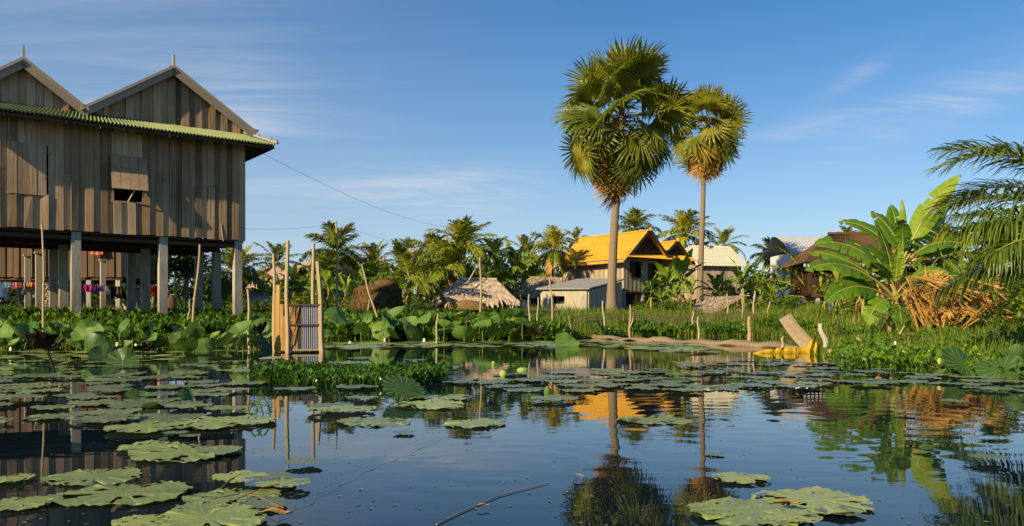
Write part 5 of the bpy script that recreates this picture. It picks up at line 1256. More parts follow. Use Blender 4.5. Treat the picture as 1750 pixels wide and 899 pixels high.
# --- bushes
BU = [bush_mesh(np.random.default_rng(400 + i), 1.0, 1.3, 10, 330, .2) for i in range(3)] + [bush_mesh(np.random.default_rng(410), 1.0, 1.0, 10, 700, .11)]
def bush(px_, py_, d_, wpx, label, var, grp='bushes on the far bank'):
    x = wx(px_, d_); g = gz(x, d_); h = max(.4, wz(py_, d_) - g); w = wpx * d_ / F_PX
    o = put(BU[var], 'bush', None, (x, d_, g - .08), (0, 0, rng.uniform(0, 6.28)), (w / 2, w / 2, h / 1.25))
    tag(o, label, 'bush', grp)
for a in [(300, 508, 37, 60, 'bush between the posts below the dark tree', 0), (360, 512, 38, 60, 'bush beside the outer post row under the house', 1), (395, 505, 40, 60, 'bush in front of the yellowing coconut palm', 2), (440, 508, 38, 60, 'bush by the low dark shed', 0), (480, 500, 38, 60, 'bush hidden behind the outhouse', 1), (520, 498, 37, 60, 'bush behind the corrugated sheet', 2), (560, 500, 38, 64, 'bush with yellow shoots beside the outhouse', 0), (596, 505, 37, 50, 'bush touching the big haystack on its sunny side', 1),
          (690, 500, 40, 60, 'dark green fern-like bush beside the big haystack', 3), (720, 492, 46, 60, 'bush behind the lower end of the leaning roof pole', 0), (715, 512, 41, 50, 'low bush before the thatched hut', 2), (650, 470, 58, 80, 'bush behind the top of the big haystack', 2), (760, 475, 60, 80, 'bush filling the gap under the palms', 1), (850, 478, 60, 90, 'bush behind the thatched hut', 0), (905, 470, 69, 70, 'bush behind the brown hut roof', 2), (610, 485, 58, 70, 'bush behind the leaning pole', 0),
          (1095, 515, 44, 40, 'bush at the foot of the yellow-roofed house', 1), (1130, 510, 44, 60, 'bush under the banana clump', 2), (1165, 508, 46, 50, 'bush between the sugar palm trunks', 0), (1215, 500, 56, 60, 'bush above the thatch shelter', 1), (1290, 502, 45, 60, 'bush beside the thatch shelter', 3), (1325, 500, 44, 60, 'bush at the end of the net fence', 0), (1360, 505, 42, 50, 'bush under the young trunkless palm', 2), (1400, 505, 42, 60, 'bush before the red-brown house posts', 3), (1240, 480, 62, 80, 'bush below the cream roof', 2),
          (1445, 508, 36, 70, 'bush in front of the red-brown house posts', 2), (1690, 500, 19, 90, 'dark bush beside the heap of dry fronds', 1), (1740, 490, 17, 110, 'dark bush under the overhanging palm fronds', 2), (1650, 480, 22, 110, 'bush behind the heap of dry fronds', 0), (1590, 500, 24, 90, 'bush behind the spiky yellow leaves', 3), (1715, 535, 15, 60, 'low weedy bush on the near bank below the dark bush', 3)]: bush(*a)
# --- the far line of trees, one mass
mb = MB(); n = 95; cx_ = np.linspace(-105, 115, n) + rng.uniform(-1.5, 1.5, n)
cs, rs = [], []
for i, x in enumerate(cx_):
    for k in range(3):
        r_ = rng.uniform(2.2, 3.6); cs.append((x + rng.normal(0, 1.2), 122 + rng.uniform(0, 14), 1.6 + k * 2.3 + rng.uniform(-.6, .8))); rs.append(r_)
leaf_cloud(mb, cs, rs, 22, .95, rng, .42, 0, .9)
tag(mb.build('far_treeline', 'tree_leaf'), 'far line of trees closing the view behind the village', kind='stuff')
# --- the near banana plant
nb_ = at(1530, 578, 20.0); g = gz(nb_[0], nb_[1])
nb_root = thing('banana_plant', 'large near banana plant with broad sunlit leaves beside the heap of dry fronds', 'banana plant', (nb_[0], nb_[1], g))
rb = np.random.default_rng(77)
st = MB(); s = np.linspace(0, 1, 10); hst = wz(500, 20) - g
st.tube(np.stack([.04 * np.sin(s * 4), 0 * s, -.15 + (hst + .15) * s], -1), .1 * (1.25 - .6 * s), 9, .8)
st.build('stem', 'stem_green', nb_root, True)
top = np.array([0, 0, hst])
LV = [(140, 74, 1.9, .34, 60, .35, .5), (160, 84, 1.9, .3, 25, .3, .8), (172, 66, 2.6, .34, 86, .62, .8), (181, 46, 2.55, .34, 48, .6, .9), (196, 40, 2.9, .38, 66, .66, .65), (205, 24, 2.5, .35, 66, .42, .8), (222, 10, 1.6, .3, 90, .5, .6), (252, -8, 1.25, .26, 80, .45, .3), (-35, 40, 2.0, .34, 75, .4, -.7), (262, 80, 1.3, .18, 8, .85, 0), (300, 55, 1.5, .28, 90, .5, -.6), (210, 60, 1.8, .32, 75, .5, .6)]
LV2 = [(10, 64, 2.6, .33, 22, .72, -.9), (25, 50, 2.3, .33, 26, .72, -.9), (100, 82, 1.5, .3, 20, .4, 0), (165, 74, 1.5, .32, 40, .5, .8), (150, 60, 1.9, .36, 60, .35, .6), (-20, 38, 2.0, .33, 50, .55, -.8), (-50, 45, 1.7, .34, 80, .4, -.7), (60, 55, 1.8, .34, 60, .4, -.5), (240, 72, 1.3, .26, 60, .6, .5), (90, 88, 1.5, .12, 5, .8, 0)]
st = MB(); s = np.linspace(0, 1, 10); h2 = wz(440, 20) - g
st.tube(np.stack([.34 + .06 * np.sin(s * 3), .35 + 0 * s, -.15 + (h2 + .15) * s], -1), .095 * (1.25 - .6 * s), 9, .6); st.build('stem', 'stem_green', nb_root, True)
top2 = np.array([.35, .35, h2])
for (az, e0, L_, W_, dr, t_, rl) in LV2:
    mb = MB(); banana_leaf(mb, top2 + rb.normal(0, .03, 3) - np.array([0, 0, .3 * (90 - e0) / 90]), math.radians(az), math.radians(e0), L_, W_, math.radians(dr), rb, .13, t_, fold=.2, n=26, pet=.2, roll=rl)
    mb.build('leaf', ['banana_leaf', 'stem_green', 'dry_leaf'], nb_root)
for (az, e0, L_, W_, dr, t_, rl) in LV:
    mb = MB(); banana_leaf(mb, top + rb.normal(0, .03, 3) - np.array([0, 0, .25 * (90 - e0) / 90]), math.radians(az), math.radians(e0), L_, W_, math.radians(dr), rb, .13, t_, fold=.22, n=26, pet=.24, roll=rl)
    mb.build('leaf', ['banana_leaf', 'stem_green', 'dry_leaf'], nb_root)
for i in range(7):
    mb = MB(); banana_leaf(mb, top - np.array([0, 0, .1 + .12 * i]), math.radians(rb.uniform(170, 380)), -.7, 1.0, .09, 1.0, rb, .5, .55, fold=-.5, mr=2, m=2); mb.build('dead_leaf', ['banana_leaf', 'stem_green', 'dry_leaf'], nb_root)
# --- the near coconut palm whose fronds reach in from the side
nc = np.array([7.75, 10.4, 0]); nc[2] = gz(nc[0], nc[1]); zc = 1.55
pr = thing('coconut_palm', 'near coconut palm whose long fronds hang over the pond edge', 'palm tree', tuple(nc))
tm, top = trunk_mesh(zc - nc[2], .2, .15, (0, 0), rng, 1.4); put(tm, 'trunk', pr)
rf_ = np.random.default_rng(55)
FR = [(182, 64, 2.75, 92, .62, .35), (186, 24, 2.3, 34, .45, .62), (168, 42, 2.3, 62, .5, .45), (203, 12, 2.5, 38, .4, .75), (150, 66, 2.6, 70, .55, .4), (172, 4, 2.2, 40, .38, .8), (184, 16, 2.35, 26, .55, .7), (193, 20, 2.3, 34, .5, .7), (225, 45, 2.4, 70, .5, .5), (120, 55, 2.6, 80, .5, .4), (80, 45, 2.6, 80, .45, .5), (40, 60, 2.6, 80, .5, .5), (0, 45, 2.6, 80, .45, .5), (-40, 30, 2.6, 70, .4, .5), (-80, 50, 2.5, 80, .5, .5), (270, 75, 2.5, 50, .6, .4), (245, 15, 2.0, 60, .4, .7)]
for (az, e0, L_, dr, t_, hg) in FR:
    mb = MB(); frond(mb, top, math.radians(az), math.radians(e0), L_, math.radians(dr), 84, .8, .026, rf_, t_, 0, 1, hg, .024, .2)
    mb.build('frond', ['palm_leaf', 'stem_green'], pr)
# --- heap of dry fronds
hp = at(1618, 578, 16.4); hp[2] = gz(hp[0], hp[1])
hr = thing('dry_frond_heap', 'heap of dry orange-brown palm fronds bent to the ground on the near bank', 'dry fronds', tuple(hp))
for i in range(30):
    az = rf_.uniform(0, 2 * PI); b0 = np.array([rf_.normal(0, .24), rf_.normal(0, .2), rf_.uniform(0, .45)]); e0 = rf_.uniform(58, 92)
    mb = MB(); frond(mb, b0, az, math.radians(e0), rf_.uniform(.75, 1.3), math.radians(e0 + rf_.uniform(-15, 50)), 22, .34, .022, rf_, float(rf_.uniform(.1, .95)), 0, 0, rf_.uniform(.1, .5), .013, .25)
    mb.build('frond', 'dry_leaf', hr)
for i in range(26):
    x0_, x1_ = rf_.uniform(-.7, .2), 0; L_ = rf_.uniform(.5, 1.05); a_ = rf_.uniform(-.75, -.25) if i % 3 else rf_.uniform(.6, 2.4)
    P0 = np.array([x0_, rf_.uniform(-.45, .1), rf_.uniform(.5, 1.15) if i % 3 else 0.0]); P1 = P0 + L_ * np.array([math.cos(a_), rf_.uniform(-.3, .1), math.sin(a_)]); P1[2] = max(P1[2], .02)
    mb = MB(); mb.tube([P0, (P0 + P1) / 2 + rf_.normal(0, .04, 3), P1], [.018, .014, .008], 5, float(rf_.uniform(.3, 1)))
    d_ = nrm(P1 - P0)
    for k in range(9):
        c = P0 + (P1 - P0) * (k + 1) / 10; dd = nrm(d_ + rf_.normal(0, .22, 3)); mb.bar(c, c + dd * rf_.uniform(.2, .5), .016, .003, up=(.2, 1, .1), t=float(rf_.uniform(.2, 1)))
    mb.build('dry_stalk', 'dry_leaf', hr)
mb = MB()
for i in range(14):
    az = rf_.uniform(0, 6.28); r_ = rf_.uniform(.1, .6); mb.tube(np.linspace((r_ * math.cos(az) * .4, r_ * math.sin(az) * .4, 0), (r_ * math.cos(az) * 1.5, r_ * math.sin(az), rf_.uniform(.8, 1.5)), 4), [.02, .018, .014, .008], 5, float(rf_.random()))
mb.build('bare_stalk', 'dry_leaf', hr)
# --- spiky yellow-green leaves beside it
def strap_plant(mb, c, n, L, w, rng, t=.6, sp=1.0):
    for i in range(n):
        az = rng.uniform(0, 2 * PI); e0 = math.radians(rng.uniform(50, 88)); dr = math.radians(rng.uniform(40, 130)) * sp; L_ = L * rng.uniform(.6, 1.15)
        s = np.linspace(0, 1, 8); e = e0 - dr * s ** 1.6; d_ = np.stack([np.cos(e) * math.cos(az), np.cos(e) * math.sin(az), np.sin(e)], -1)
        P = np.concatenate([[np.zeros(3)], np.cumsum((d_[1:] + d_[:-1]) / 2, 0)]) * L_ / 7 + np.asarray(c) + rng.normal(0, .06, 3) * [1, 1, 0]
        B = np.array([-math.sin(az), math.cos(az), 0]) * w / 2; ww = (1 - s ** 2.5)[:, None]
        mb.grid(np.stack([P - B * ww, P + B * ww]), float(np.clip(t + rng.normal(0, .12), 0, 1)))
for (px_, py_, d_, n, L_, lab) in ((1585, 578, 17.2, 46, 1.5, 'spiky strap-leaved plant turning yellow between banana and dry fronds'), (1640, 575, 18.5, 40, 1.6, 'spiky strap-leaved plant standing behind the dry frond heap'), (1555, 580, 16.8, 26, .9, 'small spiky plant at the root of the near banana'), (1700, 575, 16.0, 30, 1.2, 'spiky strap-leaved plant in the shade under the near palm')):
    x = wx(px_, d_); mb = MB(); strap_plant(mb, (0, 0, 0), n, L_, .05, rf_, .72); tag(mb.build('strap_leaf_plant', 'grass_blade', loc=(x, d_, gz(x, d_))), lab, 'plant')

# ------------------------------------------------------------------ the pond and its edge
rng = np.random.default_rng(61)
# --- lily pads
def pad_mesh(seed, notch=True, holes=0, teeth=.035, torn=0.0, lobes=22, mat='pad_leaf'):
    r = np.random.default_rng(seed); n = 66; a = np.arange(n) * 2 * PI / n
    R = 1 + teeth * np.abs(np.sin(a * lobes / 2)) + .05 * np.sin(a * 2 + r.uniform(0, 6)) + .035 * np.sin(a * 3 + r.uniform(0, 6)) + r.normal(0, .008, n)
    for i in range(int(torn * 6)):
        c = r.uniform(0, 2 * PI); dd = np.abs((a - c + PI) % (2 * PI) - PI); R -= r.uniform(.08, .28) * np.exp(-(dd / r.uniform(.05, .16)) ** 2)
    if notch: dd = np.abs((a - r.uniform(0, 6.28) + PI) % (2 * PI) - PI); R -= .75 * np.exp(-(dd / .05) ** 2)
    rr = np.array([.0, .2, .42, .62, .8, .93, 1.0])
    ang = a[None]; P = np.stack([rr[:, None] * R * np.cos(ang), rr[:, None] * R * np.sin(ang), 0 * rr[:, None] * ang], -1)
    up = .01 * np.sin(a * 5 + r.uniform(0, 6)) + .008 * np.sin(a * 2 + r.uniform(0, 6)) + .008 * np.sin(a * lobes)
    P[..., 2] = (rr[:, None] ** 3) * np.maximum(up, -.012) + .012 * np.sin(ang * 12) * rr[:, None] ** 2 * .5 + .01 * (1 - rr[:, None])
    mb = MB(); k = n
    i = np.arange(6)[:, None] * k; j = np.arange(k)[None]; j2 = (j + 1) % k
    f = np.stack([i + j, i + j2, i + k + j2, i + k + j], -1)
    keep = np.ones((6, k), bool)
    for h in range(holes):
        rad, c, w = r.integers(2, 6), r.integers(0, k), r.integers(1, 4); keep[rad, np.arange(c, c + w) % k] = False
        if r.random() < .35 and rad > 2: keep[rad - 1, np.arange(c, c + max(1, w - 1)) % k] = False
    t = .45 + .22 * (np.sin(a * 3 + r.uniform(0, 6)) * .3)[None] * rr[1:, None] + r.normal(0, .06, (6, k))
    dmg = r.random((6, k)) < (.04 + .1 * torn); t = np.where(dmg, .95, t)
    mb.raw(P.reshape(-1, 3), f[keep], np.clip(t[keep], 0, 1))
    return mb.mesh('lily_pad', mat, True)
PM = [pad_mesh(500 + i, i % 3 == 0, (0, 2, 5, 1)[i % 4], (.03, .045, .06)[i % 3], (0, .3, .6)[i % 3], 22, 'crowd_pad_leaf') for i in range(10)]
PN = [pad_mesh(600 + i, i % 2 == 0, 10 + 3 * (i % 3), .05, .15 + .25 * (i % 3), 30) for i in range(8)]
npad = [0]; placed = []
def pad(x, y, r, label, group=None, mesh=None, tilt=.012, z=None, sq=1.0):
    o = put(mesh if mesh is not None else PM[rng.integers(len(PM))], 'lily_pad', None, (x, y, (.006 + .0022 * (npad[0] % 11)) if z is None else z), (rng.normal(0, tilt), rng.normal(0, tilt), rng.uniform(0, 6.28)), (r, r * sq, min(1, r * 2.2)))
    npad[0] += 1; placed.append((x, y, r)); tag(o, label, 'lily pad', group); return o
def padpx(px_, py_, wpx, label, mesh=None, **k):
    d_ = wd(py_); return pad(wx(px_, d_), d_, wpx * d_ / F_PX / 2, label, None, mesh, **k)
HAND = [(160, 817, 150, 'big yellow-green lily pad behind the largest toothed one on the reflected house wall', 0), (212, 846, 212, 'largest toothed lily pad lying over the reflected house wall', 3), (38, 864, 118, 'lily pad cut by the frame edge below the reflected house wall', 2), (10, 823, 88, 'torn lily pad at the frame edge above a bigger one', 5),
        (318, 778, 170, 'long torn lily pad alone on the reflection of the house wall', 4), (252, 768, 100, 'bluish wet lily pad tucked under the long torn one', 1), (372, 777, 70, 'small lily pad overlapping the tip of the long torn one', 6),
        (520, 796, 60, 'single small scalloped lily pad at the tip of the reflected bamboo pole', 7), (484, 835, 86, 'lily pad with toothed edge beside the withered pad cluster', 2), (470, 824, 70, 'pale lily pad at the upper edge of the withered cluster', 3), (410, 826, 92, 'thin torn lily pad at the back of the withered cluster', 5),
        (398, 852, 150, 'withered broken lily pad with stalks in the middle of the cluster', 4), (340, 872, 92, 'small lily pad at the lower edge of the withered cluster', 6), (352, 892, 190, 'big lily pad cut by the lower frame edge beside the withered cluster', 0), (240, 897, 90, 'lily pad at the lower frame edge on the reflected house wall', 7), (450, 866, 84, 'dark green pad half sunk under the withered cluster', 1),
        (392, 724, 150, 'wide ragged lily pad under the reflected corner of the house', 2), (345, 731, 110, 'ragged brown-edged pad joined to the wide ragged one', 4), (250, 735, 130, 'spotted lily pad on the dark reflection under the house', 6), (300, 746, 40, 'tiny lily pad on the black reflection of the house underside', 1), (325, 752, 34, 'tiny brown pad below the other on the black reflection', 3),
        (583, 705, 112, 'bluish lily pad beside the reflected outhouse poles', 1), (640, 722, 124, 'flat lily pad between the tilted dark leaf and the lone round one', 7), (566, 694, 80, 'pale lily pad just under the reflected outhouse', 3), (812, 726, 104, 'lone round lily pad in the middle of the open water', 0), (690, 742, 40, 'small pad floating under the tilted dark leaf', 5),
        (735, 694, 120, 'grey holed lily pad beside the tilted dark leaf', 4), (760, 682, 96, 'grey lily pad at the open water edge of the tilted leaf', 2), (715, 681, 80, 'lily pad behind the tilted dark leaf', 6), (610, 664, 72, 'thin lily pad under the clump of water hyacinth', 1), (505, 668, 70, 'thin lily pad at the shaded end of the water hyacinth clump', 3), (620, 684, 60, 'thin lily pad between hyacinth clump and tilted leaf', 5),
        (947, 686, 82, 'dark lily pad under the folded upright leaf', 1), (1118, 719, 118, 'blue-grey wet lily pad on the reflected palm trunk', 3), (1222, 778, 32, 'tiny lily pad beside the reflected thin palm trunk', 5), (1265, 820, 98, 'yellow-green lily pad near the reflected smaller crown', 2), (1388, 860, 196, 'wide holed lily pad with ragged edge on the blue water', 4), (1430, 879, 70, 'bluish torn scrap of a pad beside the wide holed one', 6), (1290, 884, 190, 'big lily pad with a curled yellow tip at the lower frame edge', 0), (1235, 878, 110, 'blotched lily pad joined to the one with the curled tip', 7), (1350, 893, 100, 'dull lily pad at the lower frame edge by the curled tip', 5),
        (1632, 690, 46, 'pointed lily pad on the reflected dry fronds', 3), (1545, 708, 36, 'thin lily pad at the edge of the reflected banana leaves', 1), (1690, 790, 60, 'dark half sunk pad on the reflected fronds', 5)]
for (px_, py_, w_, lab, i) in HAND:
    padpx(px_, py_, w_, lab, PN[i % 8] if w_ > 85 else PM[i % 10])
# curled tip of the big pad
# pads in crowds: points of the water chosen by where the crowd lies in the pond
def inside(px_, py_, poly):
    c = False; n = len(poly)
    for i in range(n):
        (x1, y1), (x2, y2) = poly[i], poly[(i + 1) % n]
        if (y1 > py_) != (y2 > py_) and px_ < x1 + (py_ - y1) * (x2 - x1) / (y2 - y1): c = not c
    return c
def crowd(poly, n, r0, r1, gap, label, group, limit, far=None, dmax=14.5):
    done = 0; tries = 0; ys = [wd(p[1]) for p in poly]; d0, d1 = min(ys), max(ys)
    pl = [(wx(p[0], wd(p[1])), wd(p[1])) for p in poly]; xs = [p[0] for p in pl]
    while done < n and tries < n * 60:
        tries += 1
        d_ = rng.uniform(d0, d1); x = rng.uniform(min(xs), max(xs))
        if not inside(x, d_, pl) or shore_dist(x, d_) > -.05: continue
        r_ = rng.uniform(r0, r1)
        if any((x - a) ** 2 + (d_ - b_) ** 2 < ((r_ + c) * gap) ** 2 for a, b_, c in placed): continue
        if d_ > dmax or npad[0] >= limit:
            FAR.append((x, d_, r_)); placed.append((x, d_, r_))
        else: pad(x, d_, r_, label, group, sq=rng.uniform(.85, 1))
        done += 1
FAR = []
crowd([(-60, 735), (330, 732), (430, 706), (440, 655), (300, 640), (-60, 640)], 48, .15, .25, .7, 'grey-green lily pad crowded among others on the dark reflection of the stilt house', 'lily pads crowded before the stilt house', 300)
crowd([(-60, 640), (430, 648), (470, 612), (440, 600), (-60, 600)], 74, .15, .25, .62, 'grey-green lily pad in the dense mat below the standing lotus leaves by the house', 'lily pads in the dense mat by the house', 300, dmax=12.5)
crowd([(860, 672), (1100, 668), (1150, 650), (1060, 632), (800, 640), (780, 660)], 28, .14, .23, .68, 'pale lily pad in the raft on the reflection of the plastered shed', 'lily pads rafted in mid pond', 300)
crowd([(1000, 668), (1180, 672), (1400, 664), (1560, 655), (1760, 676), (1760, 655), (1440, 625), (1330, 612), (1180, 615), (1080, 640)], 76, .12, .22, .66, 'pale lily pad in the broad mat along the grassy near bank', 'lily pads along the near bank', 296)
crowd([(560, 645), (800, 660), (820, 640), (700, 612), (560, 612)], 14, .15, .25, .9, 'thin lily pad on the green reflection behind the hyacinth clump', 'lily pads behind the hyacinth clump', 300)
crowd([(545, 596), (1000, 592), (1200, 604), (1200, 590), (1000, 583), (545, 584)], 230, .2, .36, .6, '', None, 0)
mb = MB(); n = 12; an = np.arange(n) * 2 * PI / n
disc = np.concatenate([[(0, 0, .012)], np.stack([np.cos(an), np.sin(an), .02 * np.sin(an * 3)], -1)]); df = np.array([[0, i + 1, (i + 1) % n + 1, 0] for i in range(n)])
Tt = np.array([(x, y, .008 + .0021 * (i % 12)) for i, (x, y, r_) in enumerate(FAR)]); k = len(FAR)
mm = mats4(rotz(rng.uniform(0, 6.28, k)) @ rotx(rng.normal(0, .05, k)), Tt, np.array([r_ for _, _, r_ in FAR]))
mb.inst(disc, df[:, :3], mm, rng.uniform(.3, .75, k)); tag(mb.build('far_lily_pads', 'pad_leaf', smooth=True), 'far mat of floating lily pads along the lotus belt', kind='stuff')

# --- standing lotus leaves
def lotus_mesh(seed, h, cup=.25, wavy=.1, lean=.42):
    r = np.random.default_rng(seed); n = 26; a = np.arange(n) * 2 * PI / n; rr = np.array([0, .25, .5, .75, 1.0])
    R = 1 + .06 * np.sin(a * 2 + r.uniform(0, 6)) + .05 * np.sin(a * 3 + r.uniform(0, 6)) + .03 * r.normal(size=n)
    z = cup * rr[:, None] ** 2 + wavy * rr[:, None] ** 2 * (np.sin(a * 2 + r.uniform(0, 6)) + .7 * np.sin(a * 3 + r.uniform(0, 6)) + .5 * np.sin(a * 5))[None]
    P = np.stack([rr[:, None] * R * np.cos(a), rr[:, None] * R * np.sin(a), z], -1)
    tl = r.normal(0, lean, 2); Rm = (rotx(np.array([tl[0]])) @ roty(np.array([tl[1]])))[0]
    P = P @ Rm.T
    lf = MB(); lf.grid(P, np.clip(.5 + r.normal(0, .07, 4 * n), 0, 1), closed=True)
    st = MB(); s = np.linspace(0, 1, 6); st.tube(np.stack([.12 * np.sin(s * 2) - .12 * math.sin(2), .05 * np.sin(s * 3) - .05 * math.sin(3), -h * (1 - s)], -1), .035, 5, .3)
    return lf.mesh('leaf', 'lotus_leaf', True), st.mesh('stem', 'stem_green', True)
LM = [lotus_mesh(700 + i, (1.2, 1.8, 2.4, 1.5, 2.0, 1.0, 1.4)[i], (.3, .1, .4, -.15, .2, .3, -.3)[i], (.1, .14, .06, .12, .2, .16, .1)[i]) for i in range(7)] + [lotus_mesh(720, .9, .12, .12, .05), lotus_mesh(721, .9, -.1, .14, .05)]
def lotus(x, y, z, r_, label, group=None, var=None, tilt=(0, 0)):
    v = rng.integers(7) if var is None else var
    o = thing('lotus_leaf', label, 'lotus leaf', (x, y, z), rng.uniform(0, 6.28), group, r_)
    o.rotation_euler = (tilt[0], tilt[1], o.rotation_euler[2])
    put(LM[v][0], 'blade', o); put(LM[v][1], 'stem', o); return o
def lotus_px(px_, py_, d_, wpx, label, **k):
    x = wx(px_, d_); o = lotus(x, d_, wz(py_, d_), wpx * d_ / F_PX / 2, label, **k); t_ = k.get('tilt', (0, 0)); o.rotation_euler = (-t_[0], t_[1], 0); return o
def belt(n, pxr, pyr, dr, wr, label, group):
    for i in range(n):
        d_ = rng.uniform(*dr); px_ = rng.uniform(*pxr); py_ = pyr[0] + (pyr[1] - pyr[0]) * rng.beta(1.3, 1.2)
        x = wx(px_, d_); z = max(wz(py_, d_), .12 + max(0, gz(x, d_)))
        lotus(x, d_, z, rng.uniform(*wr) * d_ / F_PX / 2, label, group)
belt(60, (-30, 450), (556, 596), (15.5, 18.5), (20, 42), 'green lotus leaf standing among many in front of the stilt house', 'lotus leaves before the stilt house')
belt(22, (420, 470), (540, 580), (17, 22), (22, 40), 'lotus leaf standing beside the sunny side of the outhouse', 'lotus leaves beside the outhouse')
belt(64, (552, 905), (538, 578), (21.5, 24.5), (22, 46), 'green lotus leaf in the belt below the haystacks and thatched hut', 'lotus leaves in the belt below the haystacks')
for a in [(1648, 622, 9.4, 76, 'large dark green lotus leaf standing in the grass of the near bank', dict(var=7, tilt=(-.75, .15))), (1712, 632, 9.0, 80, 'large lotus leaf with visible veins, nearest the frame edge on the bank', dict(var=8, tilt=(-.7, -.3))), (1738, 610, 9.2, 40, 'folded lotus leaf above the veined one on the bank', dict(var=2, tilt=(.2, .5))), (1600, 635, 9.6, 34, 'small pointed lotus leaf beside the pale seed pod', dict(var=6, tilt=(-.5, .3))),
          (968, 586, 19.5, 40, 'pale green lotus leaf standing upright in front of the log end', dict(var=7, tilt=(-1.0, .3))), (960, 600, 19.2, 26, 'smaller leaf bent to the water under the upright pale one', dict(var=3, tilt=(-.8, -.2))),
          (242, 688, 6.6, 62, 'bright bowl shaped lotus leaf among the crowded pads', dict(var=0, tilt=(-.25, .1))), (240, 712, 6.0, 66, 'glossy bright green leaf rising from the pads', dict(var=6, tilt=(-.35, -.2))), (330, 690, 6.7, 60, 'blue-green lotus leaf leaning over the reflected corner post', dict(var=3, tilt=(-.3, .4))), (355, 712, 6.2, 60, 'lotus leaf lying low near the reflected corner post', dict(var=1, tilt=(-.1, .1))),
          (160, 592, 13.5, 44, 'pale curled young lotus leaf catching the sun by the dark withered one', dict(var=2, tilt=(.6, .2))), (178, 612, 12.6, 52, 'dark lotus leaf under the pale curled one', dict(var=1, tilt=(-.35, .1))), (210, 618, 11.8, 50, 'light lotus leaf at the waterline beside the dark one', dict(var=4, tilt=(-.2, .2))), (120, 618, 11.5, 44, 'grey-green lotus leaf folded beside the withered stalk', dict(var=6, tilt=(-.5, .5))), (90, 645, 9.8, 64, 'green bowl leaf at the foot of the dark withered lotus', dict(var=0, tilt=(-.1, .1))),
          (450, 580, 17.5, 40, 'round lotus leaf with a dark shadow beside the outhouse', dict(var=3, tilt=(-.6, .3))), (150, 575, 16, 56, 'big pale lotus leaf at the sunny edge of the belt', dict(var=4, tilt=(-.4, -.3))), (45, 575, 15.5, 50, 'lotus leaf near the thin leaning pole by the frame edge', dict(var=5, tilt=(-.4, .3)))]:
    o = lotus_px(*a[:5], **a[5])
    if a[2] < 9.5 and a[0] > 1640 or 'dark' in a[4]:
        for c in o.children:
            if c.name.startswith('blade'): c.material_slots[0].link = 'OBJECT'; c.material_slots[0].material = MATS['dark_leaf']
d_ = 6.6; tl_ = thing('lotus_leaf', 'tilted dark green lotus leaf with toothed edge in front of the hyacinth clump', 'lotus leaf', (wx(690, d_), d_, 0))
put(pad_mesh(999, False, 2, .13, .1, 19, 'dark_leaf'), 'blade', tl_, (0, 0, .085), (.62, .22, .3), (.175, .15, .3))
MB().tube([(0, .1, -.15), (.02, .06, 0), (0, 0, .085)], .008, 5, .2).build('stem', 'lotus_leaf', tl_)
# folded upright dark leaf standing on its pad
def folded(name, px_, py0, py1, d_, wpx, mat, label, cat, t=.2):
    h = (py1 - py0) * d_ / F_PX; w = wpx * d_ / F_PX; mb = MB(); u = np.linspace(-1, 1, 9)[None, :]; v = np.linspace(0, 1, 8)[:, None]
    prof = np.sin(PI * np.clip(v * .85 + .1, 0, 1)) ** .5
    mb.grid(np.stack([u * prof * w / 2, -.25 * w * (1 - u ** 2) * prof, v * h + 0 * u], -1), t); mb.grid(np.stack([u * prof * w / 2, .2 * w * (1 - u ** 2) * prof, v * h + 0 * u], -1)[:, ::-1], t)
    return tag(mb.build(name, mat, smooth=True, loc=(wx(px_, d_), d_, wz(py1, d_))), label, cat)
folded('rolled_leaf', 936, 660, 681, 6.75, 13, 'lotus_leaf', 'rolled dark leaf standing upright on a lone pad', 'leaf')
folded('lotus_pod', 860, 633, 645, 9.2, 13, 'pod', 'round pale green lotus pod on the raft of pads', 'lotus pod', .7)
folded('lotus_pod', 893, 628, 637, 10.3, 20, 'pod', 'flat light green lotus pod behind the round one', 'lotus pod', .5)
folded('lotus_bud', 843, 617, 626, 11.6, 6, 'pod', 'small green lotus bud on a thin stalk in mid pond', 'lotus bud', .6)
folded('lotus_pod', 1606, 612, 622, 9.6, 9, 'pod', 'pale seed pod standing by the big leaves of the near bank', 'lotus pod', .9)
for (px_, py_, d_, lab) in ((657, 583, 22, 'white lotus bud beside the outhouse end of the far pads'), (598, 588, 21, 'pinkish white bud standing in front of the far lotus belt'), (725, 583, 22, 'white bud in the far lotus belt below the hut'), (18, 598, 14.5, 'white lotus bud near the frame edge by the house'), (200, 590, 14.8, 'cream lotus bud by the pale curled leaf'), (1530, 588, 13.4, 'white bud in the grass of the near bank'), (232, 592, 15, 'ivory lotus bud close to the tall leaning pole')):
    folded('lotus_bud', px_, py_ - 5, py_ + 2, d_, 4.6, 'bud', lab, 'lotus bud', .6)
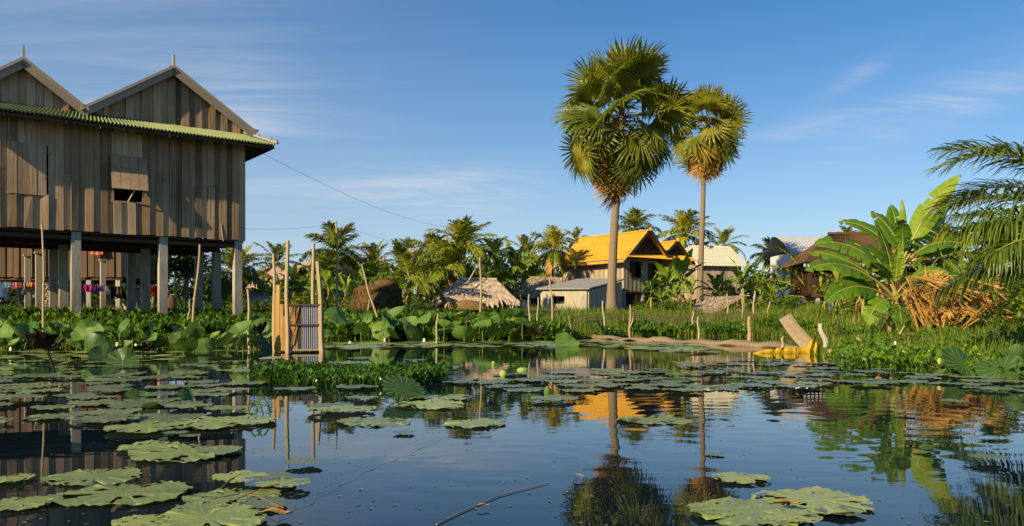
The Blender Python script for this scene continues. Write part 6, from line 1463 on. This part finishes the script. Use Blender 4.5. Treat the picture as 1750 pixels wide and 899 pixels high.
# dark withered lotus and stalks
def withered(px_, py0, py1, d_, wpx, label, n, seed, mat='dark_lotus'):
    r = np.random.default_rng(seed); x = wx(px_, d_); h = wz(py0, d_); w = wpx * d_ / F_PX / 2
    root = thing('withered_lotus', label, 'withered lotus', (x, d_, 0))
    mb = MB(); s = np.linspace(0, 1, 7); mb.tube(np.stack([.06 * np.sin(s * 3 + seed), 0 * s, -.2 + (h * .72 + .2) * s], -1), .016, 5, .4); mb.build('stem', mat, root)
    mb = MB()
    for i in range(n):
        a = r.uniform(0, 6.28); c = np.array([.06 * math.sin(3 + seed), 0, h * .55 + r.uniform(0, .1)])
        tip = c + np.array([w * math.cos(a) * r.uniform(.5, 1), w * .6 * math.sin(a), h * r.uniform(.15, .42)]); up = np.array([-math.sin(a), math.cos(a), .3]) * w * .38
        m_ = (c + tip) / 2 + r.normal(0, .02, 3)
        mb.grid(np.array([[c, c + up * .2, c - up * .1], [m_ - up, m_, m_ + up], [tip - up * .8, tip + r.normal(0, .03, 3), tip + up * .7]]), float(r.uniform(.2, .9)))
    mb.build('curled_leaf', mat, root)
withered(86, 574, 660, 9.6, 70, 'dark brown withered lotus curled up on its stalk before the stilt house', 14, 1)
withered(250, 592, 622, 13.0, 42, 'smaller brown withered lotus between the pads before the house', 9, 2)
withered(130, 622, 640, 10.6, 26, 'low black withered leaf beside the dark withered lotus', 7, 3)
withered(915, 560, 578, 22, 40, 'brown curled leaf among the stakes at the end of the lotus belt', 8, 4)
withered(440, 552, 592, 17.2, 34, 'rust brown withered leaf by the outhouse', 7, 5)
# --- hyacinth and other small-leaved growth: stuff
HV = []; HF = []
pr_ = np.array([[-.012, 0, 0], [.012, 0, 0], [.01, .0, .3], [-.01, 0, .3]])
b1 = np.array([[0, 0, .28], [-.075, .01, .36], [-.085, .03, .43], [0, .05, .52], [.085, .03, .43], [.075, .01, .36], [0, -.02, .4]])
HV = np.concatenate([pr_, b1]); HF = np.array([[0, 1, 2, 3], [4, 10, 6, 5], [4, 9, 8, 10], [10, 8, 7, 6]])
def hyacinth(name, pts, size, label, per=6, spread=.45, tmu=.5, mat='hyacinth_leaf', tsd=.16):
    k = len(pts) * per; P = np.repeat(np.asarray(pts), per, 0) + rng.normal(0, .06, (k, 3)) * [1, 1, .15]
    R = rotz(rng.uniform(0, 2 * PI, k)) @ rotx(-np.abs(rng.normal(.1, spread, k)))
    base = np.repeat(rng.normal(tmu, .08, len(pts)), per)
    mb = MB(); mb.inst(HV, HF, mats4(R, P, np.repeat(np.asarray(size) * np.ones(len(pts)), per) * rng.uniform(.7, 1.25, k)), np.clip(base + rng.normal(0, tsd, k), 0, 1))
    return tag(mb.build(name, mat), label, kind='stuff')
def scatter(n, xr, yr, ok):
    out = []
    while len(out) < n:
        x = rng.uniform(*xr, 4000); y = rng.uniform(*yr, 4000); sd = shore_dist(x, y); q = ok(x, y, sd)
        out += [(a, b_, max(0, c)) for a, b_, c in zip(x[q], y[q], ground_z(x[q], y[q]))]
    return np.array(out[:n])
ppx = lambda x, y: CX + F_PX * x / y
pts = scatter(2300, (-20, -4.8), (15.2, 26), lambda x, y, sd: (sd > -1.5) & (sd < 2.6) & (ppx(x, y) < 470))
hyacinth('water_hyacinth', pts, 1.05, 'thick belt of bright water hyacinth in front of the stilt house posts')
pts = scatter(900, (-14, -4.2), (14.5, 21.5), lambda x, y, sd: (sd < -1.0) & (sd > -4.2) & (ppx(x, y) < 470) & (np.sin(x * 2.1) * np.sin(y * 1.7 + x) > -.25))
hyacinth('water_weed', pts, .5, 'low green water weed between the pads before the house', per=5, spread=.7, tmu=.45)
pts = scatter(1700, (-6.5, 2.4), (21.8, 29), lambda x, y, sd: (sd > -2.2) & (sd < 3.2) & (ppx(x, y) > 470) & (ppx(x, y) < 960))
hyacinth('bank_undergrowth', pts, .95, 'dense low green undergrowth under the far lotus belt', per=6, spread=.6, tmu=.42)
# floating clump
d0, d1 = wd(662), wd(636); pts = []
while len(pts) < 700:
    px_ = rng.uniform(444, 752); y = rng.uniform(d0 + .15, d1 - .1); q = (y - d0) / (d1 - d0)
    if abs(q - .5) < .5 * min(1, .45 + .55 * math.sin((px_ - 440) / 316 * PI)): pts.append((wx(px_, d0 + (y - d0) * .9), y, .0))
pts = np.array(pts); sz = .72 + .25 * np.sin((pts[:, 0] + 4) * 2)
hyacinth('water_hyacinth_clump', pts, np.clip(sz, .5, .95) * .38, 'floating clump of dark glossy water hyacinth in mid pond', per=7, spread=.55, tmu=.34)
pts = scatter(520, (3, 7.5), (7.2, 15.5), lambda x, y, sd: (sd > -.7) & (sd < .5) & (ppx(x, y) > 1440))
hyacinth('creeping_weed', pts, .38, 'creeping weed at the waterline of the near bank', per=6, spread=.9, tmu=.5)
pts = scatter(420, (3, 13), (25.5, 32), lambda x, y, sd: (sd > -.3) & (sd < 2.2) & (np.sin(x * 1.3 + 1) * np.sin(y * .9 + x) > .15))
hyacinth('bank_weeds', pts, .7, 'patches of dark leafy weeds in the far bank grass', per=6, spread=.8, tmu=.45)
pts = scatter(300, (3.5, 11), (7, 20), lambda x, y, sd: (sd > .2) & (sd < 5) & (np.sin(x * 2.3 + 1) * np.sin(y * 1.9 + x) > .2))
hyacinth('bank_weeds', pts, .34, 'patches of low leafy weeds in the near bank grass', per=6, spread=.9, tmu=.5)
# --- grass: stuff
BL = np.array([(-.5, 0, 0), (.5, 0, 0), (.42, .1, .45), (-.42, .1, .45), (.08, .38, 1.0), (-.08, .38, 1.0)]); BF = np.array([[0, 1, 2, 3], [3, 2, 4, 5]])
def grass(name, pts, h, w, label, tmu=.5, lean=.3):
    k = len(pts); R = rotz(rng.uniform(0, 2 * PI, k)) @ rotx(-rng.normal(.05, lean, k))
    hh = h * (.45 + .5 * rng.random(k) + .7 * rng.random(k) ** 6) * np.clip(.85 + .75 * wob(pts[:, 0] * 1.7, pts[:, 1] * 2.1), .3, 1.6); S3 = np.stack([np.full(k, w) * rng.uniform(.7, 1.3, k), hh, hh], -1)
    t = np.clip(tmu + .18 * wob(pts[:, 0] * 1.3 + 5, pts[:, 1] * 1.6) + rng.normal(0, .13, k), 0, 1); t = np.where(rng.random(k) < .08, .97, t)
    mb = MB(); mb.inst(BL, BF, mats4(R * S3[:, None, :], pts - np.array([0, 0, .02])), t)
    return tag(mb.build(name, 'grass_blade'), label, kind='stuff')
grass('bank_grass', scatter(30000, (0, 14), (25.5, 38), lambda x, y, sd: (sd > -.35) & (ppx(x, y) > 900) & (ppx(x, y) < 1420)), .42, .028, 'long bright grass on the far bank behind the log')
grass('bank_grass', scatter(22000, (3.5, 12), (6.5, 21.5), lambda x, y, sd: (sd > -.25) & (sd < 6)), .2, .016, 'grass and weeds on the near bank', .5, .5)
grass('bank_grass', scatter(9000, (8, 24), (24, 42), lambda x, y, sd: (sd > -.2) & (ppx(x, y) > 1400)), .4, .03, 'grass between the near bank and the red-brown house', .45)
grass('bank_grass', scatter(16000, (-24, 9), (25, 52), lambda x, y, sd: (sd > 1.5)), .35, .035, 'rough grass round the village houses', .42)
grass('reed_grass', scatter(2600, (-6.5, 2.0), (21.5, 27), lambda x, y, sd: (sd > -1.4) & (sd < 1) & (np.sin(x * 1.9) > -.2)), .75, .022, 'thin reeds standing in the far lotus belt', .55, .2)
grass('reed_grass', scatter(2400, (-15, -5), (15.5, 22.5), lambda x, y, sd: (sd > -3) & (sd < .3) & (np.sin(x * 2.3 + y) > .1)), .5, .018, 'thin reeds among the lotus leaves before the house', .6, .25)
# --- outhouse in the pond
oh = thing('outhouse', 'small pond outhouse of bamboo poles, orange planks and corrugated sheet', 'outhouse', (wx(520, 16), 16, 0))
def op(mb, name, mats, parent=None):
    o = mb.build(name, mats); o.parent = oh if parent is None else parent
    if parent is None: o.matrix_parent_inverse = Matrix.Translation(-Vector(oh.location))
    return o
def pole(pxt, pyt, pxb, pyb, d_, r_, t=.7, n=9, wav=.012, d2_=None):
    a, b_ = at(pxb, pyb, d_), at(pxt, pyt, d2_ or d_); s = np.linspace(0, 1, n)[:, None]; a = a.copy()
    P = a + (b_ - a) * s; P[:, 0] += wav * np.sin(np.linspace(0, 7, n) + pxt); e = P[0] - (P[1] - P[0]) * .35
    return MB().tube(np.concatenate([[e], P]), np.linspace(1.1, .8, n + 1) * r_ * (1 + .06 * (np.arange(n + 1) % 2)), 7, t)
DB, DD, DA, DC = 15.7, 15.85, 16.5, 16.8
for (a, d_, r_) in (((491, 411, 491, 603), DB, .043), ((544, 447, 551, 601), DD, .05), ((468, 434, 469, 598), DA, .036), ((535, 416, 536, 594), DC, .04)): op(pole(*a, d_, r_), 'pole', 'bamboo')
pB = lambda z: np.array([*at(491, 0, DB)[:2], z]); pD = lambda z: np.array([*at(549, 0, DD)[:2], z]); pA = lambda z: np.array([*at(468, 0, DA)[:2], z]); pC = lambda z: np.array([*at(536, 0, DC)[:2], z])
ztop, zbot = wz(521, DD), .06
fx = nrm(pD(0) - pB(0)); fn = np.array([fx[1], -fx[0], 0]); Lf = np.linalg.norm(pD(0) - pB(0))
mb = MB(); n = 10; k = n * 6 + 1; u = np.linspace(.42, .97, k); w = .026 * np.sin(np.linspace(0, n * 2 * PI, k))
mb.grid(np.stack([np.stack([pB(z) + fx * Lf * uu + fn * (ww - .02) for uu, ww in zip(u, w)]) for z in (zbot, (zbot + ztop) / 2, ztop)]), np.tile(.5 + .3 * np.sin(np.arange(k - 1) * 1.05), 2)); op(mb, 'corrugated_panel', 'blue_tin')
mb = MB()
for i in range(3): mb.bar(pB(zbot) + fx * Lf * (.08 + i * .11) - fn * .02, pB(ztop - .02 * i) + fx * Lf * (.085 + i * .11) - fn * .02, .1 * Lf, .02, up=fn, t=(.65, .4, .55)[i])
op(mb, 'brown_panel', 'far_wood')
mb = MB()
for i in range(12): 
    a = pB(zbot + rng.uniform(0, .7)) + fx * Lf * rng.uniform(.05, .26) + fn * .012; mb.bar(a, a + HZ * rng.uniform(.2, .5) + fx * rng.normal(0, .04), .025, .008, up=fn, t=float(rng.random()))
op(mb, 'dry_leaf_lining', 'dry_leaf')
mb = MB().bar(pB(zbot) + fx * Lf * .36 - fn * .015, pB(ztop) + fx * Lf * .36 - fn * .015, .13 * Lf, .018, up=fn, t=.3); op(mb, 'dark_plank', 'dark_wood')
for z in (ztop, wz(555, DB)): op(MB().bar(pB(z) + fn * .03, pD(z) + fn * .03, .022, .026, t=.9), 'rail', 'dark_wood')
sx_ = nrm(pA(0) - pB(0)); Ls = np.linalg.norm(pA(0) - pB(0)); sn = np.array([-sx_[1], sx_[0], 0])
for (u0, u1, z1, t) in ((.28, .52, wz(520, 16), .6), (.54, .8, wz(486, 16), .75), (.82, .97, wz(500, 16), .45), (.12, .25, wz(540, 16), .5)):
    op(MB().bar(pB(.03) + sx_ * Ls * (u0 + u1) / 2, pB(z1) + sx_ * Ls * (u0 + u1) / 2, Ls * (u1 - u0), .022, up=sn, t=t), 'plank', 'orange_plank')
for z in (wz(528, 16), wz(561, 16)): op(MB().bar(pB(z + .03) - sn * .04, pA(z) - sn * .04, .028, .035, t=.9), 'rung', 'bamboo')
op(pole(484, 522, 484, 596, 16.0, .028, .9), 'pole', 'bamboo')
mb = MB(); mb.prism([pB(.035), pD(.035), pC(.035), pA(.035)], HZ * .035, .4); op(mb, 'floor', 'grey_stick')
mb = MB()
for (a, b_) in ((pA, pC), (pC, pD)):
    for i in range(5):
        q = (i + .5) / 5; p_ = a(0) + (b_(0) - a(0)) * q; mb.bar(p_ + HZ * .06, p_ + HZ * (ztop - .1), .15, .015, up=(.3, 1, 0), t=float(rng.random()))
op(mb, 'back_boards', 'orange_plank')
# --- poles and stakes
for (a, d_, r_, mat, lab) in [((73, 383, 75, 562), 17.5, .024, 'bamboo', 'thin pale pole standing in front of the stilt house'), ((342, 418, 329, 560), 18.2, .03, 'bamboo', 'crooked leaning pole in front of the two outer house posts'), ((325, 512, 322, 545), 22, .022, 'grey_stick', 'short stick standing beside the corner of the house'), ((424, 494, 426, 592), 17.2, .028, 'grey_stick', 'grey pole between the stilt house and the outhouse'),
            ((575, 378, 577, 532), 33, .045, 'bamboo', 'tall thin pole carrying the far wires'), ((617, 452, 645, 546), 26.5, .034, 'bamboo', 'leaning bent pole in front of the big haystack'), ((630, 512, 630, 546), 27.5, .026, 'bamboo', 'short stake crossing under the leaning pole'), ((821, 440, 822, 548), 26.5, .036, 'bamboo', 'pale pole in front of the open thatched hut'), ((748, 536, 745, 592), 20.5, .022, 'grey_stick', 'slim stick standing in the water below the leaning roof pole'), ((880, 512, 873, 544), 36, .04, 'grey_stick', 'leaning stake between the two thatched huts'),
            ((904, 503, 905, 571), 26.5, .03, 'grey_stick', 'stake in front of the brown thatched hut'), ((919, 508, 919, 573), 26.4, .026, 'grey_stick', 'stake with a ragged foot at the shed corner'), ((940, 473, 946, 576), 26, .034, 'bamboo', 'tall bent pole in front of the shed window'), ((951, 540, 952, 573), 26.2, .024, 'bamboo', 'short pale stake next to the tall bent pole'), ((973, 540, 976, 572), 26.5, .026, 'bamboo', 'stake near the brown curled leaf'), ((934, 548, 934, 572), 26.6, .02, 'bamboo', 'lowest stake beside the tall bent pole'),
            ((1030, 514, 1033, 562), 29, .034, 'grey_stick', 'stake with a split foot in front of the shed'), ((1077, 521, 1076, 577), 28.6, .034, 'bamboo', 'stake beside a leaning one past the sugar palm trunk'), ((1085, 530, 1078, 560), 28.8, .028, 'bamboo', 'leaning stake touching the upright one'), ((1184, 531, 1184, 552), 31, .032, 'grey_stick', 'short stake at the net by the thatch shelter'), ((1193, 542, 1194, 584), 25.8, .032, 'bamboo', 'pale stake standing on the log'), ((1243, 502, 1244, 535), 34, .036, 'bamboo', 'stake leaning on the thatch shelter'), ((1268, 494, 1269, 547), 33.5, .036, 'grey_stick', 'taller stake at the shelter ridge end'), ((1290, 497, 1287, 536), 33.5, .036, 'bamboo', 'leaning stake just past the thatch shelter'), ((1316, 515, 1311, 536), 34, .03, 'bamboo', 'short leaning stake beside the bushy banana'),
            ((1281, 541, 1280, 588), 20.6, .05, 'bamboo', 'thick stake behind the hump of the log'), ((1338, 576, 1337, 594), 17.2, .032, 'bamboo', 'short pale stub behind the yellow sheet'), ((1382, 525, 1382, 556), 36, .036, 'grey_stick', 'stick in front of the red-brown stilt house')]:
    m_ = pole(*a, d_, r_, float(rng.uniform(.4, .9)), wav=.014 if d_ < 25 else .02)
    bx, by = wx(a[2], d_), d_
    o = m_.build('pole', mat, smooth=True); o.data.transform(Matrix.Translation((-bx, -by, -gz(bx, by)))); o.location = (bx, by, gz(bx, by)); tag(o, lab, 'pole')
# --- net fence along the far bank
mb = MB(); P = [(wx(905, 30), 30.6), (wx(1010, 31), 31.6), (wx(1100, 33), 33), (wx(1190, 33), 33), (wx(1300, 33), 33), (wx(1372, 35), 35)]
xs = np.linspace(P[0][0], P[-1][0], 260); ys = np.interp(xs, [p[0] for p in P], [p[1] for p in P]); tops = CAM_H + (HY - np.interp(xs, [wx(905, 30), wx(1100, 33), wx(1372, 35)], [540, 537, 536])) * ys / F_PX + .03 * np.sin(xs * 2.2)
gz_ = ground_z(xs, ys)
for i in range(len(xs)): mb.bar((xs[i], ys[i], gz_[i] - .05), (xs[i] + rng.normal(0, .02), ys[i], tops[i] - .01), .012, .012, up=(0, 1, 0), t=float(rng.random()))
for q in (.1, .35, .6, .8, 1.0): mb.tube(np.stack([xs, ys, gz_ + (tops - gz_) * q], -1)[::4], .012, 4, .6)
tag(mb.build('net_fence', 'net'), 'low brown net fence along the far bank below the shed and bananas', 'fence')
# --- log, plank, yellow sheet, branch
a, b_ = at(1006, 578, 28.0), at(1372, 592, 17.3); a[2] = b_[2] = .03; s = np.linspace(0, 1, 40); n = 14; an = np.arange(n) * 2 * PI / n
ax_ = nrm(b_ - a); sd_ = np.cross(ax_, HZ); rad = .145 * np.clip(np.sin(PI * (s * .96 + .02)) * 3, 0, 1) ** .6 * (1 + .1 * np.sin(s * 9))
hump = .05 * np.exp(-((s - .66) / .05) ** 2) + .03 * np.sin(s * 17)
lp = a + (b_ - a) * s[:, None] + sd_ * (.14 * np.sin(s * 5))[:, None]
G_ = lp[:, None] + (rad[:, None] * np.cos(an))[..., None] * sd_ * 1.15 + ((rad * .5 + hump)[:, None] * np.sin(an) + rng.normal(0, .014, (40, n)) + .02 * np.sin(s * 43)[:, None])[..., None] * HZ
mb = MB().grid(G_, rng.uniform(.3, .7), closed=True); mb.raw(G_[0], [list(range(n))]); mb.raw(G_[-1], [list(range(n))[::-1]])
tag(mb.build('log', 'log_wood', smooth=True), 'long pale weathered log lying half sunk along the far shore', 'log')
mb = MB(); A, B_ = at(1386, 594, 16.4), at(1341, 541, 16.9); s = np.linspace(0, 1, 8)[:, None]; C_ = A + (B_ - A) * s; C_[:, 2] -= .05 * np.sin(s[:, 0] * PI)
dv = nrm(B_ - A); up = nrm(np.cross(dv, (0, 1, 0))); G_ = []
for i in range(8):
    w = .15 - .015 * i / 7; th = .05
    G_.append([C_[i] + up * w * c + np.array([0, th * q, 0]) for c, q in ((-1, -.4), (-.5, -1), (.5, -1), (1, -.4), (1, .6), (0, 1), (-1, .6))])
G_ = np.array(G_); mb.grid(G_, .6, closed=True); mb.raw(G_[0], [list(range(7))], .6); mb.raw(G_[-1], [list(range(7))[::-1]], .95)
tag(mb.build('slanting_plank', 'log_wood'), 'thick curved wooden plank slanting up out of the yellow sheet', 'plank')
o = pole(1401, 553, 1412, 592, 16.0, .055, .95, wav=.02).build('stump_pole', 'trim_wood', smooth=True); tag(o, 'pale split pole leaning beside the slanting plank', 'pole')
ys_ = thing('yellow_sheet', 'crumpled yellow plastic sheet lying at the water edge under the slanting plank', 'plastic sheet', tuple(at(1340, 604, 15.6)))
def ysp(mb, name):
    o = mb.build(name, 'yellow_sheet', smooth=False); o.parent = ys_; o.matrix_parent_inverse = Matrix.Translation(-Vector(ys_.location)); return o
k = 20; u = np.linspace(0, 1, k); top_y = 604 - np.interp(u, [0, .25, .5, 1], [1, 7, 10, 11]); px_ = 1287 + u * 92; dep = 15.4 + .35 * u
row = lambda f, dd: np.stack([at(px_[i], top_y[i] + (608 - top_y[i]) * f + .25 * math.sin(i * 1.3), dep[i] + dd + .008 * math.sin(i * 1.9)) for i in range(k)])
mb = MB(); keep = np.stack([row(0, .45), row(0, 0), row(.45, -.02), row(1, .0)])
mb.grid(keep[:2], .8); 
g4 = keep[1:]; ii = [i for i in range(k - 1) if i not in (7, 10, 15)]
for i in ii: mb.grid(g4[:, i:i + 2], float(rng.uniform(.5, .6)))
for i in (7, 10, 15): mb.grid(g4[:2, i:i + 2] * np.array([1, 1, 1.0]) + np.array([0, .03, -.01]), .1); mb.grid(g4[1:, i:i + 2], .5)
ysp(mb, 'flat_strip')
mb = MB(); c = at(1390, 0, 15.3); v = np.linspace(0, 1, 9)
G_ = []
for q in v:
    py_ = 578 + 33 * q; wl = np.interp(q, [0, .2, .5, 1], [6, 22, 26, 14]); G_.append([at(1389 + wl * (t_ - .45) + 1.5 * math.sin(q * 5 + t_ * 3), py_ + 3 * math.sin(t_ * 9) * (1 - q), 15.2 + .045 * math.sin(t_ * 13 + q * 2) + .1 * abs(t_ - .4)) for t_ in np.linspace(0, 1, 16)])
mb.grid(np.array(G_), .5); ysp(mb, 'crumpled_fold')
mb = MB(); P = np.array([at(1418, 600, 15.0), at(1450, 596, 15.3), at(1500, 588, 15.7), at(1535, 579, 16.2), at(1562, 574, 16.8)]); P[:, 2] = np.maximum(P[:, 2], .06)
q = np.linspace(0, 4, 20); PP = np.stack([np.interp(q, range(5), P[:, i]) for i in range(3)], -1); PP[:, 2] += .012 * np.sin(q * 7)
mb.tube(PP, np.linspace(.035, .085, 20) * (1 + .1 * np.sin(q * 9)), 8, .85); mb.tube([PP[8], PP[8] + np.array([-.2, .1, .16])], [.03, .012], 5, .8); mb.tube([PP[14], PP[14] + np.array([.1, -.1, .25])], [.03, .01], 5, .8)
tag(mb.build('fallen_branch', 'bamboo', smooth=True), 'pale fallen branch lying from the plank to the dry frond heap', 'branch')
# --- floating stick, string, scraps
def wl(pts, r_, t=.4, z=.004):
    P = np.array([(wx(a, wd(b_)), wd(b_), z) for a, b_ in pts]); q = np.linspace(0, len(pts) - 1, 40)
    return np.stack([np.interp(q, range(len(pts)), P[:, i]) for i in range(3)], -1)
P = wl([(746, 898), (790, 876), (850, 850), (900, 836), (937, 827)], 0); tag(MB().tube(P, np.linspace(.0026, .0016, 40), 6, .35).build('floating_stick', 'grey_stick'), 'long thin reed stalk floating on the open water', 'stick')
P = wl([(474, 892), (560, 845), (640, 800), (700, 777), (780, 740), (900, 702)], 0, z=.0); P[:, 0] += .012 * np.sin(np.arange(40) * 1.7); tag(MB().tube(P, .0006 + .001 * (np.arange(40) % 5 == 0), 5, .2).build('string', 'wire'), 'thin weedy string lying across the open water', 'string')
for (px_, py_, w_, lab, mat) in ((826, 870, 22, 'small dry leaf floating beside the reed stalk', 'dry_leaf'), (990, 820, 26, 'brown twig tip at the reflected palm crown', 'dry_leaf'), (848, 689, 9, 'dark floating scrap by the lone round pad', 'dark_lotus'), (1370, 668, 26, 'pale floating husk among the near bank pads', 'bud'), (1420, 655, 24, 'yellow dead leaf floating by the near bank', 'dry_leaf'), (470, 886, 60, 'dry yellow stalk beside the withered cluster', 'dry_leaf'), (1345, 882, 44, 'curled yellow tip lying on the big pad', 'dry_leaf'), (1510, 652, 40, 'yellowing leaf patch in the near bank mat', 'dry_leaf'), (612, 858, 12, 'tiny brown scrap on the open water', 'dead_brown')):
    d_ = wd(py_); w = w_ * d_ / F_PX; mb = MB(); u = np.linspace(0, 1, 8); sh = np.sin(PI * u) ** .6 * w * .22
    mb.grid(np.stack([np.stack([(u - .5) * w, s_ * sh, .02 * w + .1 * w * np.sin(u * 4) ** 2 + abs(s_) * .05 * w], -1) for s_ in (-1, 0, 1)]), .6)
    o = mb.build('dead_leaf', mat, smooth=True, loc=(wx(px_, d_), d_, .012 if py_ != 882 else .04)); o.rotation_euler = (0, 0, rng.uniform(-.6, .6)); tag(o, lab, 'dead leaf')
tag(MB().tube(wl([(360, 868), (410, 858), (440, 862), (485, 884)], 0, z=.03), .0018, 5, .25).build('dead_stalk', 'dry_leaf'), 'long yellow stalk lying under the withered pad cluster', 'stalk')
tag(MB().tube(wl([(378, 848), (390, 835), (412, 822)], 0, z=.03), .0018, 5, .25).build('dead_stalk', 'dry_leaf'), 'short stalk bent over the withered pad cluster', 'stalk')
tag(MB().tube(wl([(395, 872), (440, 852), (470, 850)], 0, z=.03), .0018, 5, .25).build('dead_stalk', 'dry_leaf'), 'brown stalk crossing the withered pad cluster', 'stalk')
# bent stalks by the reflected post
for (px_, py_, h_, lab) in ((424, 707, .17, 'bent green stalk looping out of the water by the wide ragged pad'), (436, 705, .18, 'second bent stalk dipping toward the outhouse reflection')):
    d_ = wd(py_ + 8); s = np.linspace(0, PI * .95, 9); mb = MB().tube(np.stack([.05 * (1 - np.cos(s)), 0 * s, h_ * np.sin(s) * .8 - .02], -1), .006, 5, .2); o = mb.build('bent_stalk', 'lotus_leaf', loc=(wx(px_, d_), d_, 0)); tag(o, lab, 'stalk')
# --- wires
def wire(A, B, sag, r_, label):
    s = np.linspace(0, 1, 40)[:, None]; P = A + (B - A) * s - HZ * sag * 4 * s * (1 - s); tag(MB().tube(P, r_, 4, .5, cap=False).build('wire', 'wire'), label, 'wire')
wire(at(449, 262, 24.9), at(782, 390, 58), .5, .0055, 'thin wire slanting from the large house eave down to the palms')
wire(at(417, 391, 25.2), at(575, 381, 33), .1, .004, 'thin wire from the house corner to the tall thin pole')
wire(at(575, 381, 33), at(760, 420, 62), .4, .005, 'thin wire from the tall thin pole toward the striped gable')

# --- specks of duckweed and litter on the open water
k = 420; d_ = 1 / rng.uniform(1 / 12, 1 / 2.4, k); x = rng.uniform(-.6, .62, k) * d_; q = shore_dist(x, d_) < -.3
P = np.stack([x[q], d_[q], np.full(q.sum(), .003)], -1); mb = MB(); mb.inst(np.array([(-.5, -.4, 0), (.5, -.3, .1), (.4, .4, 0), (-.4, .5, .08)]), LEAFF, mats4(rotz(rng.uniform(0, 6.28, len(P))), P, rng.uniform(.004, .016, len(P))), rng.random(len(P)))
tag(mb.build('floating_specks', 'crowd_pad_leaf'), 'tiny floating specks of duckweed and litter on the open water', kind='stuff')
